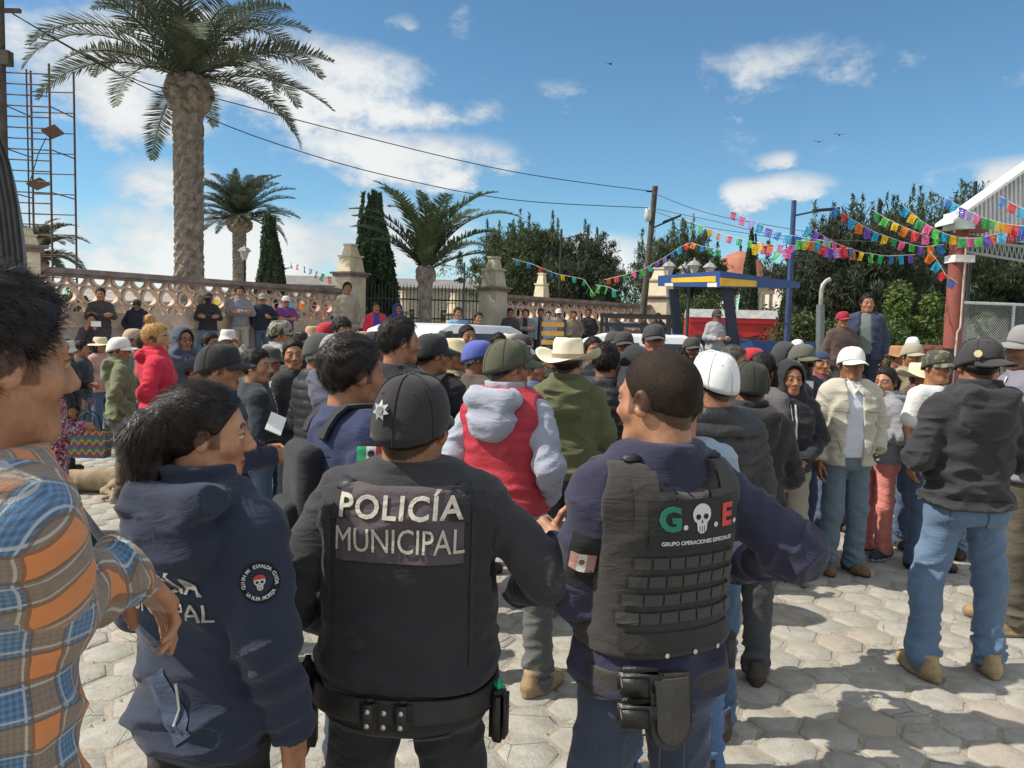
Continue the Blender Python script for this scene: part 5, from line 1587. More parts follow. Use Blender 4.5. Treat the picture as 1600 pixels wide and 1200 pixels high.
# lattice truss under the gable
t0, t1 = W3(1500, 372, 14.1), W3(1700, 400, 14.1); u0, u1 = W3(1500, 392, 14.1), W3(1700, 424, 14.1)
b = MB(); b.tube([t0, t1], .03, 6); b.tube([u0, u1], .03, 6); b.build('truss_chord', STEEL, root)
for i in range(26):
    A = t0 + (t1 - t0) * (i / 26); B = u0 + (u1 - u0) * ((i + .5) / 26); C = t0 + (t1 - t0) * ((i + 1) / 26)
    tubeo('truss_strut', [A, B], .012, STEEL, root); tubeo('truss_strut', [B, C], .012, STEEL, root)
tubeo('conduit', [(-.05, -.17, .6), (-.02, -.18, 1.9), (.03, -.18, 2.0), (.03, -.18, ztopc - .3)], .018, paint((.5, .42, .38), .6), root)
# brick planter
BRICK = paint((.42, .15, .11), .85, .2, 9, 0, .3, 40)
bp = at(1457, 500, 13.9)
root = empty('brick_planter', (bp.x, bp.y, 0)); tag(root, 'red brick planter block beside the red column', 'planter')
b = MB(); b.box((0, .2, .83), (.40, .42, 1.66)); b.build('core', paint((.42, .33, .28), .9), root)
bme = MB(); bme.box((0, 0, 0), (.19, .07, .072)); bme = bme.mesh('brick')
for r_ in range(14):
    for c_ in range(3):
        x = -.21 + (c_ - .5 * (r_ % 2)) * .205 + .1
        if abs(x) > .21: continue
        link('brick', bme, BRICK, root, loc=(x, -.03 + rng.uniform(-.004, .004), 1.63 - r_ * .085))
b = MB(); b.box((.30, .02, 1.35), (.17, .2, .52)); b.build('meter_box', paint((.05, .03, .03), .6), root)
# chain link fence
f0, f1 = at(1488, 500, 14.6), at(1680, 500, 15.2)
L = (f1 - f0).xy.length; ang = math.atan2(f1.y - f0.y, f1.x - f0.x)
root = empty('chain_link_fence', (f0.x, f0.y, 0), ang); tag(root, 'chain link fence with bright steel top rail under the gable roof', 'fence')
zf = at(1545, 474, 14.7).z
tubeo('top_rail', [(0, 0, zf), (L, 0, zf)], .032, paint((.66, .68, .68), .35, .1, 8, .6), root)
for x in (0.02, 1.36, 2.2): tubeo('post', [(x, 0, 0), (x, 0, zf)], .03, paint((.6, .62, .62), .35, .1, 8, .6), root)
tubeo('pole', [(.44, .15, 0), (.44, .15, zf + 2.3)], .035, DARK, root)
b = MB(); st = .055; n_ = int((L + zf) / st)
for i in range(n_):
    for s in (1, -1):
        x0, z0, x1, z1 = i * st, 0, i * st - zf, zf
        if x1 < 0: z1 = x0; x1 = 0.0
        if x0 > L: z0 = x0 - L; x0 = L
        if z0 >= z1: continue
        if s < 0: x0, x1 = L - x0, L - x1
        b.tube([(x0, 0.004 * s, z0), (x1, 0.004 * s, z1)], .0024, 3, caps=False, smooth=False)
tag(b.build('wire_mesh', paint((.6, .62, .62), .4, .1, 8, .7), root), kind='stuff')

# ------------------------------------------------------------------ kiosk with red dome
kp = at(1152, 500, 46)
root = empty('bandstand', (kp.x, kp.y, 0)); tag(root, 'bandstand with terracotta dome and pale columns behind the tractor', 'bandstand')
kz = lambda y: at(1152, y, 46).z
DOME = paint((.38, .145, .085), .8, .15, 1.5, 0, .2, 20); CREAM = paint((.68, .62, .5), .85)
b = MB(); b.lathe([(1.95, 0), (1.95, .9)], 8, smooth=False); b.build('base', CREAM, root)
eave = kz(449)
b = MB(); b.lathe([(2.15, eave - .35), (2.15, eave)], 8, smooth=False); b.build('entablature', CREAM, root)
b = MB(); b.lathe([(2.55, eave), (2.5, eave + .08), (1.75, eave + .55), (1.55, eave + 1.0), (1.2, eave + 1.55), (.7, eave + 1.95), (.15, eave + 2.12)], 24); b.build('dome', DOME, root)
b = MB(); b.lathe([(.12, eave + 2.1), (.05, eave + 2.25), (.10, eave + 2.35), (.02, eave + 2.55)], 8); b.build('finial', DARK, root)
for k in range(8):
    a = R(22.5 + 45 * k); b = MB(); b.lathe([(.13, .9), (.11, eave - .35)], 10, (1.85 * math.cos(a), 1.85 * math.sin(a), 0)); b.build('column', CREAM, root)

# ------------------------------------------------------------------ papel picado garlands
PC = dict(b=hexc('1f74c4'), c=hexc('22a8d8'), r=hexc('e0343c'), o=hexc('f07a1e'), p=hexc('7a52c8'), l=hexc('b89ae0'), y=hexc('f0c61c'), g=hexc('1f9e54'), e=hexc('52c44e'), k=hexc('f06aa8'), m=hexc('d8326e'), t=hexc('2fb6a0'))
def paper(c):
    key = ('paper', c)
    if key in _mats: return _mats[key]
    m, gg, b = principled('paper'); gg.l.new(gg.mix(gg.noise(objcoord(gg), 30, 2), rgba(tuple(x * .8 for x in c)), rgba(c)), b.inputs['Base Color'])
    b.inputs['Roughness'].default_value = .45
    tr = gg.node('ShaderNodeBsdfTranslucent'); tr.inputs[0].default_value = rgba(c)
    mx = gg.node('ShaderNodeMixShader'); mx.inputs[0].default_value = .45
    gg.l.new(b.outputs[0], mx.inputs[1]); gg.l.new(tr.outputs[0], mx.inputs[2])
    gg.l.new(mx.outputs[0], [n_ for n_ in gg.n if n_.type == 'OUTPUT_MATERIAL'][0].inputs[0])
    _mats[key] = m; return m
def flag_mesh(k):
    rg = random.Random(k); nx, ny = 9, 10; V = []; F = []
    ph = rg.uniform(0, 6); am = rg.uniform(.08, .28); tw = rg.uniform(-.25, .25); fold = rg.uniform(-.2, .35)
    for j in range(ny + 1):
        for i in range(nx + 1):
            u, v = i / nx - .5, -j / ny
            fr = (.05 if (i % 2 == 0) else 0) * (1 if j == ny else 0)
            V.append((u * (1 + .15 * v * rg.uniform(.9, 1.1)) + tw * v * .6, am * math.sin(ph + u * 5 + v * 2.5) * abs(v) + fold * v * v * .5, (v - fr) * 1.12 + .04 * math.sin(u * 6 + ph) * -v))
    holes = {(2, 3), (6, 3), (4, 3), (3, 5), (5, 5), (4, 6), (2, 7), (6, 7), (4, 8), (1, 5), (7, 5), (1, 8), (7, 8)} if k % 2 else {(4, 2), (4, 4), (3, 4), (5, 4), (2, 6), (6, 6), (4, 7), (1, 3), (7, 3), (2, 8), (6, 8)}
    for j in range(ny):
        for i in range(nx):
            if (i, j) in holes: continue
            a = j * (nx + 1) + i; F.append((a, a + 1, a + nx + 2, a + nx + 1))
    me = bpy.data.meshes.new('paper_flag'); me.from_pydata(V, [], F); me.update()
    return me
FLAGS = [flag_mesh(k) for k in range(8)]
def garland(pts, cols, d0, d1, label, size=.138, n=None):
    """string through photo points with paper flags hanging from it"""
    L = [0]
    for i in range(1, len(pts)): L.append(L[-1] + math.hypot(pts[i][0] - pts[i - 1][0], pts[i][1] - pts[i - 1][1]))
    def pos(u):
        q = u * L[-1]
        for i in range(1, len(pts)):
            if q <= L[i] + 1e-6:
                t = (q - L[i - 1]) / max(L[i] - L[i - 1], 1e-6)
                return at(pts[i - 1][0] + (pts[i][0] - pts[i - 1][0]) * t, pts[i - 1][1] + (pts[i][1] - pts[i - 1][1]) * t, 1 / ((1 - u) / d0 + u / d1))
    P0 = pos(0); root = empty('paper_garland', P0); tag(root, label, 'garland', 'paper garlands strung over the plaza')
    b = MB(); b.tube([pos(k / 24) - P0 for k in range(25)], .005, 4); b.build('string', paint((.6, .6, .58), .7), root)
    n = n or len(cols)
    for i in range(n):
        u = (i + .5) / n; p = pos(u); q = pos(min(1, u + .01)) - pos(max(0, u - .01))
        o = link('paper_flag', FLAGS[rng.randrange(8)], paper(PC[cols[i % len(cols)]]), root, loc=p - P0)
        o.rotation_euler = (rng.uniform(-.35, .3), -math.atan2(q.z, q.xy.length) * .6, math.atan2(q.y, q.x) + rng.uniform(-.25, .25)); s_ = size * rng.uniform(.88, 1.1); o.scale = (s_, s_, s_)
garland([(1302, 322), (1330, 342), (1365, 362), (1410, 378), (1440, 386), (1475, 382)], 'brcopcygkepob', 13.5, 14.0, 'garland whose left flags are blue, red and cyan above the man in navy')
garland([(1363, 328), (1388, 343), (1420, 358), (1445, 368), (1472, 374)], 'geyorke', 15, 14.2, 'short garland starting with two green flags left of the red column')
garland([(1412, 322), (1437, 343), (1460, 358), (1485, 368), (1512, 372)], 'cygkecyg', 14.6, 13.9, 'garland with cyan then yellow flags crossing the floodlight box')
garland([(1258, 352), (1282, 366), (1310, 382), (1345, 394), (1385, 400), (1430, 398)], 'cplkroyegbcp', 13, 14.2, 'garland with lilac and pink flags sagging over the dark casuarina')
garland([(1245, 376), (1275, 378), (1300, 389), (1332, 388)], 'eyocrplrb', 13.5, 13.5, 'lower row of orange and cyan flags right of the blue lamp post')
garland([(1478, 308), (1500, 323), (1535, 340), (1570, 350), (1620, 356)], 'bcplkgeyorbp', 13.7, 12.6, 'garland with blue and purple flags in front of the white gable')
garland([(1498, 372), (1530, 372), (1560, 365), (1610, 358)], 'gkepocrbp', 13.4, 12.8, 'garland with green and pink flags along the truss')
garland([(1562, 306), (1585, 320), (1640, 342)], 'brcoc', 13.2, 12.6, 'garland with a big blue flag high on the gable')
garland([(1140, 328), (1162, 340), (1190, 352), (1225, 366), (1262, 372), (1300, 378)], 'mklcpbcbtge', 15.5, 14, 'garland rising left with magenta and pink flags over the kiosk')
garland([(1072, 344), (1100, 355), (1130, 366), (1160, 374), (1200, 382), (1245, 384)], 'geyorgeyokm', 17, 14.5, 'garland with green, yellow and orange flags over the tractor')
garland([(1172, 382), (1200, 384), (1215, 394), (1245, 382)], 'yrkekp', 16, 15, 'small low garland of pink flags left of the blue lamp post', .17)
garland([(944, 437), (975, 430), (1005, 421), (1035, 404), (1060, 388), (1078, 378), (1095, 384), (1130, 392)], 'orgketplbcrobgg', 18, 16.5, 'garland rising from the right balustrade past the utility pole', .115)
garland([(800, 404), (830, 412), (870, 428), (912, 436), (930, 462)], 'cbrbytge', 22, 20, 'sparse garland above the right balustrade wall', .13)
garland([(930, 445), (950, 448), (965, 455)], 'egt', 20, 19, 'three green flags drooping at the end of the right balustrade', .17)
garland([(1452, 392), (1465, 408), (1478, 430), (1496, 442)], 'ocrb', 13.4, 13.2, 'loose end of garland twisted round the red column', .13)
garland([(450, 408), (480, 418), (520, 434)], 'gkbcrgo', 40, 36, 'faint far garland above the left balustrade', .28)
garland([(300, 440), (340, 470), (400, 480), (450, 470), (520, 482)], 'rygbkcor', 26, 24, 'row of coloured flags seen through the left rings', .5)

# ------------------------------------------------------------------ tractor
TB = paint((.025, .075, .24), .45, .12, 4, 0, .08, 60); TY = paint((.80, .46, .03), .5, .1, 6); GREYP = paint((.16, .18, .18), .55, .15, 6, .2)
tp = at(1130, 500, 13.8)
root = empty('tractor', (tp.x, tp.y, 0)); tag(root, 'blue tractor with yellow striped flat canopy among the crowd', 'tractor')
T = lambda px, py, d: at(px, py, d) - Vector((tp.x, tp.y, 0))
A0, B0, C0 = T(1028, 431, 14.7), T(1125, 423, 13.2), T(1250, 441, 14.0)
A1, B1, C1 = T(1028, 447, 14.7), T(1125, 449, 13.2), T(1250, 450, 14.0)
D0 = A0 + C0 - B0; D1 = A1 + C1 - B1; D0.z = max(D0.z, A0.z)
b = MB(); b.add([A0, B0, C0, D0, A1, B1, C1, D1], [(0, 3, 2, 1), (4, 5, 6, 7), (0, 1, 5, 4), (1, 2, 6, 5), (2, 3, 7, 6), (3, 0, 4, 7)]); cn = b.build('canopy', TB, root)
def onface(P00, P10, P01, P11, u0, u1, v0, v1, off):
    n_ = (P10 - P00).cross(P01 - P00).normalized()
    if n_.y > 0: n_ = -n_
    f_ = lambda u, v: (P00 * (1 - u) + P10 * u) * (1 - v) + (P01 * (1 - u) + P11 * u) * v
    q = [f_(u0, v0), f_(u1, v0), f_(u1, v1), f_(u0, v1)]
    bb = MB(); bb.add([p + n_ * off for p in q] + [p - n_ * .01 for p in q], [(0, 1, 2, 3), (0, 4, 5, 1), (1, 5, 6, 2), (2, 6, 7, 3), (3, 7, 4, 0)])
    return bb
onface(A0, B0, A1, B1, .24, .94, .30, .66, .006).build('yellow_stripe', TY, cn)
onface(B0, C0, B1, C1, .0, .44, .42, .92, .006).build('yellow_stripe', TY, cn)
for u in (.13, .82): onface(A0, B0, A1, B1, u, u + .14, .72, .98, .012).build('canopy_lamp', paint((.75, .72, .62), .4), cn)
for (pa, pb_, d_) in (((1052, 452), (1062, 560), 14.4), ((1136, 450), (1150, 560), 13.5)):
    a, c = T(pa[0], pa[1], d_), T(pb_[0], pb_[1], d_); b = MB(); b.add([a + Vector((x, y, 0)) for x, y in ((-.085, -.05), (.085, -.05), (.085, .05), (-.085, .05))] + [c + Vector((x, y, 0)) for x, y in ((-.085, -.05), (.085, -.05), (.085, .05), (-.085, .05))], [(0, 1, 5, 4), (1, 2, 6, 5), (2, 3, 7, 6), (3, 0, 4, 7)]); b.build('canopy_post', paint((.018, .026, .05), .5, .2, 8), root)
zh = T(1180, 532, 13.6).z; x0, x1 = T(1125, 530, 13.6).x, T(1270, 530, 13.6).x
b = MB(); b.box(((x0 + x1) / 2, 0, zh - .28), (x1 - x0, .62, .56)); hd = b.build('hood', TB, root)
b = MB(); b.add([(x0 + .02, -.33, zh - .30), (x0 + .65, -.33, zh - .30), (x0 + .5, -.33, zh + .02), (x0 + .22, -.33, zh + .02)], [(0, 1, 2, 3)]); b.build('cowl', paint((.06, .20, .52), .4), hd)
b = MB(); b.box((x0 + .2, -.335, zh - .12), (.16, .012, .09)); b.build('badge', paint((.6, .05, .05), .4), hd)
fl = T(1048, 530, 14.2); b = MB()
b.lathe([(.05, -.24), (.62, -.24), (.66, -.1), (.66, .1), (.62, .24), (.05, .24)], 24); me = b.mesh('fender'); o = link('fender', me, paint((.03, .10, .33), .45), root, loc=(fl.x, fl.y, fl.z - .55)); o.rotation_euler = (math.pi / 2, 0, 0)
tire = MB(); prof = [(.42, -.2), (.70, -.22), (.78, -.16), (.78, .16), (.70, .22), (.42, .2)]; tire.lathe(prof, 32); tm = tire.mesh('tyre')
rim = MB(); rim.lathe([(.02, -.05), (.30, -.05), (.42, -.14), (.43, .14), (.30, .05), (.02, .05)], 24); rm = rim.mesh('rim')
for x, y, s_ in ((fl.x - .05, -.45, 1.0), (fl.x - .05, .75, 1.0), (x1 - .25, -.5, .66), (x1 - .25, .6, .66)):
    w_ = link('wheel', rm, paint((.7, .68, .6), .5), root, loc=(x, y, .78 * s_)); w_.rotation_euler = (math.pi / 2, 0, 0); w_.scale = (s_,) * 3
    link('tyre', tm, paint((.025, .025, .025), .9), w_)
ex = T(1282, 590, 13.0)
b = MB(); b.tube([(ex.x, ex.y, ex.z - .4), (T(1282, 476, 13).x, ex.y, T(1282, 476, 13).z)], .068, 14); b.build('muffler', GREYP, root)
q = T(1282, 476, 13); b = MB(); b.tube([(q.x, ex.y, q.z - .05), (q.x, ex.y, q.z + .24), (q.x + .02, ex.y, q.z + .33), (q.x + .08, ex.y, q.z + .40), (q.x + .14, ex.y, q.z + .43)], [.034, .034, .035, .036, .038], 12); b.build('exhaust_pipe', paint((.42, .39, .34), .45, .2, 8, .5), root)
sw = T(1173, 529, 13.4); b = MB(); b.tube([(sw.x + .16 * math.cos(a), sw.y + .16 * math.sin(a), sw.z + .05 * math.cos(a)) for a in [2 * math.pi * k / 20 for k in range(21)]], .014, 6); b.build('steering_wheel', DARK, root)
b = MB(); st_ = T(1115, 545, 13.9); b.box((st_.x, st_.y, st_.z - .15), (.5, .5, .12)); b.box((st_.x - .25, st_.y, st_.z + .05), (.08, .5, .4)); b.build('seat', DARK, root)

# ------------------------------------------------------------------ red covered trailer, vehicles
rp = at(1145, 500, 22)
root = empty('covered_trailer', (rp.x, rp.y, 0), R(-8)); tag(root, 'red box trailer with rounded grey roof behind the tractor', 'trailer')
RED = paint((.55, .035, .035), .5, .12, 3, 0, .08, 40)
hw = 1.22; zr = at(1145, 497, 22).z
b = MB(); b.box((0, .8, (zr + .5) / 2), (2 * hw, 1.9, zr - .5)); b.build('box', RED, root)
roofp = [(-hw, zr), (hw, zr)]
b = MB(); b.add([(-hw - .01, -.17, zr), (hw + .01, -.17, zr), (hw + .01, 1.77, zr), (-hw - .01, 1.77, zr), (-hw, .1, zr + .24), (hw, .1, zr + .24), (hw, 1.5, zr + .24), (-hw, 1.5, zr + .24)], [(0, 1, 5, 4), (1, 2, 6, 5), (2, 3, 7, 6), (3, 0, 4, 7), (4, 5, 6, 7)]); b.build('roof', paint((.36, .36, .35), .5), root)
for z in (zr - .12, zr - .55, zr - 1.0): b = MB(); b.box((0, -.17, z), (2 * hw + .02, .05, .05)); b.build('side_rib', paint((.45, .03, .03), .5), root)
for x in (-.8, .8):
    w_ = link('wheel', rm, STEEL, root, loc=(x, -.1, .42)); w_.rotation_euler = (math.pi / 2, 0, 0); w_.scale = (.54,) * 3; link('tyre', tm, paint((.025, .025, .025), .9), w_)
def car_mesh(prof, w_, tum=.16):
    """body from a side profile (x, z) list, narrowed above the belt"""
    V = []; F = []; n = len(prof); zb_ = .95
    for s in (-1, 1):
        for x, z in prof:
            k = max(0, z - zb_) * tum
            V.append((x, s * (w_ / 2 - k), z))
    for i in range(n): F.append((i, (i + 1) % n, n + (i + 1) % n, n + i))
    F.append(tuple(range(n))[::-1]); F.append(tuple(range(n, 2 * n)))
    me = bpy.data.meshes.new('body'); me.from_pydata(V, [], F); me.update()
    bm = bmesh.new(); bm.from_mesh(me)
    bmesh.ops.bevel(bm, geom=[e for e in bm.edges if e.calc_face_angle(0) > .6], offset=.05, segments=3, affect='EDGES', profile=.6)
    bm.to_mesh(me); bm.free(); me.polygons.foreach_set('use_smooth', [True] * len(me.polygons))
    return me
GLASS = plain((.03, .035, .04), .08)
def car(P, rz, label, paintm, prof, w_, windows, L, name='parked_car', cat='car', ws=.32):
    root = empty(name, (P.x, P.y, 0), rz); tag(root, label, cat)
    bo = link('body', car_mesh(prof, w_), paintm, root)
    for (xa, xb, za, zb_, tl, tr) in windows:
        for s in (-1, 1):
            y_ = lambda z: s * (w_ / 2 - max(0, z - .95) * .16 + .006)
            wv = MB(); wv.add([(xa, y_(za), za), (xb, y_(za), za), (xb - tr, y_(zb_), zb_), (xa + tl, y_(zb_), zb_)], [(0, 1, 2, 3) if s < 0 else (3, 2, 1, 0)]); wv.build('window', GLASS, root)
    for x in (-L * .32, L * .32):
        for s in (-1, 1):
            q = link('wheel', rm, STEEL, root, loc=(x, s * (w_ / 2 - .08), ws)); q.rotation_euler = (math.pi / 2, 0, 0); q.scale = (ws / .78,) * 3
            link('tyre', tm, paint((.025, .025, .025), .9), q)
    return root
WHITE = paint((.72, .73, .74), .25, .04, 3, 0, .0, 40)
SUV = [(-2.2, .35), (2.2, .35), (2.25, .75), (2.1, .98), (1.25, 1.08), (.55, 1.70), (.2, 1.80), (-1.6, 1.82), (-2.0, 1.70), (-2.2, 1.05)]
c1 = car(at(738, 500, 14.2), R(58), 'white van with rounded roof parked in front of the gate', WHITE, SUV, 1.75, [(-.1, .95, 1.1, 1.66, 0, .5), (-1.1, -.2, 1.1, 1.66, 0, 0), (-1.95, -1.2, 1.1, 1.66, .1, 0)], 4.4, 'parked_van', 'van')
PICK = [(-2.5, .45), (2.5, .45), (2.55, .85), (2.4, 1.05), (1.2, 1.12), (.65, 1.66), (.4, 1.74), (-.7, 1.74), (-.95, 1.62), (-1.0, 1.08), (-2.5, 1.08)]
c2 = car(at(990, 500, 11.2), R(170), 'white pickup truck with black roof rack behind the crowd', WHITE, PICK, 1.75, [(-.1, 1.05, 1.14, 1.62, 0, .42), (-.85, -.2, 1.14, 1.62, 0, 0)], 5.0, 'pickup_truck', 'truck')
# stake rack of the pickup
rk = MB()
for y in (-.6, .6): rk.box((-.05, y, 1.86), (1.0, .04, .05)); rk.box((-.05, y, 1.99), (1.0, .04, .05))
for x in (-.5, -.05, .42): rk.box((x, 0, 1.862), (.04, 1.22, .04))
for x in (-.5, .42):
    for y in (-.6, .6): rk.box((x, y, 1.87), (.045, .045, .28))
rk.build('roof_rack', DARK, c2)
yr = empty('stake_rack', (at(866, 500, 12.4).x, 12.4, 0)); tag(yr, 'black cargo rack with yellow boards left of the cowboy hat', 'rack')
z0_, z1_ = at(866, 560, 12.4).z, at(866, 499, 12.4).z
b = MB()
for x in (-.20, .17): b.box((x, 0, z1_ / 2), (.05, .06, z1_))
b.build('post', DARK, yr)
for y_ in (507, 521, 535):
    b = MB(); b.box((-.02, -.03, at(866, y_, 12.4).z), (.36, .03, .075)); b.build('board', paint((.50, .27, .05), .6), yr)
RCAR = [(-2.1, .3), (2.1, .3), (2.15, .7), (1.95, .88), (.95, .98), (.35, 1.40), (.0, 1.46), (-1.0, 1.46), (-1.6, 1.10), (-2.1, 1.0)]
car(at(1215, 500, 19), R(2), 'red car with dark windows parked behind the tractor', paint((.50, .02, .02), .25, .05, 3, 0, 0), RCAR, 1.7, [(-.1, .8, 1.02, 1.38, 0, .4), (-1.2, -.2, 1.02, 1.38, .3, 0)], 4.2)
# flat trailer bed on which two men stand
fb = at(1345, 500, 10.9)
root = empty('flat_trailer', (fb.x, fb.y, 0)); tag(root, 'grey flat trailer bed under the two raised men', 'trailer')
b = MB(); b.box((.1, .15, .55), (1.5, 1.2, .10)); b.build('bed', paint((.3, .3, .3), .7), root)
b = MB(); b.box((.62, .2, .95), (.16, .6, .75)); b.build('headboard', paint((.55, .56, .55), .6), root)
for x in (-.45, .6):
    q = link('wheel', rm, STEEL, root, loc=(x, -.35, .3)); q.rotation_euler = (math.pi / 2, 0, 0); q.scale = (.38,) * 3; link('tyre', tm, paint((.025, .025, .025), .9), q)
# birds
def bird(px, py, d, label):
    p = at(px, py, d); b = MB()
    b.tube([(-.14, 0, 0), (-.05, 0, .01), (.08, 0, .0), (.16, 0, .02)], [.008, .035, .04, .01], 6)
    for s in (-1, 1): b.add([(-.05, 0, .02), (.08, 0, .02), (.02, s * .22, .10), (-.10, s * .40, .04)], [(0, 1, 2, 3)])
    o = b.build('flying_bird', DARK, loc=p, rot=(.2, .1, .8)); tag(o, label, 'bird')
bird(953, 100, 45, 'single dark bird high in the middle of the sky'); bird(1311, 211, 50, 'upper of two small birds above the dark trees'); bird(1279, 222, 55, 'lower left small bird above the dark trees')
# ------------------------------------------------------------------ people
BLK = (.026, .026, .029); CHAR = (.048, .048, .054); NAVY = (.024, .028, .055); SLATE = (.075, .085, .12); GREYC = (.20, .20, .205); LGREY = (.38, .38, .39)
OLIVE = (.095, .105, .055); KHAKI = (.26, .21, .14); BROWN = (.10, .07, .05); CREAMC = (.52, .48, .38); WHT = (.72, .72, .72); DEN = (.075, .125, .215); DEN2 = (.05, .085, .15); DKD = (.02, .028, .05); GRN = (.09, .13, .06)
TAN = ((.33, .22, .12), (.28, .22, .16)); BLKS = ((.02, .02, .02), (.02, .02, .02)); SNK = ((.04, .04, .07), (.55, .54, .52)); BRS = ((.19, .11, .06), (.05, .04, .03))
def local_fn(px, ytop, d, face, base=0.0, add=.006):
    p = at(px, ytop, d); H = p.z - base - add; s = H / 1.748
    Mi = (Matrix.Translation((p.x, p.y, base)) @ Matrix.Rotation(R(-face), 4, 'Z') @ Matrix.Scale(s, 4)).inverted()
    return lambda x, y, dd: tuple(Mi @ at(x, y, dd))
def add_vest(pr, mat, off=.036, hem=.93, wr=.004, quilt=0.0, arm=.155, res=.0075, seed=3.0, collar=.0, neckr=.075, name='vest', ucut=None, hx=.062):
    base_f = upper_fn(pr.pose, off=off, hem=hem, wr=wr, quilt=quilt, sleeve=0, seed=seed, collar=collar)
    sx = pr.pose.sh[0][0]
    def f(P):
        d = base_f(P)
        x = np.abs(P[:, 0]); Q = np.stack([x, P[:, 1], P[:, 2]], 1)
        hole = cap(Q, (sx + hx, 0, 1.40), (sx + hx + .015, 0, 1.22), .085, .075)
        d = smax(d, -hole, .012)
        if ucut: d = smax(d, -cap(P * A3((1, 1, .9)), (0, -.4, ucut[0] * .9), (0, .4, ucut[0] * .9), ucut[1], ucut[1]), .012)
        return smax(d, -cap(P, (0, .0, 1.47), (0, -.03, 1.62), neckr, neckr * 1.2), .01)
    lo, hi = upper_bounds(pr.pose, hem); V, F = polygonize(f, (-.36, -.36, hem - .03), (.36, .36, 1.55), res)
    pr.f_vest = f
    return link(name, mesh_np(name, V, F), mat, pr.root)
def lay(pr, me, f, c, dirv, mat, name, up=(0, 0, 1), off=.004, parent=None, roll=0.0, cut=0):
    wrap(me, f, c, dirv, up, off, roll=roll, cut=cut); me.name = name
    o = link(name, me, mat, parent or pr.root)
    return o
def box_on(pr, f, c, dirv, size, mat, name, off=0.0, parent=None, bev=.004, up=(0, 0, 1), roll=0.0):
    """bevelled block sitting on the surface f (size: right, up, out)"""
    D = A3(dirv); D = D / np.linalg.norm(D); q = project(f, np.array([c]), D[None, :], off=off)[0]
    U = A3(up); U = U - D * float(U @ D); U /= np.linalg.norm(U); Rv = np.cross(D, U)
    cr, sr = math.cos(roll), math.sin(roll); Rv, U = Rv * cr + U * sr, U * cr - Rv * sr
    bm = bmesh.new(); bmesh.ops.create_cube(bm, size=1.0)
    for v in bm.verts: v.co = Vector(Rv) * (v.co.x * size[0]) + Vector(U) * (v.co.y * size[1]) + Vector(-D) * (v.co.z * size[2])
    bmesh.ops.bevel(bm, geom=bm.edges[:], offset=min(bev, min(size) * .4), segments=2, affect='EDGES')
    me = bpy.data.meshes.new(name); bm.to_mesh(me); bm.free(); me.polygons.foreach_set('use_smooth', [True] * len(me.polygons))
    return link(name, me, mat, parent or pr.root, loc=tuple(q - D * size[2] * .3 - (A3(parent.location) if parent is not None else 0)))
def ring_garment(pr, z0, z1, off, mat, name, res=.007, lean=0.0):
    tab = pr.pose.torso(off); tin = pr.pose.torso(off - .016)
    def f(P):
        d = loft(P, tab); d = smax(d, -loft(P, tin), .002)
        zz = P[:, 2] + lean * P[:, 1]
        return smax(smax(d, z0 - zz, .004), zz - z1, .004)
    V, F = polygonize(f, (-.36, -.36, z0 - .03), (.36, .36, z1 + .03), res)
    return link(name, mesh_np(name, V, F), mat, pr.root), (lambda P: loft(P, tab))

# ---- boy in the plaid shirt, left edge
def plaid_mat():
    m, gg, b = principled('plaid'); a = gg.node('ShaderNodeAttribute', attribute_name='uvw')
    sp = gg.node('ShaderNodeSeparateXYZ'); gg.l.new(a.outputs['Vector'], sp.inputs[0])
    def bands(v, per, ph):
        f_ = gg.m('FRACT', gg.m('ADD', gg.m('DIVIDE', v, per), ph))
        A = gg.m('LESS_THAN', f_, .46)
        ln = gg.m('MAXIMUM', gg.m('LESS_THAN', gg.m('ABSOLUTE', gg.m('SUBTRACT', f_, .46)), .022), gg.m('LESS_THAN', gg.m('ABSOLUTE', gg.m('SUBTRACT', f_, .02)), .022))
        lw = gg.m('MAXIMUM', gg.m('LESS_THAN', gg.m('ABSOLUTE', gg.m('SUBTRACT', f_, .54)), .018), gg.m('LESS_THAN', gg.m('ABSOLUTE', gg.m('SUBTRACT', f_, .94)), .018))
        st = gg.m('GREATER_THAN', gg.m('FRACT', gg.m('MULTIPLY', f_, 11)), .5)
        return A, ln, lw, st
    A, l1, w1, s1 = bands(sp.outputs[0], .088, .1); B, l2, w2, s2 = bands(sp.outputs[1], .092, .35)
    mixc = gg.mix(gg.m('MULTIPLY', gg.m('ADD', s1, s2), .25), rgba(hexc('8a7768')), rgba(hexc('63564e')))
    blue = gg.mix(gg.m('MULTIPLY', gg.m('ADD', s1, s2), .4), rgba(hexc('4f86b4')), rgba(hexc('2c4560')))
    col = gg.mix(gg.m('MULTIPLY', A, B), mixc, rgba(hexc('d9823c')))
    nb = gg.m('MULTIPLY', gg.m('SUBTRACT', 1.0, A), gg.m('SUBTRACT', 1.0, B))
    col = gg.mix(nb, col, blue)
    col = gg.mix(gg.m('MULTIPLY', gg.m('MAXIMUM', w1, w2), .55), col, rgba(hexc('d8d2c4')))
    col = gg.mix(gg.m('MULTIPLY', gg.m('MAXIMUM', l1, l2), .7), col, rgba(hexc('4a3428')))
    n = gg.noise(objcoord(gg), 220, 2); col = gg.mix(gg.m('MULTIPLY', n, .3), col, rgba(hexc('9a9088')))
    gg.l.new(col, b.inputs['Base Color']); b.inputs['Roughness'].default_value = .9; b.inputs['Sheen Weight'].default_value = .2
    bump(gg, b, gg.m('ADD', gg.m('MULTIPLY', gg.noise(objcoord(gg), 500, 2), .2), gg.noise(objcoord(gg), 26, 4, .6, .8)), .45, .01)
    return m
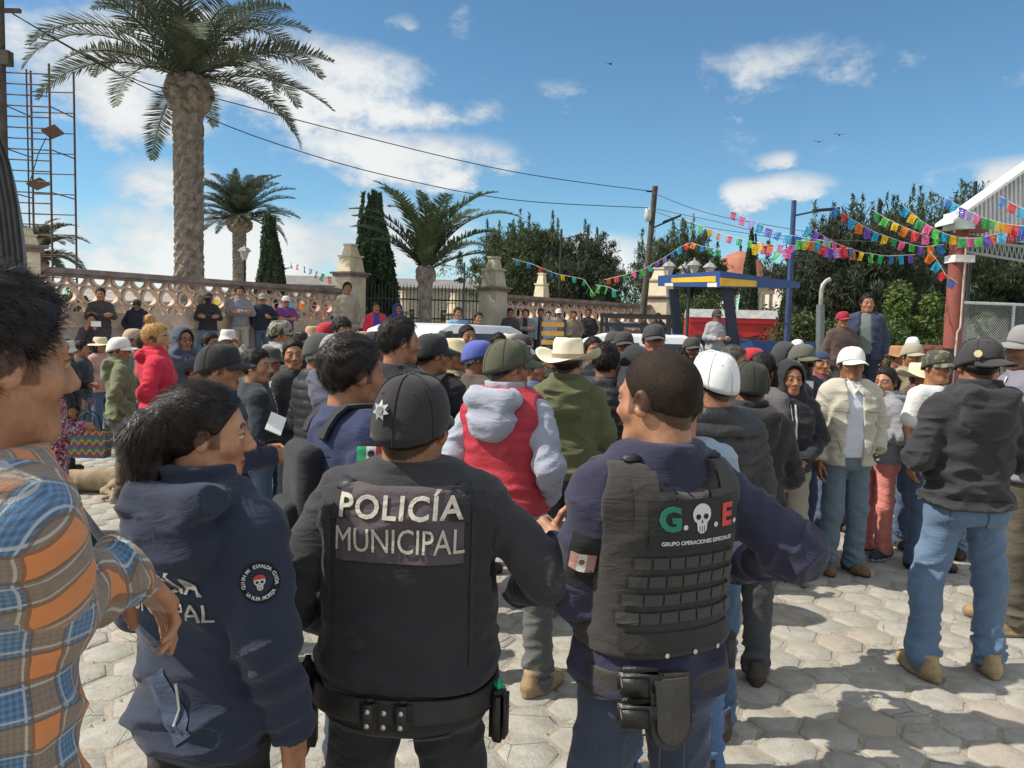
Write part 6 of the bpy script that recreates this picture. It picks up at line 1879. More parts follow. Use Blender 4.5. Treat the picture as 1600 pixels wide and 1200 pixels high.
def cloth_uv(V, pose):
    uv = np.zeros_like(V); best = np.full(len(V), 1e9, dtype=np.float32)
    d = np.abs(loft(V, pose.torso(.02))); ang = np.arctan2(V[:, 0], -V[:, 1])
    uv[:, 0] = ang * .16 ; uv[:, 1] = V[:, 2]; best = d
    for i in (0, 1):
        acc = 0
        for a, b, r in ((A3(pose.sh[i]), A3(pose.arms[i][0]), .062), (A3(pose.arms[i][0]), A3(pose.arms[i][1]), .056)):
            dd = np.abs(cap(V, a, b, r + .01, r)); t = (b - a) / np.linalg.norm(b - a)
            ax = np.cross(t, [-.55, .8, .2]); ax /= np.linalg.norm(ax); q = V - a
            m = dd < best
            uv[m, 0] = q[m] @ ax + .2; uv[m, 1] = acc + q[m] @ t; best = np.minimum(best, dd); acc += np.linalg.norm(b - a)
    return uv
bk = dict(px=-6, ytop=421, d=1.06)
lf = local_fn(-14, 421, 1.06, 46, .22)
bpose = Pose(right=(lf(48, 985, 1.02), lf(196, 905, 1.20), 'droop', (-.10, .62, -.78), (-.25, .70, .62)), left=((-.215, -.03, 1.12), (-.215, .04, .90), None, (1, 0, 0), (0, 1, 0)), bulk=.80)
boy = person(-14, 421, 1.06, 46, 'boy in a blue and orange plaid flannel shirt at the left edge seen from behind', top=('shirt', (.3, .25, .2)), legs=((.03, .04, .06), 'denim'), head=34, hair='short', pose=bpose, tone=0, base=.22, res=.0065, topkw=dict(off=.020, hem=.80, wr=.0095, collar=.02, cuff=.004), hpitch=-4)
me = boy.top.data; co = np.zeros(len(me.vertices) * 3, dtype=np.float32); me.vertices.foreach_get('co', co); co = co.reshape(-1, 3)
at_ = me.attributes.new('uvw', 'FLOAT_VECTOR', 'POINT'); at_.data.foreach_set('vector', cloth_uv(co, bpose).astype(np.float32).ravel())
boy.top.material_slots[0].material = plaid_mat()
def restrand(pr, style, n, length, width, flow, lift, seed=5, keep=None, c=None, jit=.35):
    V, F = polygonize(hair_fn(style, seed), (-.13, -.24, -.28), (.13, .13, .22), .0042)
    V2, F2 = strands(V, F, n, length, width, flow, lift=lift, seg=4, seed=seed, keep=keep, jit=jit)
    pr.hair.data = mesh_np('hair', np.concatenate([V, V2]), np.concatenate([F, F2 + len(V)]))
    pr.hair.data.materials.append(None); pr.hair.material_slots[0].link = 'OBJECT'; pr.hair.material_slots[0].material = hairmat(c or (.013, .009, .007), .45)
restrand(boy, 'short', 7000, .036, .0008, lambda P: np.stack([P[:, 0] * 3, P[:, 1] * 4 + .5, -.55 + P[:, 2] * 5.5], 1), .42, jit=.3)
st_ = MB(); st_.box((0, 0, .11), (.9, .6, .22)); sx = at(-14, 421, 1.06)
tag(st_.build('stone_step', STONEB, loc=(sx.x - .05, sx.y, 0)), 'low stone step under the boy in plaid', 'step')

# ---- policewoman
pw = person(322, 594, 1.80, 22, 'policewoman with black ponytail in a navy hooded jacket seen from behind', top=('hoodie', (.026, .034, .062)), legs=((.016, .016, .020), 'knit'), head=68, hair='pony', fem=1.0, tone=3, hpitch=-2, res=.0065, topkw=dict(hem=.83, off=.022, wr=.008), shoe=BLKS, pose=Pose('down', 'hold', bulk=.90), hscale=.92)
restrand(pw, 'pony', 6000, .06, .0008, lambda P: np.where((P[:, 1] > -.085)[:, None], np.stack([-P[:, 0] * 6, -np.ones(len(P)), .7 - P[:, 2] * 9], 1), np.stack([P[:, 0] * 2, -.25 + 0 * P[:, 0], -np.ones(len(P))], 1)), .06, seed=2, jit=.16)
SILV = paint((.62, .62, .62), .3, .12, 30, .7)
lay(pw, text_mesh('POLICÍA', .072, .0008, .0010, .95), pw.f_top, (-.025, -.2, 1.262), (0, 1, 0), SILV, 'lettering', off=.004)
lay(pw, text_mesh('MUNICIPAL', .062, .0008, 0, .92), pw.f_top, (-.025, -.2, 1.195), (0, 1, 0), SILV, 'lettering', off=.004)
def sleeve_dir(pr, i, ang):
    s, e = A3(pr.pose.sh[i]), A3(pr.pose.arms[i][0]); t = (e - s) / np.linalg.norm(e - s)
    d = A3((math.cos(ang), math.sin(ang), 0)) ; d = d - t * float(d @ t); d /= np.linalg.norm(d)
    return s, e, t, d
s, e, t, dv = sleeve_dir(pw, 0, R(-52))
pc = s + (e - s) * .44
PBLK = cloth((.012, .012, .014)); PWH = cloth((.62, .62, .60)); PRED = cloth((.55, .06, .05)); PGRN = cloth((.02, .26, .12))
pp = lay(pw, poly_mesh(disc(0, 0, .046)), pw.f_top, pc, -dv, PBLK, 'skull_patch', up=-t, off=.004)
def skull(pr, f, c, dirv, up, s_, parent, off=.0055, bandana=False):
    g_ = lambda pts, m_, n_, o_: lay(pr, poly_mesh([(x * s_, y * s_) for x, y in pts]), f, c, dirv, m_, n_, up=up, off=o_, parent=parent)
    g_(disc(0, .18, .62, .58), PWH, 'skull', off); g_([(-.38, -.15), (.38, -.15), (.30, -.72), (.12, -.86), (-.12, -.86), (-.30, -.72)], PWH, 'skull_jaw', off + .0004)
    for sg in (-1, 1): g_(disc(sg * .26, .05, .17, .15, 12), PBLK, 'eye_socket', off + .001)
    g_([(0, -.10), (.08, -.28), (-.08, -.28)], PBLK, 'nose_hole', off + .001)
    for x in (-.16, 0, .16): g_([(x - .02, -.45), (x + .02, -.45), (x + .02, -.78), (x - .02, -.78)], PBLK, 'tooth_gap', off + .001)
    if bandana: g_(disc(0, .36, .66, .5, 16, 0, 180), PRED, 'bandana', off + .0015)
skull(pw, pw.f_top, pc, -dv, -t, .021, pp, bandana=True)
def arc_text(pr, f, c, dirv, up, txt, rad, a0, a1, size, mat, parent, flip=False):
    V = []; F = []
    for i, ch in enumerate(txt):
        if ch == ' ': continue
        a = R(a0 + (a1 - a0) * (i + .5) / len(txt)); ro = a - math.pi / 2 + (math.pi if flip else 0); cr, sr = math.cos(ro), math.sin(ro)
        m_ = text_mesh(ch, size, .0003, .0003); k = len(V)
        V += [(v.co.x * cr - v.co.y * sr + rad * math.cos(a), v.co.x * sr + v.co.y * cr + rad * math.sin(a), v.co.z) for v in m_.vertices]
        F += [tuple(j + k for j in p.vertices) for p in m_.polygons]
    me = bpy.data.meshes.new('lettering'); me.from_pydata(V, [], F); me.update()
    lay(pr, me, f, c, dirv, mat, 'lettering', up=up, off=.0052, parent=parent)
arc_text(pw, pw.f_top, pc, -dv, -t, 'QUIEN MI ESPALDA CUIDA', .037, 195, -15, .011, PWH, pp)
arc_text(pw, pw.f_top, pc, -dv, -t, 'LA RUTA PROTEJA', .037, 215, 325, .011, PWH, pp, True)
# pocket flap with zip, its sunlight painted in as paler jacket cloth
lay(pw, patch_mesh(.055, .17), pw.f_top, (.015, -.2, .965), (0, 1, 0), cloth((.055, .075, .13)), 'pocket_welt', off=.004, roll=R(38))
tubeo('zip', [project(pw.f_top, np.array([(.03 + .005 * k, -.2, 1.02 - .03 * k)]), A3([[0, 1, 0]]), off=.006)[0] for k in range(4)], .0035, SILV, pw.root)

# ---- officer POLICIA MUNICIPAL
lf = local_fn(645, 587, 1.98, 2, 0, .012)
p3pose = Pose(right=(lf(858, 915, 1.94), lf(805, 930, 2.22), None, (-.5, .8, .1), (0, 0, 1)), left=(lf(446, 945, 1.94), lf(515, 975, 2.22), None, (.6, .8, 0), (0, 0, 1)), bulk=1.28, stance=.1, shz=.035)
p3 = person(645, 587, 1.98, 2, 'police officer in black cap and vest lettered POLICÍA MUNICIPAL seen from behind', top=('shirt', (.040, .039, .044)), legs=((.026, .026, .029), 'knit'), head=14, hat='cap', hatc=(.030, .028, .030), hair='crop', tone=1, pose=p3pose, res=.0065, hscale=1.07, topkw=dict(off=.016, hem=.88, wr=.008, collar=.062), shoe=BLKS)
VEST = cloth((.030, .029, .034), .9)
v3 = add_vest(p3, VEST, off=.034, hem=.935, wr=.006, seed=1.0)
PATCHM = cloth((.085, .068, .075), .75)
pt = lay(p3, patch_mesh(.325, .190, 48, 30), p3.f_vest, (0, -.3, 1.372), (0, 1, 0), PATCHM, 'name_patch', off=.005, parent=v3)
LET = cloth((.50, .47, .40), .8)
lay(p3, text_mesh('POLICÍA', .080, .0006, .0015, 1.08), p3.f_vest, (0, -.3, 1.412), (0, 1, 0), LET, 'lettering', off=.0095, parent=pt)
m_ = text_mesh('MUNICIPAL', .086, .0006, 0, .98)
for v in m_.vertices: v.co.x *= .76
lay(p3, m_, p3.f_vest, (0, -.3, 1.330), (0, 1, 0), LET, 'lettering', off=.0095, parent=pt)
for sg in (-1, 1):
    lay(p3, patch_mesh(.012, .40, 2, 16), p3.f_vest, (sg * .186, -.3, 1.20), (0, 1, 0), cloth((.03, .03, .034)), 'vest_piping', off=.004, parent=v3)
    box_on(p3, p3.f_vest, (sg * .145, -.10, 1.47), (0, .35, -1), (.05, .06, .014), DARK, 'strap_buckle', parent=v3)
    lay(p3, patch_mesh(.05, .10, 4, 8), p3.f_vest, (sg * .150, -.3, 1.475), (0, 1, -.3), cloth((.028, .028, .03)), 'shoulder_strap', off=.006, parent=v3)
belt, fb_ = ring_garment(p3, .865, .928, .036, paint((.022, .021, .021), .6, .2, 20), 'duty_belt')
LEATH = paint((.02, .018, .017), .45, .25, 20, 0, .3, 60); STUD = paint((.62, .58, .52), .25, .1, 10, .9)
for x in (-.062, .022): 
    q = box_on(p3, fb_, (x, -.4, .895), (0, 1, 0), (.046, .088, .028), LEATH, 'snap_pouch', parent=belt, bev=.012)
for x in (-.062, -.02, .022):
    for z in (.913, .880): box_on(p3, fb_, (x, -.4, z), (0, 1, 0), (.013, .013, .006), STUD, 'snap_stud', off=.028, parent=belt, bev=.0028)
box_on(p3, fb_, (-.42, -.06, .83), (1, .1, 0), (.085, .26, .055), LEATH, 'holster', parent=belt, bev=.02)
q = box_on(p3, fb_, (.42, -.12, .845), (-1, .25, 0), (.06, .14, .045), LEATH, 'spray_pouch', parent=belt, bev=.012)
box_on(p3, fb_, (.42, -.12, .925), (-1, .25, 0), (.026, .035, .028), paint((.02, .42, .20), .4), 'spray_cap', off=.008, parent=q, bev=.01)
for sg, z in ((.085, .81), (-.13, .83)): lay(p3, patch_mesh(.11, .012, 10, 2), p3.f_legs, (sg, -.4, z), (0, 1, 0), cloth((.034, .034, .038)), 'trouser_pocket', off=.004, roll=R(7 if sg > 0 else -4))
# badge on the back of the cap
capf = lambda P: ell(P, (0, -.010, .030), (.090, .112, .098))
def star(n, r0, r1): return [((r0 if i % 2 == 0 else r1) * math.sin(math.pi * i / n), (r0 if i % 2 == 0 else r1) * math.cos(math.pi * i / n)) for i in range(2 * n)]
me = wrap(poly_mesh(star(7, .024, .013)), capf, (-.045, -.2, .048), (.22, 1, 0), (0, 0, 1), .004); bd = link('star_badge', me, SILV, p3.cap)
me = wrap(poly_mesh(disc(0, 0, .0085)), capf, (-.045, -.2, .048), (.22, 1, 0), (0, 0, 1), .006); link('badge_centre', me, paint((.3, .3, .3), .4, .1, 10, .6), bd)

# ---- officer G.E. with plate carrier
lf = local_fn(1032, 545, 1.98, -24)
p4pose = Pose(right=(lf(1240, 872, 1.96), lf(1150, 890, 2.22), None, (-.5, .8, 0), (0, 0, 1)), left=(lf(905, 940, 1.95), lf(872, 868, 2.16), 'thumb', (-.25, .85, .45), (-.85, -.3, .5)), bulk=1.0, stance=.1)
p4 = person(1032, 545, 1.98, -24, 'short haired officer in navy with a black plate carrier lettered G.E. seen from behind', top=('jacket', (.030, .030, .060)), legs=((.034, .044, .075), 'denim'), head=-44, hair='buzz', hairc=(.02, .013, .009), tone=0, pose=p4pose, res=.0065, topkw=dict(off=.020, hem=.87, wr=.011, collar=.045), shoe=BLKS, hpitch=-3)
restrand(p4, 'buzz', 9000, .0085, .0007, lambda P: np.stack([P[:, 0] * 3, P[:, 1] * 3 + .1, -.8 + P[:, 2] * 2], 1), .9, seed=3, c=(.022, .014, .009)); p4.hair.material_slots[0].material = stubblemat((.013, .009, .007), (.10, .062, .042))
PCM = cloth((.045, .041, .040), .9)
v4 = add_vest(p4, PCM, off=.040, hem=.985, wr=.002, seed=2.0, neckr=.115, name='plate_carrier', ucut=(1.485, .098))
WEB = cloth((.058, .054, .053), .85); WEB2 = cloth((.034, .032, .032), .85)
for r_, z in enumerate((1.225, 1.180, 1.135, 1.090)):
    w_ = .29 + .02 * r_
    lay(p4, patch_mesh(w_, .030, 20, 3), p4.f_vest, (0, -.3, z), (0, 1, 0), WEB2, 'webbing_strap', off=.004, parent=v4)
    for k in range(7):
        x = (k - 3) * w_ / 7
        lay(p4, patch_mesh(w_ / 7 - .005, .027, 4, 3), p4.f_vest, (x, -.3, z), (0, 1, 0), WEB, 'webbing_loop', off=.0075, parent=v4)
for k in range(4):
    lay(p4, patch_mesh(.042, .026, 4, 3), p4.f_vest, ((k - 1.5) * .048, -.3, 1.383), (0, 1, 0), WEB, 'webbing_loop', off=.007, parent=v4)
gp = lay(p4, patch_mesh(.265, .118, 36, 18), p4.f_vest, (.015, -.3, 1.318), (0, 1, 0), cloth((.026, .026, .026)), 'unit_patch', off=.010, parent=v4)
def pletter(t_, x, z, size, mat, b_=.003): return lay(p4, text_mesh(t_, size, .0006, b_), p4.f_vest, (x, -.3, z), (0, 1, 0), mat, 'lettering', off=.0125, parent=gp)
pletter('G', -.068, 1.330, .078, cloth((.03, .20, .14))); pletter('.', -.030, 1.330, .07, PWH, .002)
pletter('E', .100, 1.330, .076, cloth((.62, .07, .06))); pletter('.', .133, 1.330, .07, PWH, .002); pletter('.', .062, 1.330, .07, PWH, .002)
skull(p4, p4.f_vest, (.018, -.3, 1.333), (0, 1, 0), (0, 0, 1), .044, gp, off=.0125)
pletter('GRUPO OPERACIONES ESPECIALES', .015, 1.275, .0135, PWH, .0003)
lay(p4, patch_mesh(.33, .045, 20, 4), p4.f_vest, (0, -.3, 1.030), (0, 1, 0), cloth((.034, .032, .03)), 'cummerbund_strap', off=.006, parent=v4)
for x in (-.055, .025, .10): lay(p4, poly_mesh(disc(x * 0, 0, .006, None, 10)), p4.f_vest, (x, -.3, .998), (0, 1, 0), STUD, 'grommet', off=.005, parent=v4)
for sg in (-1, 1):
    lay(p4, patch_mesh(.058, .12, 4, 8), p4.f_vest, (sg * .118, -.2, 1.425), (0, .75, -.6), cloth((.05, .045, .042)), 'shoulder_strap', off=.006, parent=v4)
    box_on(p4, p4.f_vest, (sg * .118, -.06, 1.44), (0, .3, -1), (.05, .03, .012), DARK, 'strap_buckle', off=.006, parent=v4)
s, e, t, dv = sleeve_dir(p4, 1, R(-128)); pc = s + (e - s) * .55
fp = lay(p4, patch_mesh(.075, .135, 6, 8), p4.f_top, pc, -dv, cloth((.012, .012, .014)), 'sleeve_panel', up=-t, off=.004)
for k, m_ in ((-1, cloth((.36, .20, .16))), (0, cloth((.55, .52, .47))), (1, cloth((.34, .18, .15)))): lay(p4, patch_mesh(.0215, .044, 3, 4), p4.f_top, pc + np.cross(-dv, -t) * .0215 * k, -dv, m_, 'flag_patch', up=-t, off=.0065, parent=fp)
lay(p4, poly_mesh(disc(0, 0, .007)), p4.f_top, pc, -dv, cloth((.16, .10, .05)), 'flag_emblem', up=-t, off=.0075, parent=fp)
belt4, fb4 = ring_garment(p4, .885, .955, .034, paint((.035, .032, .03), .7, .15, 20), 'duty_belt')
MPAD = paint((.035, .032, .031), .5, .2, 15, 0, .3, 50)
def flap(pr, f, c, dirv, w_, h_, t_, mat, name, parent):
    """pouch with a rounded lower end"""
    q = box_on(pr, f, c, dirv, (w_, h_, t_), mat, name, parent=parent, bev=w_ * .32); return q
pm = MB(); ol = [(-.052, .085), (.052, .085)] + [(.052 * math.cos(a), -.03 + .062 * math.sin(a)) for a in [0 - math.pi * k / 14 for k in range(15)]]
pm.prism(ol, .0, .030); pi_ = [(x * .82, .006 + y * .86) for x, y in ol]; pm2 = MB(); pm2.prism(pi_, .030, .036)
hp = lay(p4, pm.mesh('holster_pad'), fb4, (-.060, -.4, .875), (0, 1, 0), MPAD, 'holster_pad', off=.002, parent=belt4)
lay(p4, pm2.mesh('holster_face'), fb4, (-.060, -.4, .875), (0, 1, 0), paint((.06, .055, .052), .5, .2, 15, 0, .3, 50), 'holster_face', off=.002, parent=hp)
for z in (.945, .875): 
    q = box_on(p4, fb4, (-.20, -.3, z), (.45, .9, 0), (.105, .066, .036), LEATH, 'magazine_pouch', parent=belt4, bev=.012)
    box_on(p4, fb4, (-.215, -.3, z - .004), (.45, .9, 0), (.070, .050, .012), paint((.014, .014, .014), .4), 'pouch_flap', off=.028, parent=q, bev=.012)
box_on(p4, fb4, (.42, -.05, .93), (-1, .1, 0), (.07, .10, .04), LEATH, 'belt_pouch', parent=belt4)
for x, w_ in ((-.075, .105), (.095, .085)):
    lay(p4, patch_mesh(w_, .006, 8, 1), p4.f_legs, (x, -.4, .775), (0, 1, 0), cloth((.07, .085, .12)), 'pocket_seam', off=.003, roll=R(-6 if x < 0 else 4))
    for sg in (-1, 1): lay(p4, patch_mesh(.004, .14, 1, 8), p4.f_legs, (x + sg * w_ / 2, -.4, .705), (0, 1, 0), cloth((.07, .085, .12)), 'pocket_seam', off=.003)
lay(p4, patch_mesh(.018, .045, 2, 3), p4.f_legs, (.03, -.4, .862), (0, 1, 0), cloth((.03, .042, .07)), 'belt_loop', off=.012)

# ---- navy officer with backpack between the woman and the capped officer
p5 = person(558, 525, 2.70, 60, 'dark haired officer in navy jacket wearing a backpack with a flag on the sleeve', top=('jacket', (.028, .038, .095)), legs=(DKD, 'denim'), head=52, hair='short', tone=1, pose=Pose('down', 'hold', bulk=1.1, shz=.03), res=.008, topkw=dict(wr=.010, collar=.035))
restrand(p5, 'short', 5000, .030, .0009, lambda P: np.stack([P[:, 0] * 3, P[:, 1] * 3 + .4, -.6 + P[:, 2] * 4], 1), .35, seed=4)
s, e, t, dv = sleeve_dir(p5, 0, R(-20)); pc = s + (e - s) * .22
fx = np.cross(-dv, -t)
fl_ = lay(p5, patch_mesh(.085, .15, 6, 8), p5.f_top, pc - (-t) * .045, -dv, cloth((.012, .012, .015)), 'sleeve_panel', up=-t, off=.004)
for k, m_ in ((-1, PGRN), (0, PWH), (1, PRED)): lay(p5, patch_mesh(.030, .048, 3, 4), p5.f_top, pc + fx * .030 * k, -dv, m_, 'flag_patch', up=-t, off=.0065, parent=fl_)
lay(p5, poly_mesh(disc(0, 0, .011)), p5.f_top, pc, -dv, cloth((.05, .05, .035)), 'flag_emblem', up=-t, off=.0078, parent=fl_)
lay(p5, text_mesh('PROXIMIDAD', .0155, .0003, .0004), p5.f_top, pc + t * .062, -dv, PWH, 'lettering', up=-t, off=.0065, parent=fl_)
BPM = cloth((.022, .023, .026))
def backpack(pr, label, w_=.30, h_=.44, dp=.15, strapside=1):
    root = empty('backpack'); root.parent = None
    root.matrix_world = Matrix.Translation(pr.root.location) @ Matrix.Rotation(pr.root.rotation_euler.z, 4, 'Z') @ Matrix.Scale(pr.s, 4); tag(root, label, 'backpack')
    def f(P): return rbox(P * A3((1, 1, 1)) * (1 + .5 * np.clip(P[:, 2:3] - 1.25, 0, .3) * A3((1, 0, 0))), (0, -.140 - dp / 2, 1.19), (w_ / 2, dp / 2, h_ / 2), .044) - .006 * (ridge((P * A3((9, 9, 14))).astype(np.float32)) - .5)
    V, F = polygonize(f, (-.25, -.36, .9), (.25, -.09, 1.5), .009); link('bag', mesh_np('bag', V, F), BPM, root)
    V, F = polygonize(lambda P: rbox(P, (0, -.145 - dp, 1.11), (w_ * .38, .035, h_ * .2), .025), (-.2, -.40, .95), (.2, -.15, 1.3), .009); link('front_pocket', mesh_np('front_pocket', V, F), BPM, root)
    for sg in (-1, 1):
        pts = [(sg * .10, -.16, 1.40), (sg * .115, -.07, 1.475), (sg * .12, .06, 1.455), (sg * .13, .135, 1.34), (sg * .15, .12, 1.18), (sg * .165, -.04, 1.06), (sg * .14, -.16, 1.02)]
        V = []; F = []
        fine_ = [tuple(A3(pts[i]) * (1 - t) + A3(pts[i + 1]) * t) for i in range(len(pts) - 1) for t in (0, .33, .67)] + [pts[-1]]; pts = fine_
        P_ = project(pr.f_top, np.array(pts), np.array([(-x * .35, -y, 1.22 - z) for x, y, z in pts]), back=.12, off=.006)
        for x, y, z in P_: V += [(x - .026, y, z), (x + .026, y, z), (x + .026, y * 1.06, z + .010), (x - .026, y * 1.06, z + .010)]
        for i in range(len(pts) - 1): 
            a = 4 * i; F += [(a, a + 1, a + 5, a + 4), (a + 1, a + 2, a + 6, a + 5), (a + 2, a + 3, a + 7, a + 6), (a + 3, a, a + 4, a + 7)]
        me = bpy.data.meshes.new('strap'); me.from_pydata(V, [], F); me.update(); link('strap', me, BPM, root)
    return root
backpack(p5, 'black backpack worn by the navy officer with the flag patch', .25, .36, .09)

# ---- red vest, cowboy hat, puffer
p6 = person(796, 529, 3.75, 28, 'man in red quilted vest and olive cap turned to the right', top=('hoodie', (.36, .38, .46)), legs=((.085, .09, .085), 'denim'), head=66, hat='cap', hatc=(.085, .088, .055), hair='crop', tone=1, pose=Pose('pocket', 'pocket', stance=.15), shoe=TAN, res=.009, topkw=dict(hoff=.040, wr=.010))
v6 = add_vest(p6, nylon((.46, .035, .055)), off=.044, hem=.90, wr=.006, quilt=.004, res=.009, collar=.05, neckr=.085)
for k in range(3): me = wrap(patch_mesh(.006, .022, 1, 3), capf, (.03 + k * .008, .2, .085 - k * .004), (-.15, -1, -.3), (0, 0, 1), .004); link('cap_stitching', me, cloth((.30, .34, .03)), p6.cap)
p7 = person(889, 520, 4.75, 8, 'man in olive hoodie and cream cowboy hat standing with his back turned', top=('hoodie', (.115, .125, .060)), legs=((.03, .03, .035), 'denim'), head=30, hat='cowboy', hatc=(.80, .74, .56), band=(.28, .22, .14), hair='crop', tone=3, pose=Pose('hold', 'front', bulk=1.12), res=.010, topkw=dict(hoff=.015))
p8 = person(1114, 548, 3.35, -8, 'man in black quilted puffer jacket and white cap behind the G.E. officer', top=('puffer', (.034, .033, .036)), legs=(DEN2, 'denim'), head=-22, hat='cap', hatc=WHT, hair='crop', tone=1, pose=Pose('hold', 'hold', bulk=1.12), res=.008, hpitch=6, topkw=dict(quilt=.017))
p9 = person(1174, 564, 3.9, 5, 'person in black hooded sweatshirt and dark olive cap turned backwards', top=('hoodie', BLK), legs=(CHAR, 'denim'), head=10, hat='cap', hatc=(.030, .033, .026), hatyaw=0, hair='crop', tone=2, pose=Pose('hold', 'hold', bulk=1.05), res=.010, topkw=dict(hoff=.02))
p10 = person(1333, 541, 5.75, 176, 'older man in cream jacket, white shirt and white cap facing the camera', top=('open', (.50, .47, .39)), legs=((.095, .135, .18), 'denim'), head=178, hat='cap', hatc=(.78, .77, .75), hair='crop', hairc=(.10, .10, .10), tone=2, facekind='old', lit=(.62, .66, .74), pose=Pose('down', 'pocket'), shoe=BRS, res=.010, topkw=dict(opening=.07))
p11 = person(1528, 528, 4.02, 2, 'man in black hoodie, jeans and tan boots walking away at the right', top=('hoodie', (.036, .035, .039)), legs=((.085, .135, .215), 'denim'), head=8, hat='cap', hatc=(.045, .042, .045), hatyaw=155, hair='crop', tone=1, pose=Pose('hoodpocket', 'hoodpocket', stance=.13, bulk=1.06), shoe=((.36, .25, .13), (.25, .2, .15)), res=.009, wr_legs=.014, topkw=dict(wr=.012, hoff=.022))
me = wrap(poly_mesh(disc(0, 0, .016)), capf, (.0, -.2, .055), (0, 1, 0), (0, 0, 1), .006)
MYAW = Matrix.Translation((0, -.010, 0)) @ Matrix.Rotation(R(155 - 25), 4, 'Z') @ Matrix.Translation((0, .010, 0)); ob = link('cap_emblem', me, cloth((.55, .48, .30)), p11.cap); ob.matrix_basis = MYAW
p12 = person(1606, 507, 4.7, -78, 'man in grey cap and lilac grey jacket at the right edge facing left', top=('jacket', (.20, .19, .235)), legs=((.10, .085, .065), 'knit'), head=-84, hat='cap', hatc=(.26, .255, .25), hair='crop', tone=2, facekind='stubble', pose=Pose('pocket', 'pocket'), shoe=TAN, res=.011)
# ------------------------------------------------------------------ the crowd
PP = person
J, HD, HU, PF, TE, SW, CO = 'jacket', 'hoodie', 'hoodup', 'puffer', 'tee', 'sweater', 'coat'
def D_(*a, **k): return Pose(*a, **k)
# left middle ground
PP(104, 528, 8.7, 60, 'person in a long black coat and small white hat holding a woven bag', top=(CO, BLK), legs=(BLK,), hat='bucket', hatc=(.6, .58, .5), hair='long', fem=1, pose=D_('down', 'hold'))
PP(72, 560, 5.6, 40, 'woman wrapped in a pink and black patterned shawl half hidden by the boy', top=(CO, (.30, .05, .10), 'speckle'), legs=(BLK,), hair='long', fem=1, pose=D_('hold', 'hold'))
PP(158, 523, 10.5, 110, 'woman in a wide straw sun hat behind the olive hoodie', top=(J, (.50, .28, .24)), hat='straw', hatc=(.75, .66, .42), hair='long', fem=1, pose=D_('front', 'front'))
b3 = PP(188, 526, 7.4, 62, 'man in olive hoodie, brown trousers and white cap near the lying dog', top=(HD, (.16, .18, .10)), legs=((.10, .075, .055), 'knit'), head=84, hat='cap', hatc=(.74, .73, .70), tone=1, pose=D_('pocket', 'hold'), shoe=((.30, .24, .18), (.3, .28, .25)))
PP(209, 513, 9.2, 80, 'man in a peach coloured cap behind the white cap', top=(J, GREYC), hat='cap', hatc=(.46, .33, .25), tone=1)
b5 = PP(247, 505, 6.7, 70, 'blonde woman with hair bun in a bright red hoodie', top=(HD, (.62, .025, .06)), legs=(DKD, 'denim'), head=88, hair='bun', hairc=(.42, .25, .09), fem=1, tone=3, pose=D_('pocket', 'hold'))
b6 = PP(287, 508, 8.2, 130, 'man with glasses under a slate blue raised hood', top=(HU, SLATE), hat='hoodup', tone=1, pose=D_('pocket', 'pocket'))
PP(356, 511, 9.6, 160, 'person in a white bucket hat holding a phone to the ear', top=(J, (.5, .48, .44)), hat='bucket', hatc=(.66, .65, .60), tone=1, pose=D_('down', 'ear'))
PP(308, 558, 6.4, 90, 'child in a dark striped knitted cap behind the cap wearing officer', top=(J, (.28, .16, .22)), hat='beanie', hatc=(.06, .06, .07), tone=0, fem=1)
b9 = PP(346, 536, 4.0, 62, 'officer in black cap and navy jacket reading a paper', top=(J, NAVY), legs=((.02, .02, .024),), head=76, hat='cap', hatc=(.024, .024, .026), hair='crop', tone=1, pose=D_('hold', 'hold'), res=.010)
b10 = PP(404, 545, 5.3, 70, 'short haired woman in dark jacket over a red and white striped top', top=(J, (.022, .028, .038)), head=96, hair='short', fem=1, tone=0, pose=D_('hold', 'hold'), shoe=BLKS)
PP(424, 538, 6.5, 125, 'man in a floppy dark grey bush hat', top=(J, CHAR), hat='bucket', hatc=(.06, .058, .055), tone=2)
PP(440, 500, 7.6, 75, 'young man in a camouflage cap and grey hoodie', top=(HD, (.34, .33, .33)), hat='cap', hatc=(.30, .28, .24), capkind='camo', tone=0)
PP(468, 516, 8.3, 110, 'man in a plain dark cap behind the dark haired young woman', top=(J, BLK), hat='cap', hatc=(.04, .036, .036), tone=1)
b14 = PP(462, 530, 6.1, 120, 'young woman in black track jacket with white sleeve stripes looking at the camera', top=(J, BLK), legs=((.09, .10, .11), 'knit'), head=160, hair='pony', fem=1, tone=1, pose=D_('down', 'down'), shoe=BLKS)
PP(494, 506, 9.5, 60, 'person in a tan straw hat left of the red cap', top=(J, BROWN), hat='fedora', hatc=(.52, .37, .2), tone=1)
PP(502, 519, 5.0, 40, 'old man in grey cap and black puffer jacket facing right', top=(PF, (.022, .024, .026)), legs=((.10, .09, .075),), head=62, hat='cap', hatc=(.07, .068, .07), hairc=(.32, .31, .3), tone=2, facekind='old', pose=D_('front', 'front'), hpitch=-6)
PP(513, 503, 9.0, 75, 'man in a red and black trucker cap', top=(J, CHAR), hat='cap', hatc=(.42, .03, .05), tone=1)
PP(536, 497, 8.5, 130, 'young man with messy dark hair left of the brown hat', top=(J, CHAR), hair='fringe', tone=0)
PP(556, 507, 8.9, 110, 'person in a dark raised hood beside the wide brown hat', top=(HU, (.06, .045, .04)), hat='hoodup', tone=1)
PP(571, 513, 8.0, 140, 'man in a wide light brown felt hat', top=(J, (.12, .09, .06)), hat='sombrero', hatc=(.44, .30, .16), band=(.10, .06, .03), tone=1)
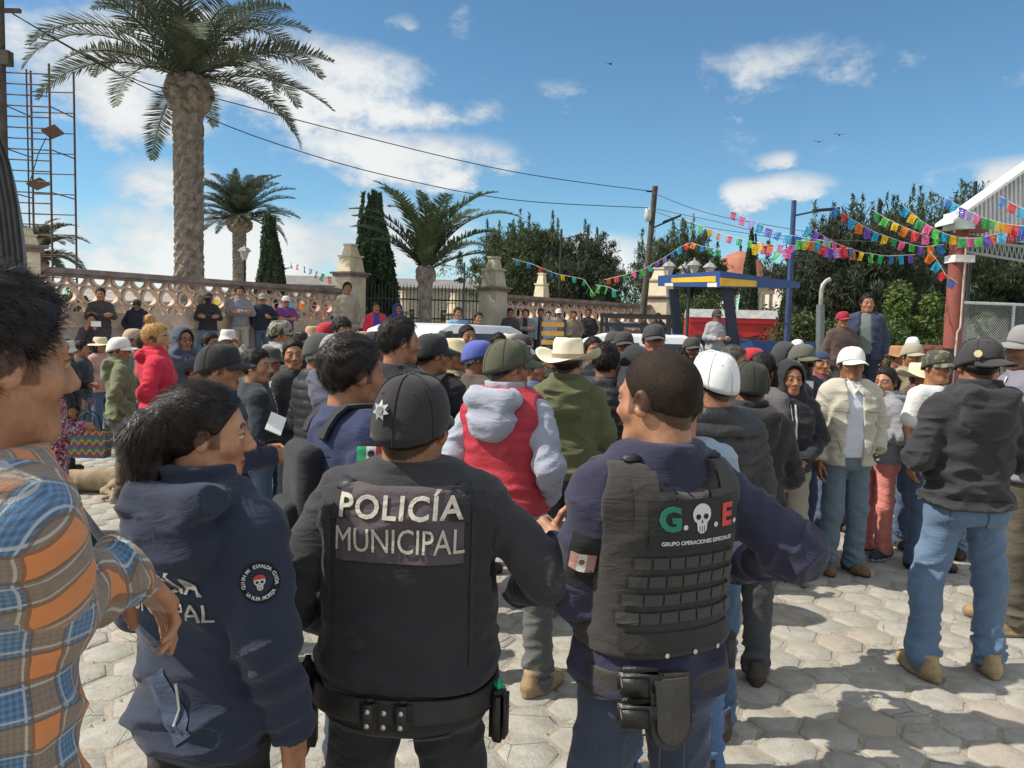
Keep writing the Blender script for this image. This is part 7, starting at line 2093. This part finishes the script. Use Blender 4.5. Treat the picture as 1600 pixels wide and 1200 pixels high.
PP(531, 520, 4.9, 38, 'man in light grey cap and slate blue hooded sweatshirt seen from behind', top=(HD, (.10, .105, .15)), legs=((.09, .08, .07),), head=64, hat='cap', hatc=(.30, .30, .31), hair='crop', tone=1, pose=D_('hold', 'hold'), res=.010)
PP(627, 497, 4.5, 40, 'tall man with thick black hair behind the navy officer', top=(J, (.02, .02, .026)), head=62, hair='short', tone=1, pose=D_('hold', 'hold'), res=.011)
b23 = PP(676, 520, 4.9, 25, 'man in black jacket and black cap carrying a small backpack', top=(J, (.020, .021, .024)), legs=(BLK,), head=58, hat='cap', hatc=(.028, .028, .032), tone=1, pose=D_('hold', 'hold'), res=.011)
backpack(b23, 'small dark backpack of the man in the black cap', .24, .36, .10)
PP(713, 523, 6.5, 90, 'man with moustache in a cream straw hat', top=(J, (.30, .26, .14), 'check'), head=120, hat='cowboy', hatc=(.72, .64, .44), tone=1, facekind='moustache', pose=D_('hold', 'hold'))
PP(750, 531, 5.6, 70, 'old man in royal blue cap and brown jacket', top=(J, (.085, .065, .055)), head=84, hat='cap', hatc=(.10, .13, .42), hairc=(.5, .5, .5), tone=2, facekind='old', pose=D_('hold', 'hold'))
PP(731, 508, 9.0, 150, 'man with short dark hair squinting in front of the white van', top=(J, (.2, .2, .2)), hair='crop', tone=1)
PP(697, 513, 9.6, 180, 'man in a dark felt hat in front of the white van', top=(J, BLK), hat='fedora', hatc=(.05, .045, .04), tone=2)
PP(780, 520, 8.0, 165, 'man with receding hair behind the olive cap', top=(J, (.16, .13, .11)), hair='crop', tone=1)
PP(797, 517, 8.8, 180, 'man in a small cream hat behind the olive cap', top=(J, GREYC), hat='fedora', hatc=(.66, .60, .46), tone=1)
PP(816, 522, 7.3, 150, 'man in a dark purple cap left of the cowboy hat', top=(J, NAVY), hat='cap', hatc=(.06, .045, .055), tone=2)
PP(838, 556, 6.9, 120, 'small person in blue behind the red vest', top=(J, (.08, .14, .28)), hair='short', tone=1)
# centre right
PP(929, 526, 7.2, 170, 'smiling man right of the cowboy hat', top=(PF, (.03, .032, .038)), hair='crop', tone=1)
PP(949, 536, 5.3, 20, 'person in black puffer jacket seen from behind right of the cowboy hat', top=(PF, (.018, .019, .024)), legs=(BLK,), hair='short', tone=2, pose=D_('hold', 'hold'))
PP(960, 517, 8.2, 175, 'man in a charcoal cap left of the older capped man', top=(J, GREYC), hat='cap', hatc=(.06, .06, .06), tone=1)
PP(976, 517, 7.6, 178, 'older man in black cap and dark open vest', top=('open', BLK), lit=(.30, .28, .22), hat='cap', hatc=(.05, .048, .05), tone=2, facekind='old')
PP(1023, 506, 6.8, 178, 'man in dark cap and red hoodie facing the camera', top=(HD, (.42, .035, .05)), hat='cap', hatc=(.055, .05, .055), tone=1, pose=D_('down', 'down'))
b35 = PP(993, 538, 5.4, 150, 'person in a black raised hood looking at a phone', top=(HU, BLK), hat='hoodup', legs=(DEN, 'denim'), tone=1, hpitch=-14, pose=D_('phone', 'hold'))
PP(1082, 526, 8.6, 172, 'bearded man in a dark cap below the tractor driver', top=(J, CHAR), hat='cap', hatc=(.06, .055, .055), tone=2, facekind='beard')
PP(1064, 545, 7.4, 175, 'man whose forehead shows beside the white cap', top=(J, BROWN), hair='crop', tone=0)
PP(1150, 541, 5.6, 120, 'man with wavy greying hair behind the white cap', top=(J, (.15, .12, .10)), hair='short', hairc=(.06, .055, .05), tone=1)
PP(1177, 543, 5.9, 100, 'man in a red and white cap', top=(J, (.22, .17, .14), 'check'), hat='cap', hatc=(.45, .03, .04), tone=1)
PP(1196, 552, 5.6, 60, 'person with shoulder length dark hair beside the red and white cap', top=(J, (.13, .12, .125)), hair='long', fem=1, tone=1)
PP(1231, 533, 7.3, 150, 'young woman in a black raised hood behind the masked man', top=(HU, CHAR), hat='hoodup', fem=1, tone=0)
PP(1256, 537, 6.2, 158, 'man in olive cap and black face mask wearing a navy jacket', top=(J, (.03, .036, .05)), hat='cap', hatc=(.11, .115, .085), tone=1, facekind='mask', pose=D_('down', 'down'))
b42 = PP(1238, 560, 5.5, 178, 'smiling woman in black raised hood and black jacket with white zip', top=(HU, (.026, .026, .030)), hat='hoodup', fem=1, tone=1, legs=((.30, .27, .21),), pose=D_('front', 'front'), shoe=((.3, .26, .2), (.3, .28, .25)), bulk=1.1)
PP(1247, 530, 11.5, 180, 'distant person in a white cap behind the masked man', top=(J, GREYC), hat='cap', hatc=WHT)
PP(1210, 560, 8.0, 165, 'person in grey behind the hooded woman', top=(J, (.16, .16, .17)), hair='crop', tone=2)
PP(1285, 548, 7.8, 175, 'person in a dark blue knitted cap left of the cream jacket', top=(J, (.2, .05, .09)), hat='beanie', hatc=(.03, .05, .12), tone=1)
PP(1312, 580, 7.0, 170, 'child peeking from behind the cream jacket', top=(J, (.35, .22, .10)), hair='long', fem=1, tone=0)
PP(1383, 575, 6.2, -110, 'girl in grey hoodie and salmon pink trousers right of the cream jacket', top=(HD, (.26, .27, .29)), legs=((.72, .25, .22),), head=-128, hair='pony', fem=1, tone=0, pose=D_('hold', 'hold'), shoe=SNK)
PP(1441, 561, 6.5, 172, 'man in straw cowboy hat and dark blue shirt', top=('shirt', (.035, .045, .075)), hat='cowboy', hatc=(.76, .68, .46), tone=2, facekind='old', pose=D_('front', 'front'))
PP(1468, 546, 5.9, 165, 'man in a dark camouflage cap and white T-shirt', top=(TE, (.66, .66, .66)), hat='cap', hatc=(.06, .07, .055), capkind='camo', tone=1)
PP(1427, 535, 7.8, 170, 'man in beige cap and open tan jacket', top=('open', (.30, .25, .17)), lit=(.45, .40, .36), hat='cap', hatc=(.36, .32, .24), tone=1, facekind='stubble')
PP(1407, 536, 8.8, 165, 'person in an orange brown hat left of the beige cap', top=(J, (.03, .03, .035)), hat='fedora', hatc=(.40, .20, .08), tone=2)
PP(1427, 526, 12.5, 180, 'distant person in a white cap beside the brick planter', top=(J, (.4, .4, .4)), hat='cap', hatc=WHT)
PP(1545, 555, 6.2, -160, 'person in light jeans hidden behind the black hoodie', top=(J, (.4, .38, .34)), legs=((.16, .21, .27), 'denim'), hair='crop', tone=1)
PP(1063, 582, 2.95, 4, 'person in pale blue shirt and blue jeans hidden in front of the G.E. officer', top=('shirt', (.28, .36, .46)), legs=((.06, .12, .24), 'denim'), hair='crop', tone=1, pose=D_('hold', 'hold', bulk=1.1, stance=.12))
PP(1010, 560, 6.4, 175, 'man in dark clothes behind the hooded phone user', top=(J, BLK), hair='crop', tone=2)
PP(655, 545, 7.2, 60, 'man in grey jacket behind the capped officer', top=(J, GREYC), hair='crop', tone=1)
PP(862, 540, 7.8, 150, 'man in a dark jacket behind the red vest', top=(J, CHAR), hair='crop', tone=2)
PP(1130, 556, 7.2, 160, 'man in dark sweater behind the puffer jacket', top=(SW, CHAR), hair='crop', tone=1)
# more bodies that fill the ring of listeners on both sides
PP(128, 532, 9.8, 75, 'person in dark jacket between the white hat and the straw hat', top=(J, (.03, .035, .04)), hair='short')
PP(232, 520, 8.6, 85, 'person in a brown jacket behind the red hoodie', top=(J, BROWN), hair='short')
PP(330, 520, 8.9, 110, 'person in grey sweatshirt behind the black capped officer', top=(SW, GREYC), hair='short')
PP(590, 520, 7.4, 90, 'person in dark green jacket behind the navy officer', top=(J, (.04, .055, .04)), hair='short')
PP(1104, 552, 5.6, 175, 'person in a maroon jacket behind the white cap', top=(J, (.10, .03, .04)), hair='short')
PP(1345, 585, 8.4, 178, 'person in a purple jacket behind the cream jacket', top=(J, (.14, .03, .10)), hair='long', fem=1)
# on the ledge, left
LZ = .72
G1 = 'onlookers standing on the ledge of the balustrade'
def ledge(px, y, d, label, **k):
    k.setdefault('face', 155); f_ = k.pop('face')
    PP(px, y, d, f_, label, base=k.pop('base', LZ), group=G1, **k)
ledge(157, 450, 14.4, 'man in dark shirt with folded arms on the ledge at far left', top=('shirt', (.055, .05, .05)), legs=((.07, .065, .055),), hair='short', pose=D_('crossed', 'crossed'))
ledge(143, 490, 13.6, 'person in dark purple holding up a phone in front of the ledge', top=(J, (.05, .035, .05)), legs=(BLK,), hair='short', pose=D_('phone', 'phone'), base=.35)
ledge(214, 466, 15.0, 'man in navy hoodie and black cap looking down on the ledge', top=(HD, (.022, .022, .04)), legs=(DKD,), hat='cap', hatc=BLK, hpitch=-22, pose=D_('pocket', 'pocket'))
ledge(325, 456, 16.4, 'man with black jacket, dark mask and bright blue jeans on the ledge', top=(J, BLK), legs=((.07, .13, .25), 'denim'), hat='cap', hatc=CHAR, facekind='mask', pose=D_('crossed', 'crossed', stance=.15))
ledge(375, 447, 17.0, 'man in grey hoodie with folded arms and khaki trousers on the ledge', top=(HD, (.22, .21, .24)), legs=((.36, .32, .27),), hair='short', pose=D_('crossed', 'crossed'))
ledge(410, 458, 17.3, 'man in navy jacket and pale cap next to the purple T-shirt', top=(J, (.018, .022, .035)), legs=((.05, .07, .11), 'denim'), hat='cap', hatc=(.30, .28, .25), pose=D_('pocket', 'akimbo'))
ledge(447, 462, 17.6, 'person in purple T-shirt and white cap with folded arms on the ledge', top=(TE, (.16, .04, .20)), legs=(CHAR,), hat='cap', hatc=(.7, .66, .68), pose=D_('crossed', 'crossed'))
ledge(543, 441, 18.6, 'man in beige shirt standing tall by the cream gate pillar', top=('shirt', (.36, .31, .24)), legs=((.16, .18, .19), 'denim'), hair='short', pose=D_('down', 'down'), base=.78)
ledge(588, 472, 17.6, 'person in red open jacket over a blue T-shirt by the cypress', top=('open', (.55, .03, .07)), lit=(.04, .05, .30), legs=(DKD,), hair='short', tone=2, base=.55)
ledge(622, 473, 18.6, 'person in a bright blue raised hood beside the young palm', top=(HU, (.03, .06, .26)), hat='hoodup', legs=(DKD,), base=.6)
ledge(716, 480, 16.0, 'person in a light blue sweater behind the white van', top=(SW, (.20, .34, .52)), legs=(DKD,), hair='short', base=.55)
ledge(748, 488, 15.8, 'person in black jacket next to the light blue sweater behind the van', top=(J, BLK), legs=(BLK,), hair='short', base=.45)
for px, y, lab, kw in [(798, 482, 'man in black jacket first from the grey gate pillar', dict(top=(J, CHAR))), (821, 483, 'man in grey open hoodie second from the grey gate pillar', dict(top=('open', GREYC), lit=(.03, .03, .03))),
                       (845, 482, 'man in pale blue jacket over black third from the grey gate pillar', dict(top=('open', (.30, .40, .52)), lit=(.02, .02, .03))), (857, 486, 'man with mid toned shirt beside the yellow boards', dict(top=('shirt', (.4, .36, .3)))),
                       (873, 482, 'person in a white cap above the yellow boards', dict(top=(J, GREYC), hat='cap', hatc=WHT)), (897, 486, 'man in tan jacket right of the white cap on the right ledge', dict(top=(J, (.2, .17, .12)))),
                       (920, 482, 'man in black shirt facing the camera on the right ledge', dict(top=('shirt', BLK))), (962, 488, 'person in a cap behind the pickup rack', dict(top=(J, SLATE), hat='cap', hatc=(.3, .3, .3))),
                       (986, 489, 'person in grey behind the pickup rack', dict(top=(J, GREYC))), (1006, 491, 'person in dark hood near the end pillar', dict(top=(HU, CHAR), hat='hoodup')), (1029, 488, 'person in a black raised hood in front of the end pillar', dict(top=(HU, BLK), hat='hoodup'))]:
    kw.setdefault('hair', 'short')
    PP(px, y, 20.0 + (px - 798) * .018, 175, lab, base=.66, group='onlookers lined up under the right balustrade', legs=(DKD,), pose=D_(*rng.choice([('crossed', 'crossed'), ('pocket', 'pocket'), ('down', 'down')])), tone=rng.randrange(1, 5), **kw)
# raised men on the right and the tractor driver
PP(1318, 486, 10.6, 172, 'man in red cap and brown jacket standing raised above the crowd', top=(J, (.085, .058, .048)), legs=(CHAR,), hat='cap', hatc=(.30, .02, .04), tone=2, base=.60, pose=D_('down', 'down', bulk=1.1))
PP(1356, 459, 10.8, -160, 'tall man in navy padded jacket standing raised beside the red cap', top=('open', (.035, .045, .085)), lit=(.16, .18, .17), legs=(DKD,), head=-172, hair='short', tone=1, base=.60, pose=D_('down', 'down', bulk=1.08))
PP(1121, 483, 13.6, 165, 'tractor driver in light grey jacket and cap behind the wheel', top=(J, (.34, .34, .35)), legs=(CHAR,), hat='cap', hatc=(.07, .06, .06), tone=2, base=.72, pose=D_('hold', 'hold', bulk=1.12))

# ------------------------------------------------------------------ held and lying things
def slab(name, label, cat, p, size, rot, mat, parts=None):
    b = MB(); b.box((0, 0, 0), size); o = b.build(name, mat, None, loc=p, rot=rot); tag(o, label, cat); return o
slab('paper_sheet', 'folded white paper held by the black capped officer', 'paper', at(431, 662, 3.95), (.085, .006, .13), (R(-50), R(25), R(20)), paint((.78, .77, .74), .8, .05))
ph = slab('mobile_phone', 'dark phone held by the hooded person right of the cowboy hat', 'phone', at(974, 589, 5.15), (.075, .010, .15), (R(-20), 0, R(-20)), DARK)
slab('mobile_phone', 'white phone held up by the person at the far left ledge', 'phone', at(150, 506, 13.2), (.17, .012, .09), (0, 0, 0), paint((.7, .72, .74), .4))
# woven bag
bg_ = at(140, 692, 8.5)
m, gg, b = principled('woven'); oc = objcoord(gg); sp = gg.node('ShaderNodeSeparateXYZ'); gg.l.new(oc, sp.inputs[0])
zz = gg.m('ABSOLUTE', gg.m('SUBTRACT', gg.m('FRACT', gg.m('MULTIPLY', sp.outputs[0], 12)), .5))
st = gg.m('FRACT', gg.m('ADD', gg.m('MULTIPLY', sp.outputs[2], 9), zz)); cr = gg.node('ShaderNodeValToRGB'); cr.color_ramp.interpolation = 'CONSTANT'
for i, c in enumerate([(.02, .02, .03), (.55, .05, .10), (.02, .02, .03), (.75, .50, .05), (.02, .02, .03), (.05, .35, .15), (.02, .02, .03), (.10, .15, .5)]):
    el = cr.color_ramp.elements[i] if i < 2 else cr.color_ramp.elements.new(i / 8); el.position = i / 8; el.color = rgba(c)
gg.l.new(st, cr.inputs[0]); gg.l.new(cr.outputs[0], b.inputs['Base Color']); b.inputs['Roughness'].default_value = .7; WOV = m
root = empty('woven_bag', (bg_.x, bg_.y, bg_.z)); tag(root, 'black woven shopping bag with rainbow zigzags carried beside the olive hoodie', 'bag')
b = MB(); b.add([(-.20, -.07, -.16), (.20, -.07, -.16), (.20, .07, -.16), (-.20, .07, -.16), (-.23, -.09, .15), (.23, -.09, .15), (.23, .09, .15), (-.23, .09, .15)], [(0, 1, 5, 4), (1, 2, 6, 5), (2, 3, 7, 6), (3, 0, 4, 7), (3, 2, 1, 0)]); b.build('bag_body', WOV, root)
for y in (-.08, .08): tubeo('handle', [(-.10, y, .14), (-.08, y * .6, .30), (0, y * .3, .36), (.08, y * .6, .30), (.10, y, .14)], .009, DARK, root)
# metal bar and strap beside the boy
b = MB(); P0, P1 = at(35, 688, 1.5), at(175, 872, 1.75)
root = empty('metal_bar', P0); tag(root, 'slanted grey metal bar beside the boy in plaid', 'bar')
tubeo('tube', [Vector((0, 0, 0)), (P1 - P0) * .45, P1 - P0], .016, paint((.42, .43, .42), .4, .2, 20, .6), root)
tubeo('grip', [(P1 - P0) * .36 + Vector((-.016, 0, -.026)), (P1 - P0) * 1.15 + Vector((-.016, 0, -.026))], .030, paint((.035, .035, .037), .6), root)
b = MB(); b.box((-.02, 0, .015), (.06, .03, .09), (0, .3, 0)); b.build('clamp', paint((.10, .10, .11), .6), root)
# sleeping dog
dg = at(160, 785, 7.75)
def dogf(P):
    d = cap(P, (-.30, 0, .115), (.22, .0, .125), .105, .125)
    d = smin(d, ell(P, (.22, .0, .11), (.16, .12, .125)), .05)
    d = smin(d, cap(P, (-.30, 0, .12), (-.50, -.05, .075), .085, .062), .05)
    d = smin(d, cap(P, (-.50, -.05, .075), (-.63, -.10, .045), .068, .034), .03)           # head and muzzle on the ground
    d = smin(d, ell(P, (-.47, -.02, .14), (.035, .012, .045)), .015); d = smin(d, ell(P, (-.49, -.10, .12), (.035, .014, .04)), .015)
    d = smin(d, cap(P, (-.22, -.08, .08), (-.30, -.26, .035), .05, .026), .03); d = smin(d, cap(P, (-.30, -.26, .035), (-.42, -.34, .025), .026, .022), .02)
    d = smin(d, cap(P, (.22, -.08, .10), (.12, -.24, .06), .075, .04), .03); d = smin(d, cap(P, (.12, -.24, .06), (.26, -.33, .03), .036, .022), .02); d = smin(d, cap(P, (.26, -.33, .03), (.17, -.40, .022), .022, .022), .02)
    d = smin(d, cap(P, (.36, .02, .09), (.56, -.10, .03), .035, .02), .03); d = smin(d, cap(P, (.56, -.10, .03), (.68, -.24, .02), .02, .012), .02)
    d = near(d, P, lambda P: .004 * (vnoise((P * 45).astype(np.float32)) - .5), .01)
    return smax(d, -P[:, 2], .01)
V, F = polygonize(dogf, (-.72, -.48, -.02), (.75, .2, .30), .011)
root = empty('dog', (dg.x, dg.y, .005), R(6)); tag(root, 'tan dog lying asleep on the paving beside brown trousers', 'dog')
link('body', mesh_np('body', V, F), paint((.36, .27, .17), .95, .22, 7, 0, .5, 90), root)
b = MB(); b.lathe([(.002, -.012), (.014, -.008), (.016, 0), (.012, .01), (.002, .013)], 10, (-.655, -.113, .05)); b.build('nose', DARK, root)
# sleeve badge of the officer reading
s, e, t, dv = sleeve_dir(b9, 0, R(-20)); pc = s + (e - s) * .5
fo_ = lay(b9, patch_mesh(.085, .066, 5, 5), b9.f_top, pc, -dv, PWH, 'sleeve_badge', up=-t, off=.005)
lay(b9, patch_mesh(.077, .058, 5, 5), b9.f_top, pc, -dv, PBLK, 'badge_field', up=-t, off=.007, parent=fo_)
lay(b9, text_mesh('PREVENCIÓN', .013, .0003, .0003), b9.f_top, pc - t * .012, -dv, PWH, 'lettering', up=-t, off=.0085, parent=fo_)
lay(b9, text_mesh('SOCIAL', .017, .0003, .0005), b9.f_top, pc + t * .012, -dv, PWH, 'lettering', up=-t, off=.0085, parent=fo_)
# white stripes on the track jacket
for k in range(3):
    s, e, t, dv = sleeve_dir(b14, 0, R(-40 + k * 14))
    lay(b14, patch_mesh(.008, .26, 1, 12), b14.f_top, s + (e - s) * .5, -dv, PWH, 'sleeve_stripe', up=-t, off=.004)

# ------------------------------------------------------------------ tailoring: zips, necklines, pockets, drawcords
dr = random.Random(11)
def front_of(pr):
    px_az = math.degrees(math.atan((pr.px - 800) / FPX)); return abs(((pr.face - px_az + 180) % 360) - 180)
for pr in PEOPLE:
    if pr.d > 9.6 or pr.root.location.y < 1.2: continue
    a = front_of(pr); dk = tuple(x * .45 for x in pr.c); lt = tuple(min(.75, x * 1.5 + .02) for x in pr.c)
    if a > 75:
        if pr.kind in ('jacket', 'puffer', 'coat'):
            lay(pr, patch_mesh(.014, .50, 1, 16), pr.f_top, (0, .3, 1.14), (0, -1, 0), cloth(dr.choice([dk, lt, (.3, .3, .3)])), 'zip', off=.003)
            lay(pr, poly_mesh([(-.036, .032), (.036, .032), (0, -.075)]), pr.f_top, (0, .3, 1.385), (0, -1, .1), cloth(dr.choice([(.5, .5, .5), (.2, .05, .06), (.1, .12, .2), (.35, .3, .24), (.6, .6, .6)])), 'undershirt', off=.004)
            for sg in (-1, 1): lay(pr, patch_mesh(.008, .12, 1, 5), pr.f_top, (sg * .105, .3, 1.02), (0, -1, 0), cloth(dk), 'pocket_slit', off=.003, roll=sg * .35)
        if pr.kind in ('hoodie', 'hoodup', 'sweater'):
            for sg in (-1, 1): lay(pr, patch_mesh(.006, .13, 1, 5), pr.f_top, (sg * .032, .3, 1.345), (0, -1, 0), cloth(dr.choice([lt, (.55, .55, .55)])), 'drawcord', off=.004, roll=sg * .06)
            lay(pr, poly_mesh([(-.12, -.07), (.12, -.07), (.12, -.01), (.08, .07), (-.08, .07), (-.12, -.01)]), pr.f_top, (0, .3, 1.0), (0, -1, 0), cloth(tuple(x * .85 for x in pr.c)), 'kangaroo_pocket', off=.006, cut=2)
        if pr.kind in ('shirt',):
            lay(pr, patch_mesh(.026, .46, 2, 16), pr.f_top, (0, .3, 1.16), (0, -1, 0), cloth(lt), 'placket', off=.003)
            for sg in (-1, 1): lay(pr, poly_mesh([(0, .035), (sg * .055, .045), (sg * .05, -.02), (sg * .012, -.035)][::sg]), pr.f_top, (sg * .01, .3, 1.41), (0, -1, .3), cloth(lt), 'collar_point', off=.007)
        if pr.kind == 'open':
            for sg in (-1, 1): lay(pr, poly_mesh([(0, .05), (sg * .05, .055), (sg * .06, -.03), (sg * .02, -.06)][::sg]), pr.f_closed, (sg * .060, .3, 1.385), (0, -1, .3), cloth(lt), 'jacket_collar', off=.008)
            for sg in (-1, 1): lay(pr, patch_mesh(.10, .006, 6, 1), pr.f_top, (sg * .12, .3, 1.25), (0, -1, 0), cloth(dk), 'chest_pocket', off=.003)
            for sg in (-1, 1): lay(pr, patch_mesh(.008, .12, 1, 5), pr.f_top, (sg * .125, .3, .98), (0, -1, 0), cloth(dk), 'pocket_slit', off=.003, roll=sg * .35)
    if a < 105 and pr.d > 2.4:
        if pr.kind in ('jacket', 'shirt', 'open'):
            lay(pr, patch_mesh(.27, .005, 16, 1), pr.f_top, (0, -.3, 1.335), (0, 1, 0), cloth(dk), 'yoke_seam', off=.0025)
        if pr.kind in ('hoodie', 'hoodup', 'sweater', 'jacket'):
            lay(pr, patch_mesh(.28, .006, 20, 1), pr.f_top, (0, -.3, .935), (0, 1, 0), cloth(dk), 'hem_seam', off=.0025)
        if hasattr(pr, 'f_legs') and pr.d < 5.0:
            for sg in (-1, 1): lay(pr, poly_mesh([(-.055, .065), (.055, .065), (.055, -.03), (0, -.065), (-.055, -.03)]), pr.f_legs, (sg * .085, -.3, .835), (0, 1, 0), pr.legs.material_slots[0].material, 'back_pocket', off=.006, cut=2)
# shirt front of the man in the cream jacket
for sg in (-1, 1): lay(p10, poly_mesh([(0, .03), (sg * .05, .05), (sg * .045, -.02), (sg * .012, -.035)][::sg]), p10.f_closed, (sg * .012, .3, 1.40), (0, -1, .3), cloth((.62, .66, .74)), 'shirt_collar', off=.002)
# spectacles of the hooded man
gl = MB()
for sg in (-1, 1): gl.tube([(sg * .033 + .021 * math.cos(a), .098, .0 + .017 * math.sin(a)) for a in [k * math.pi / 8 for k in range(17)]], .0022, 5, caps=False)
gl.tube([(-.012, .099, .003), (.012, .099, .003)], .002, 5); gl.tube([(.054, .097, .004), (.078, .0, .006)], .002, 5); gl.tube([(-.054, .097, .004), (-.078, .0, .006)], .002, 5)
link('spectacles', gl.mesh('spectacles'), DARK, b6.root, mtx=b6.Mh)

lay(b10, patch_mesh(.13, .22, 8, 12), b10.f_top, (.02, .3, 1.29), (0, -1, 0), cloth((.66, .62, .60), kind='stripes'), 'striped_top', off=.006)
lay(b42, patch_mesh(.016, .34, 2, 14), b42.f_top, (0, .3, 1.24), (0, -1, 0), cloth((.6, .6, .6)), 'zip', off=.007)
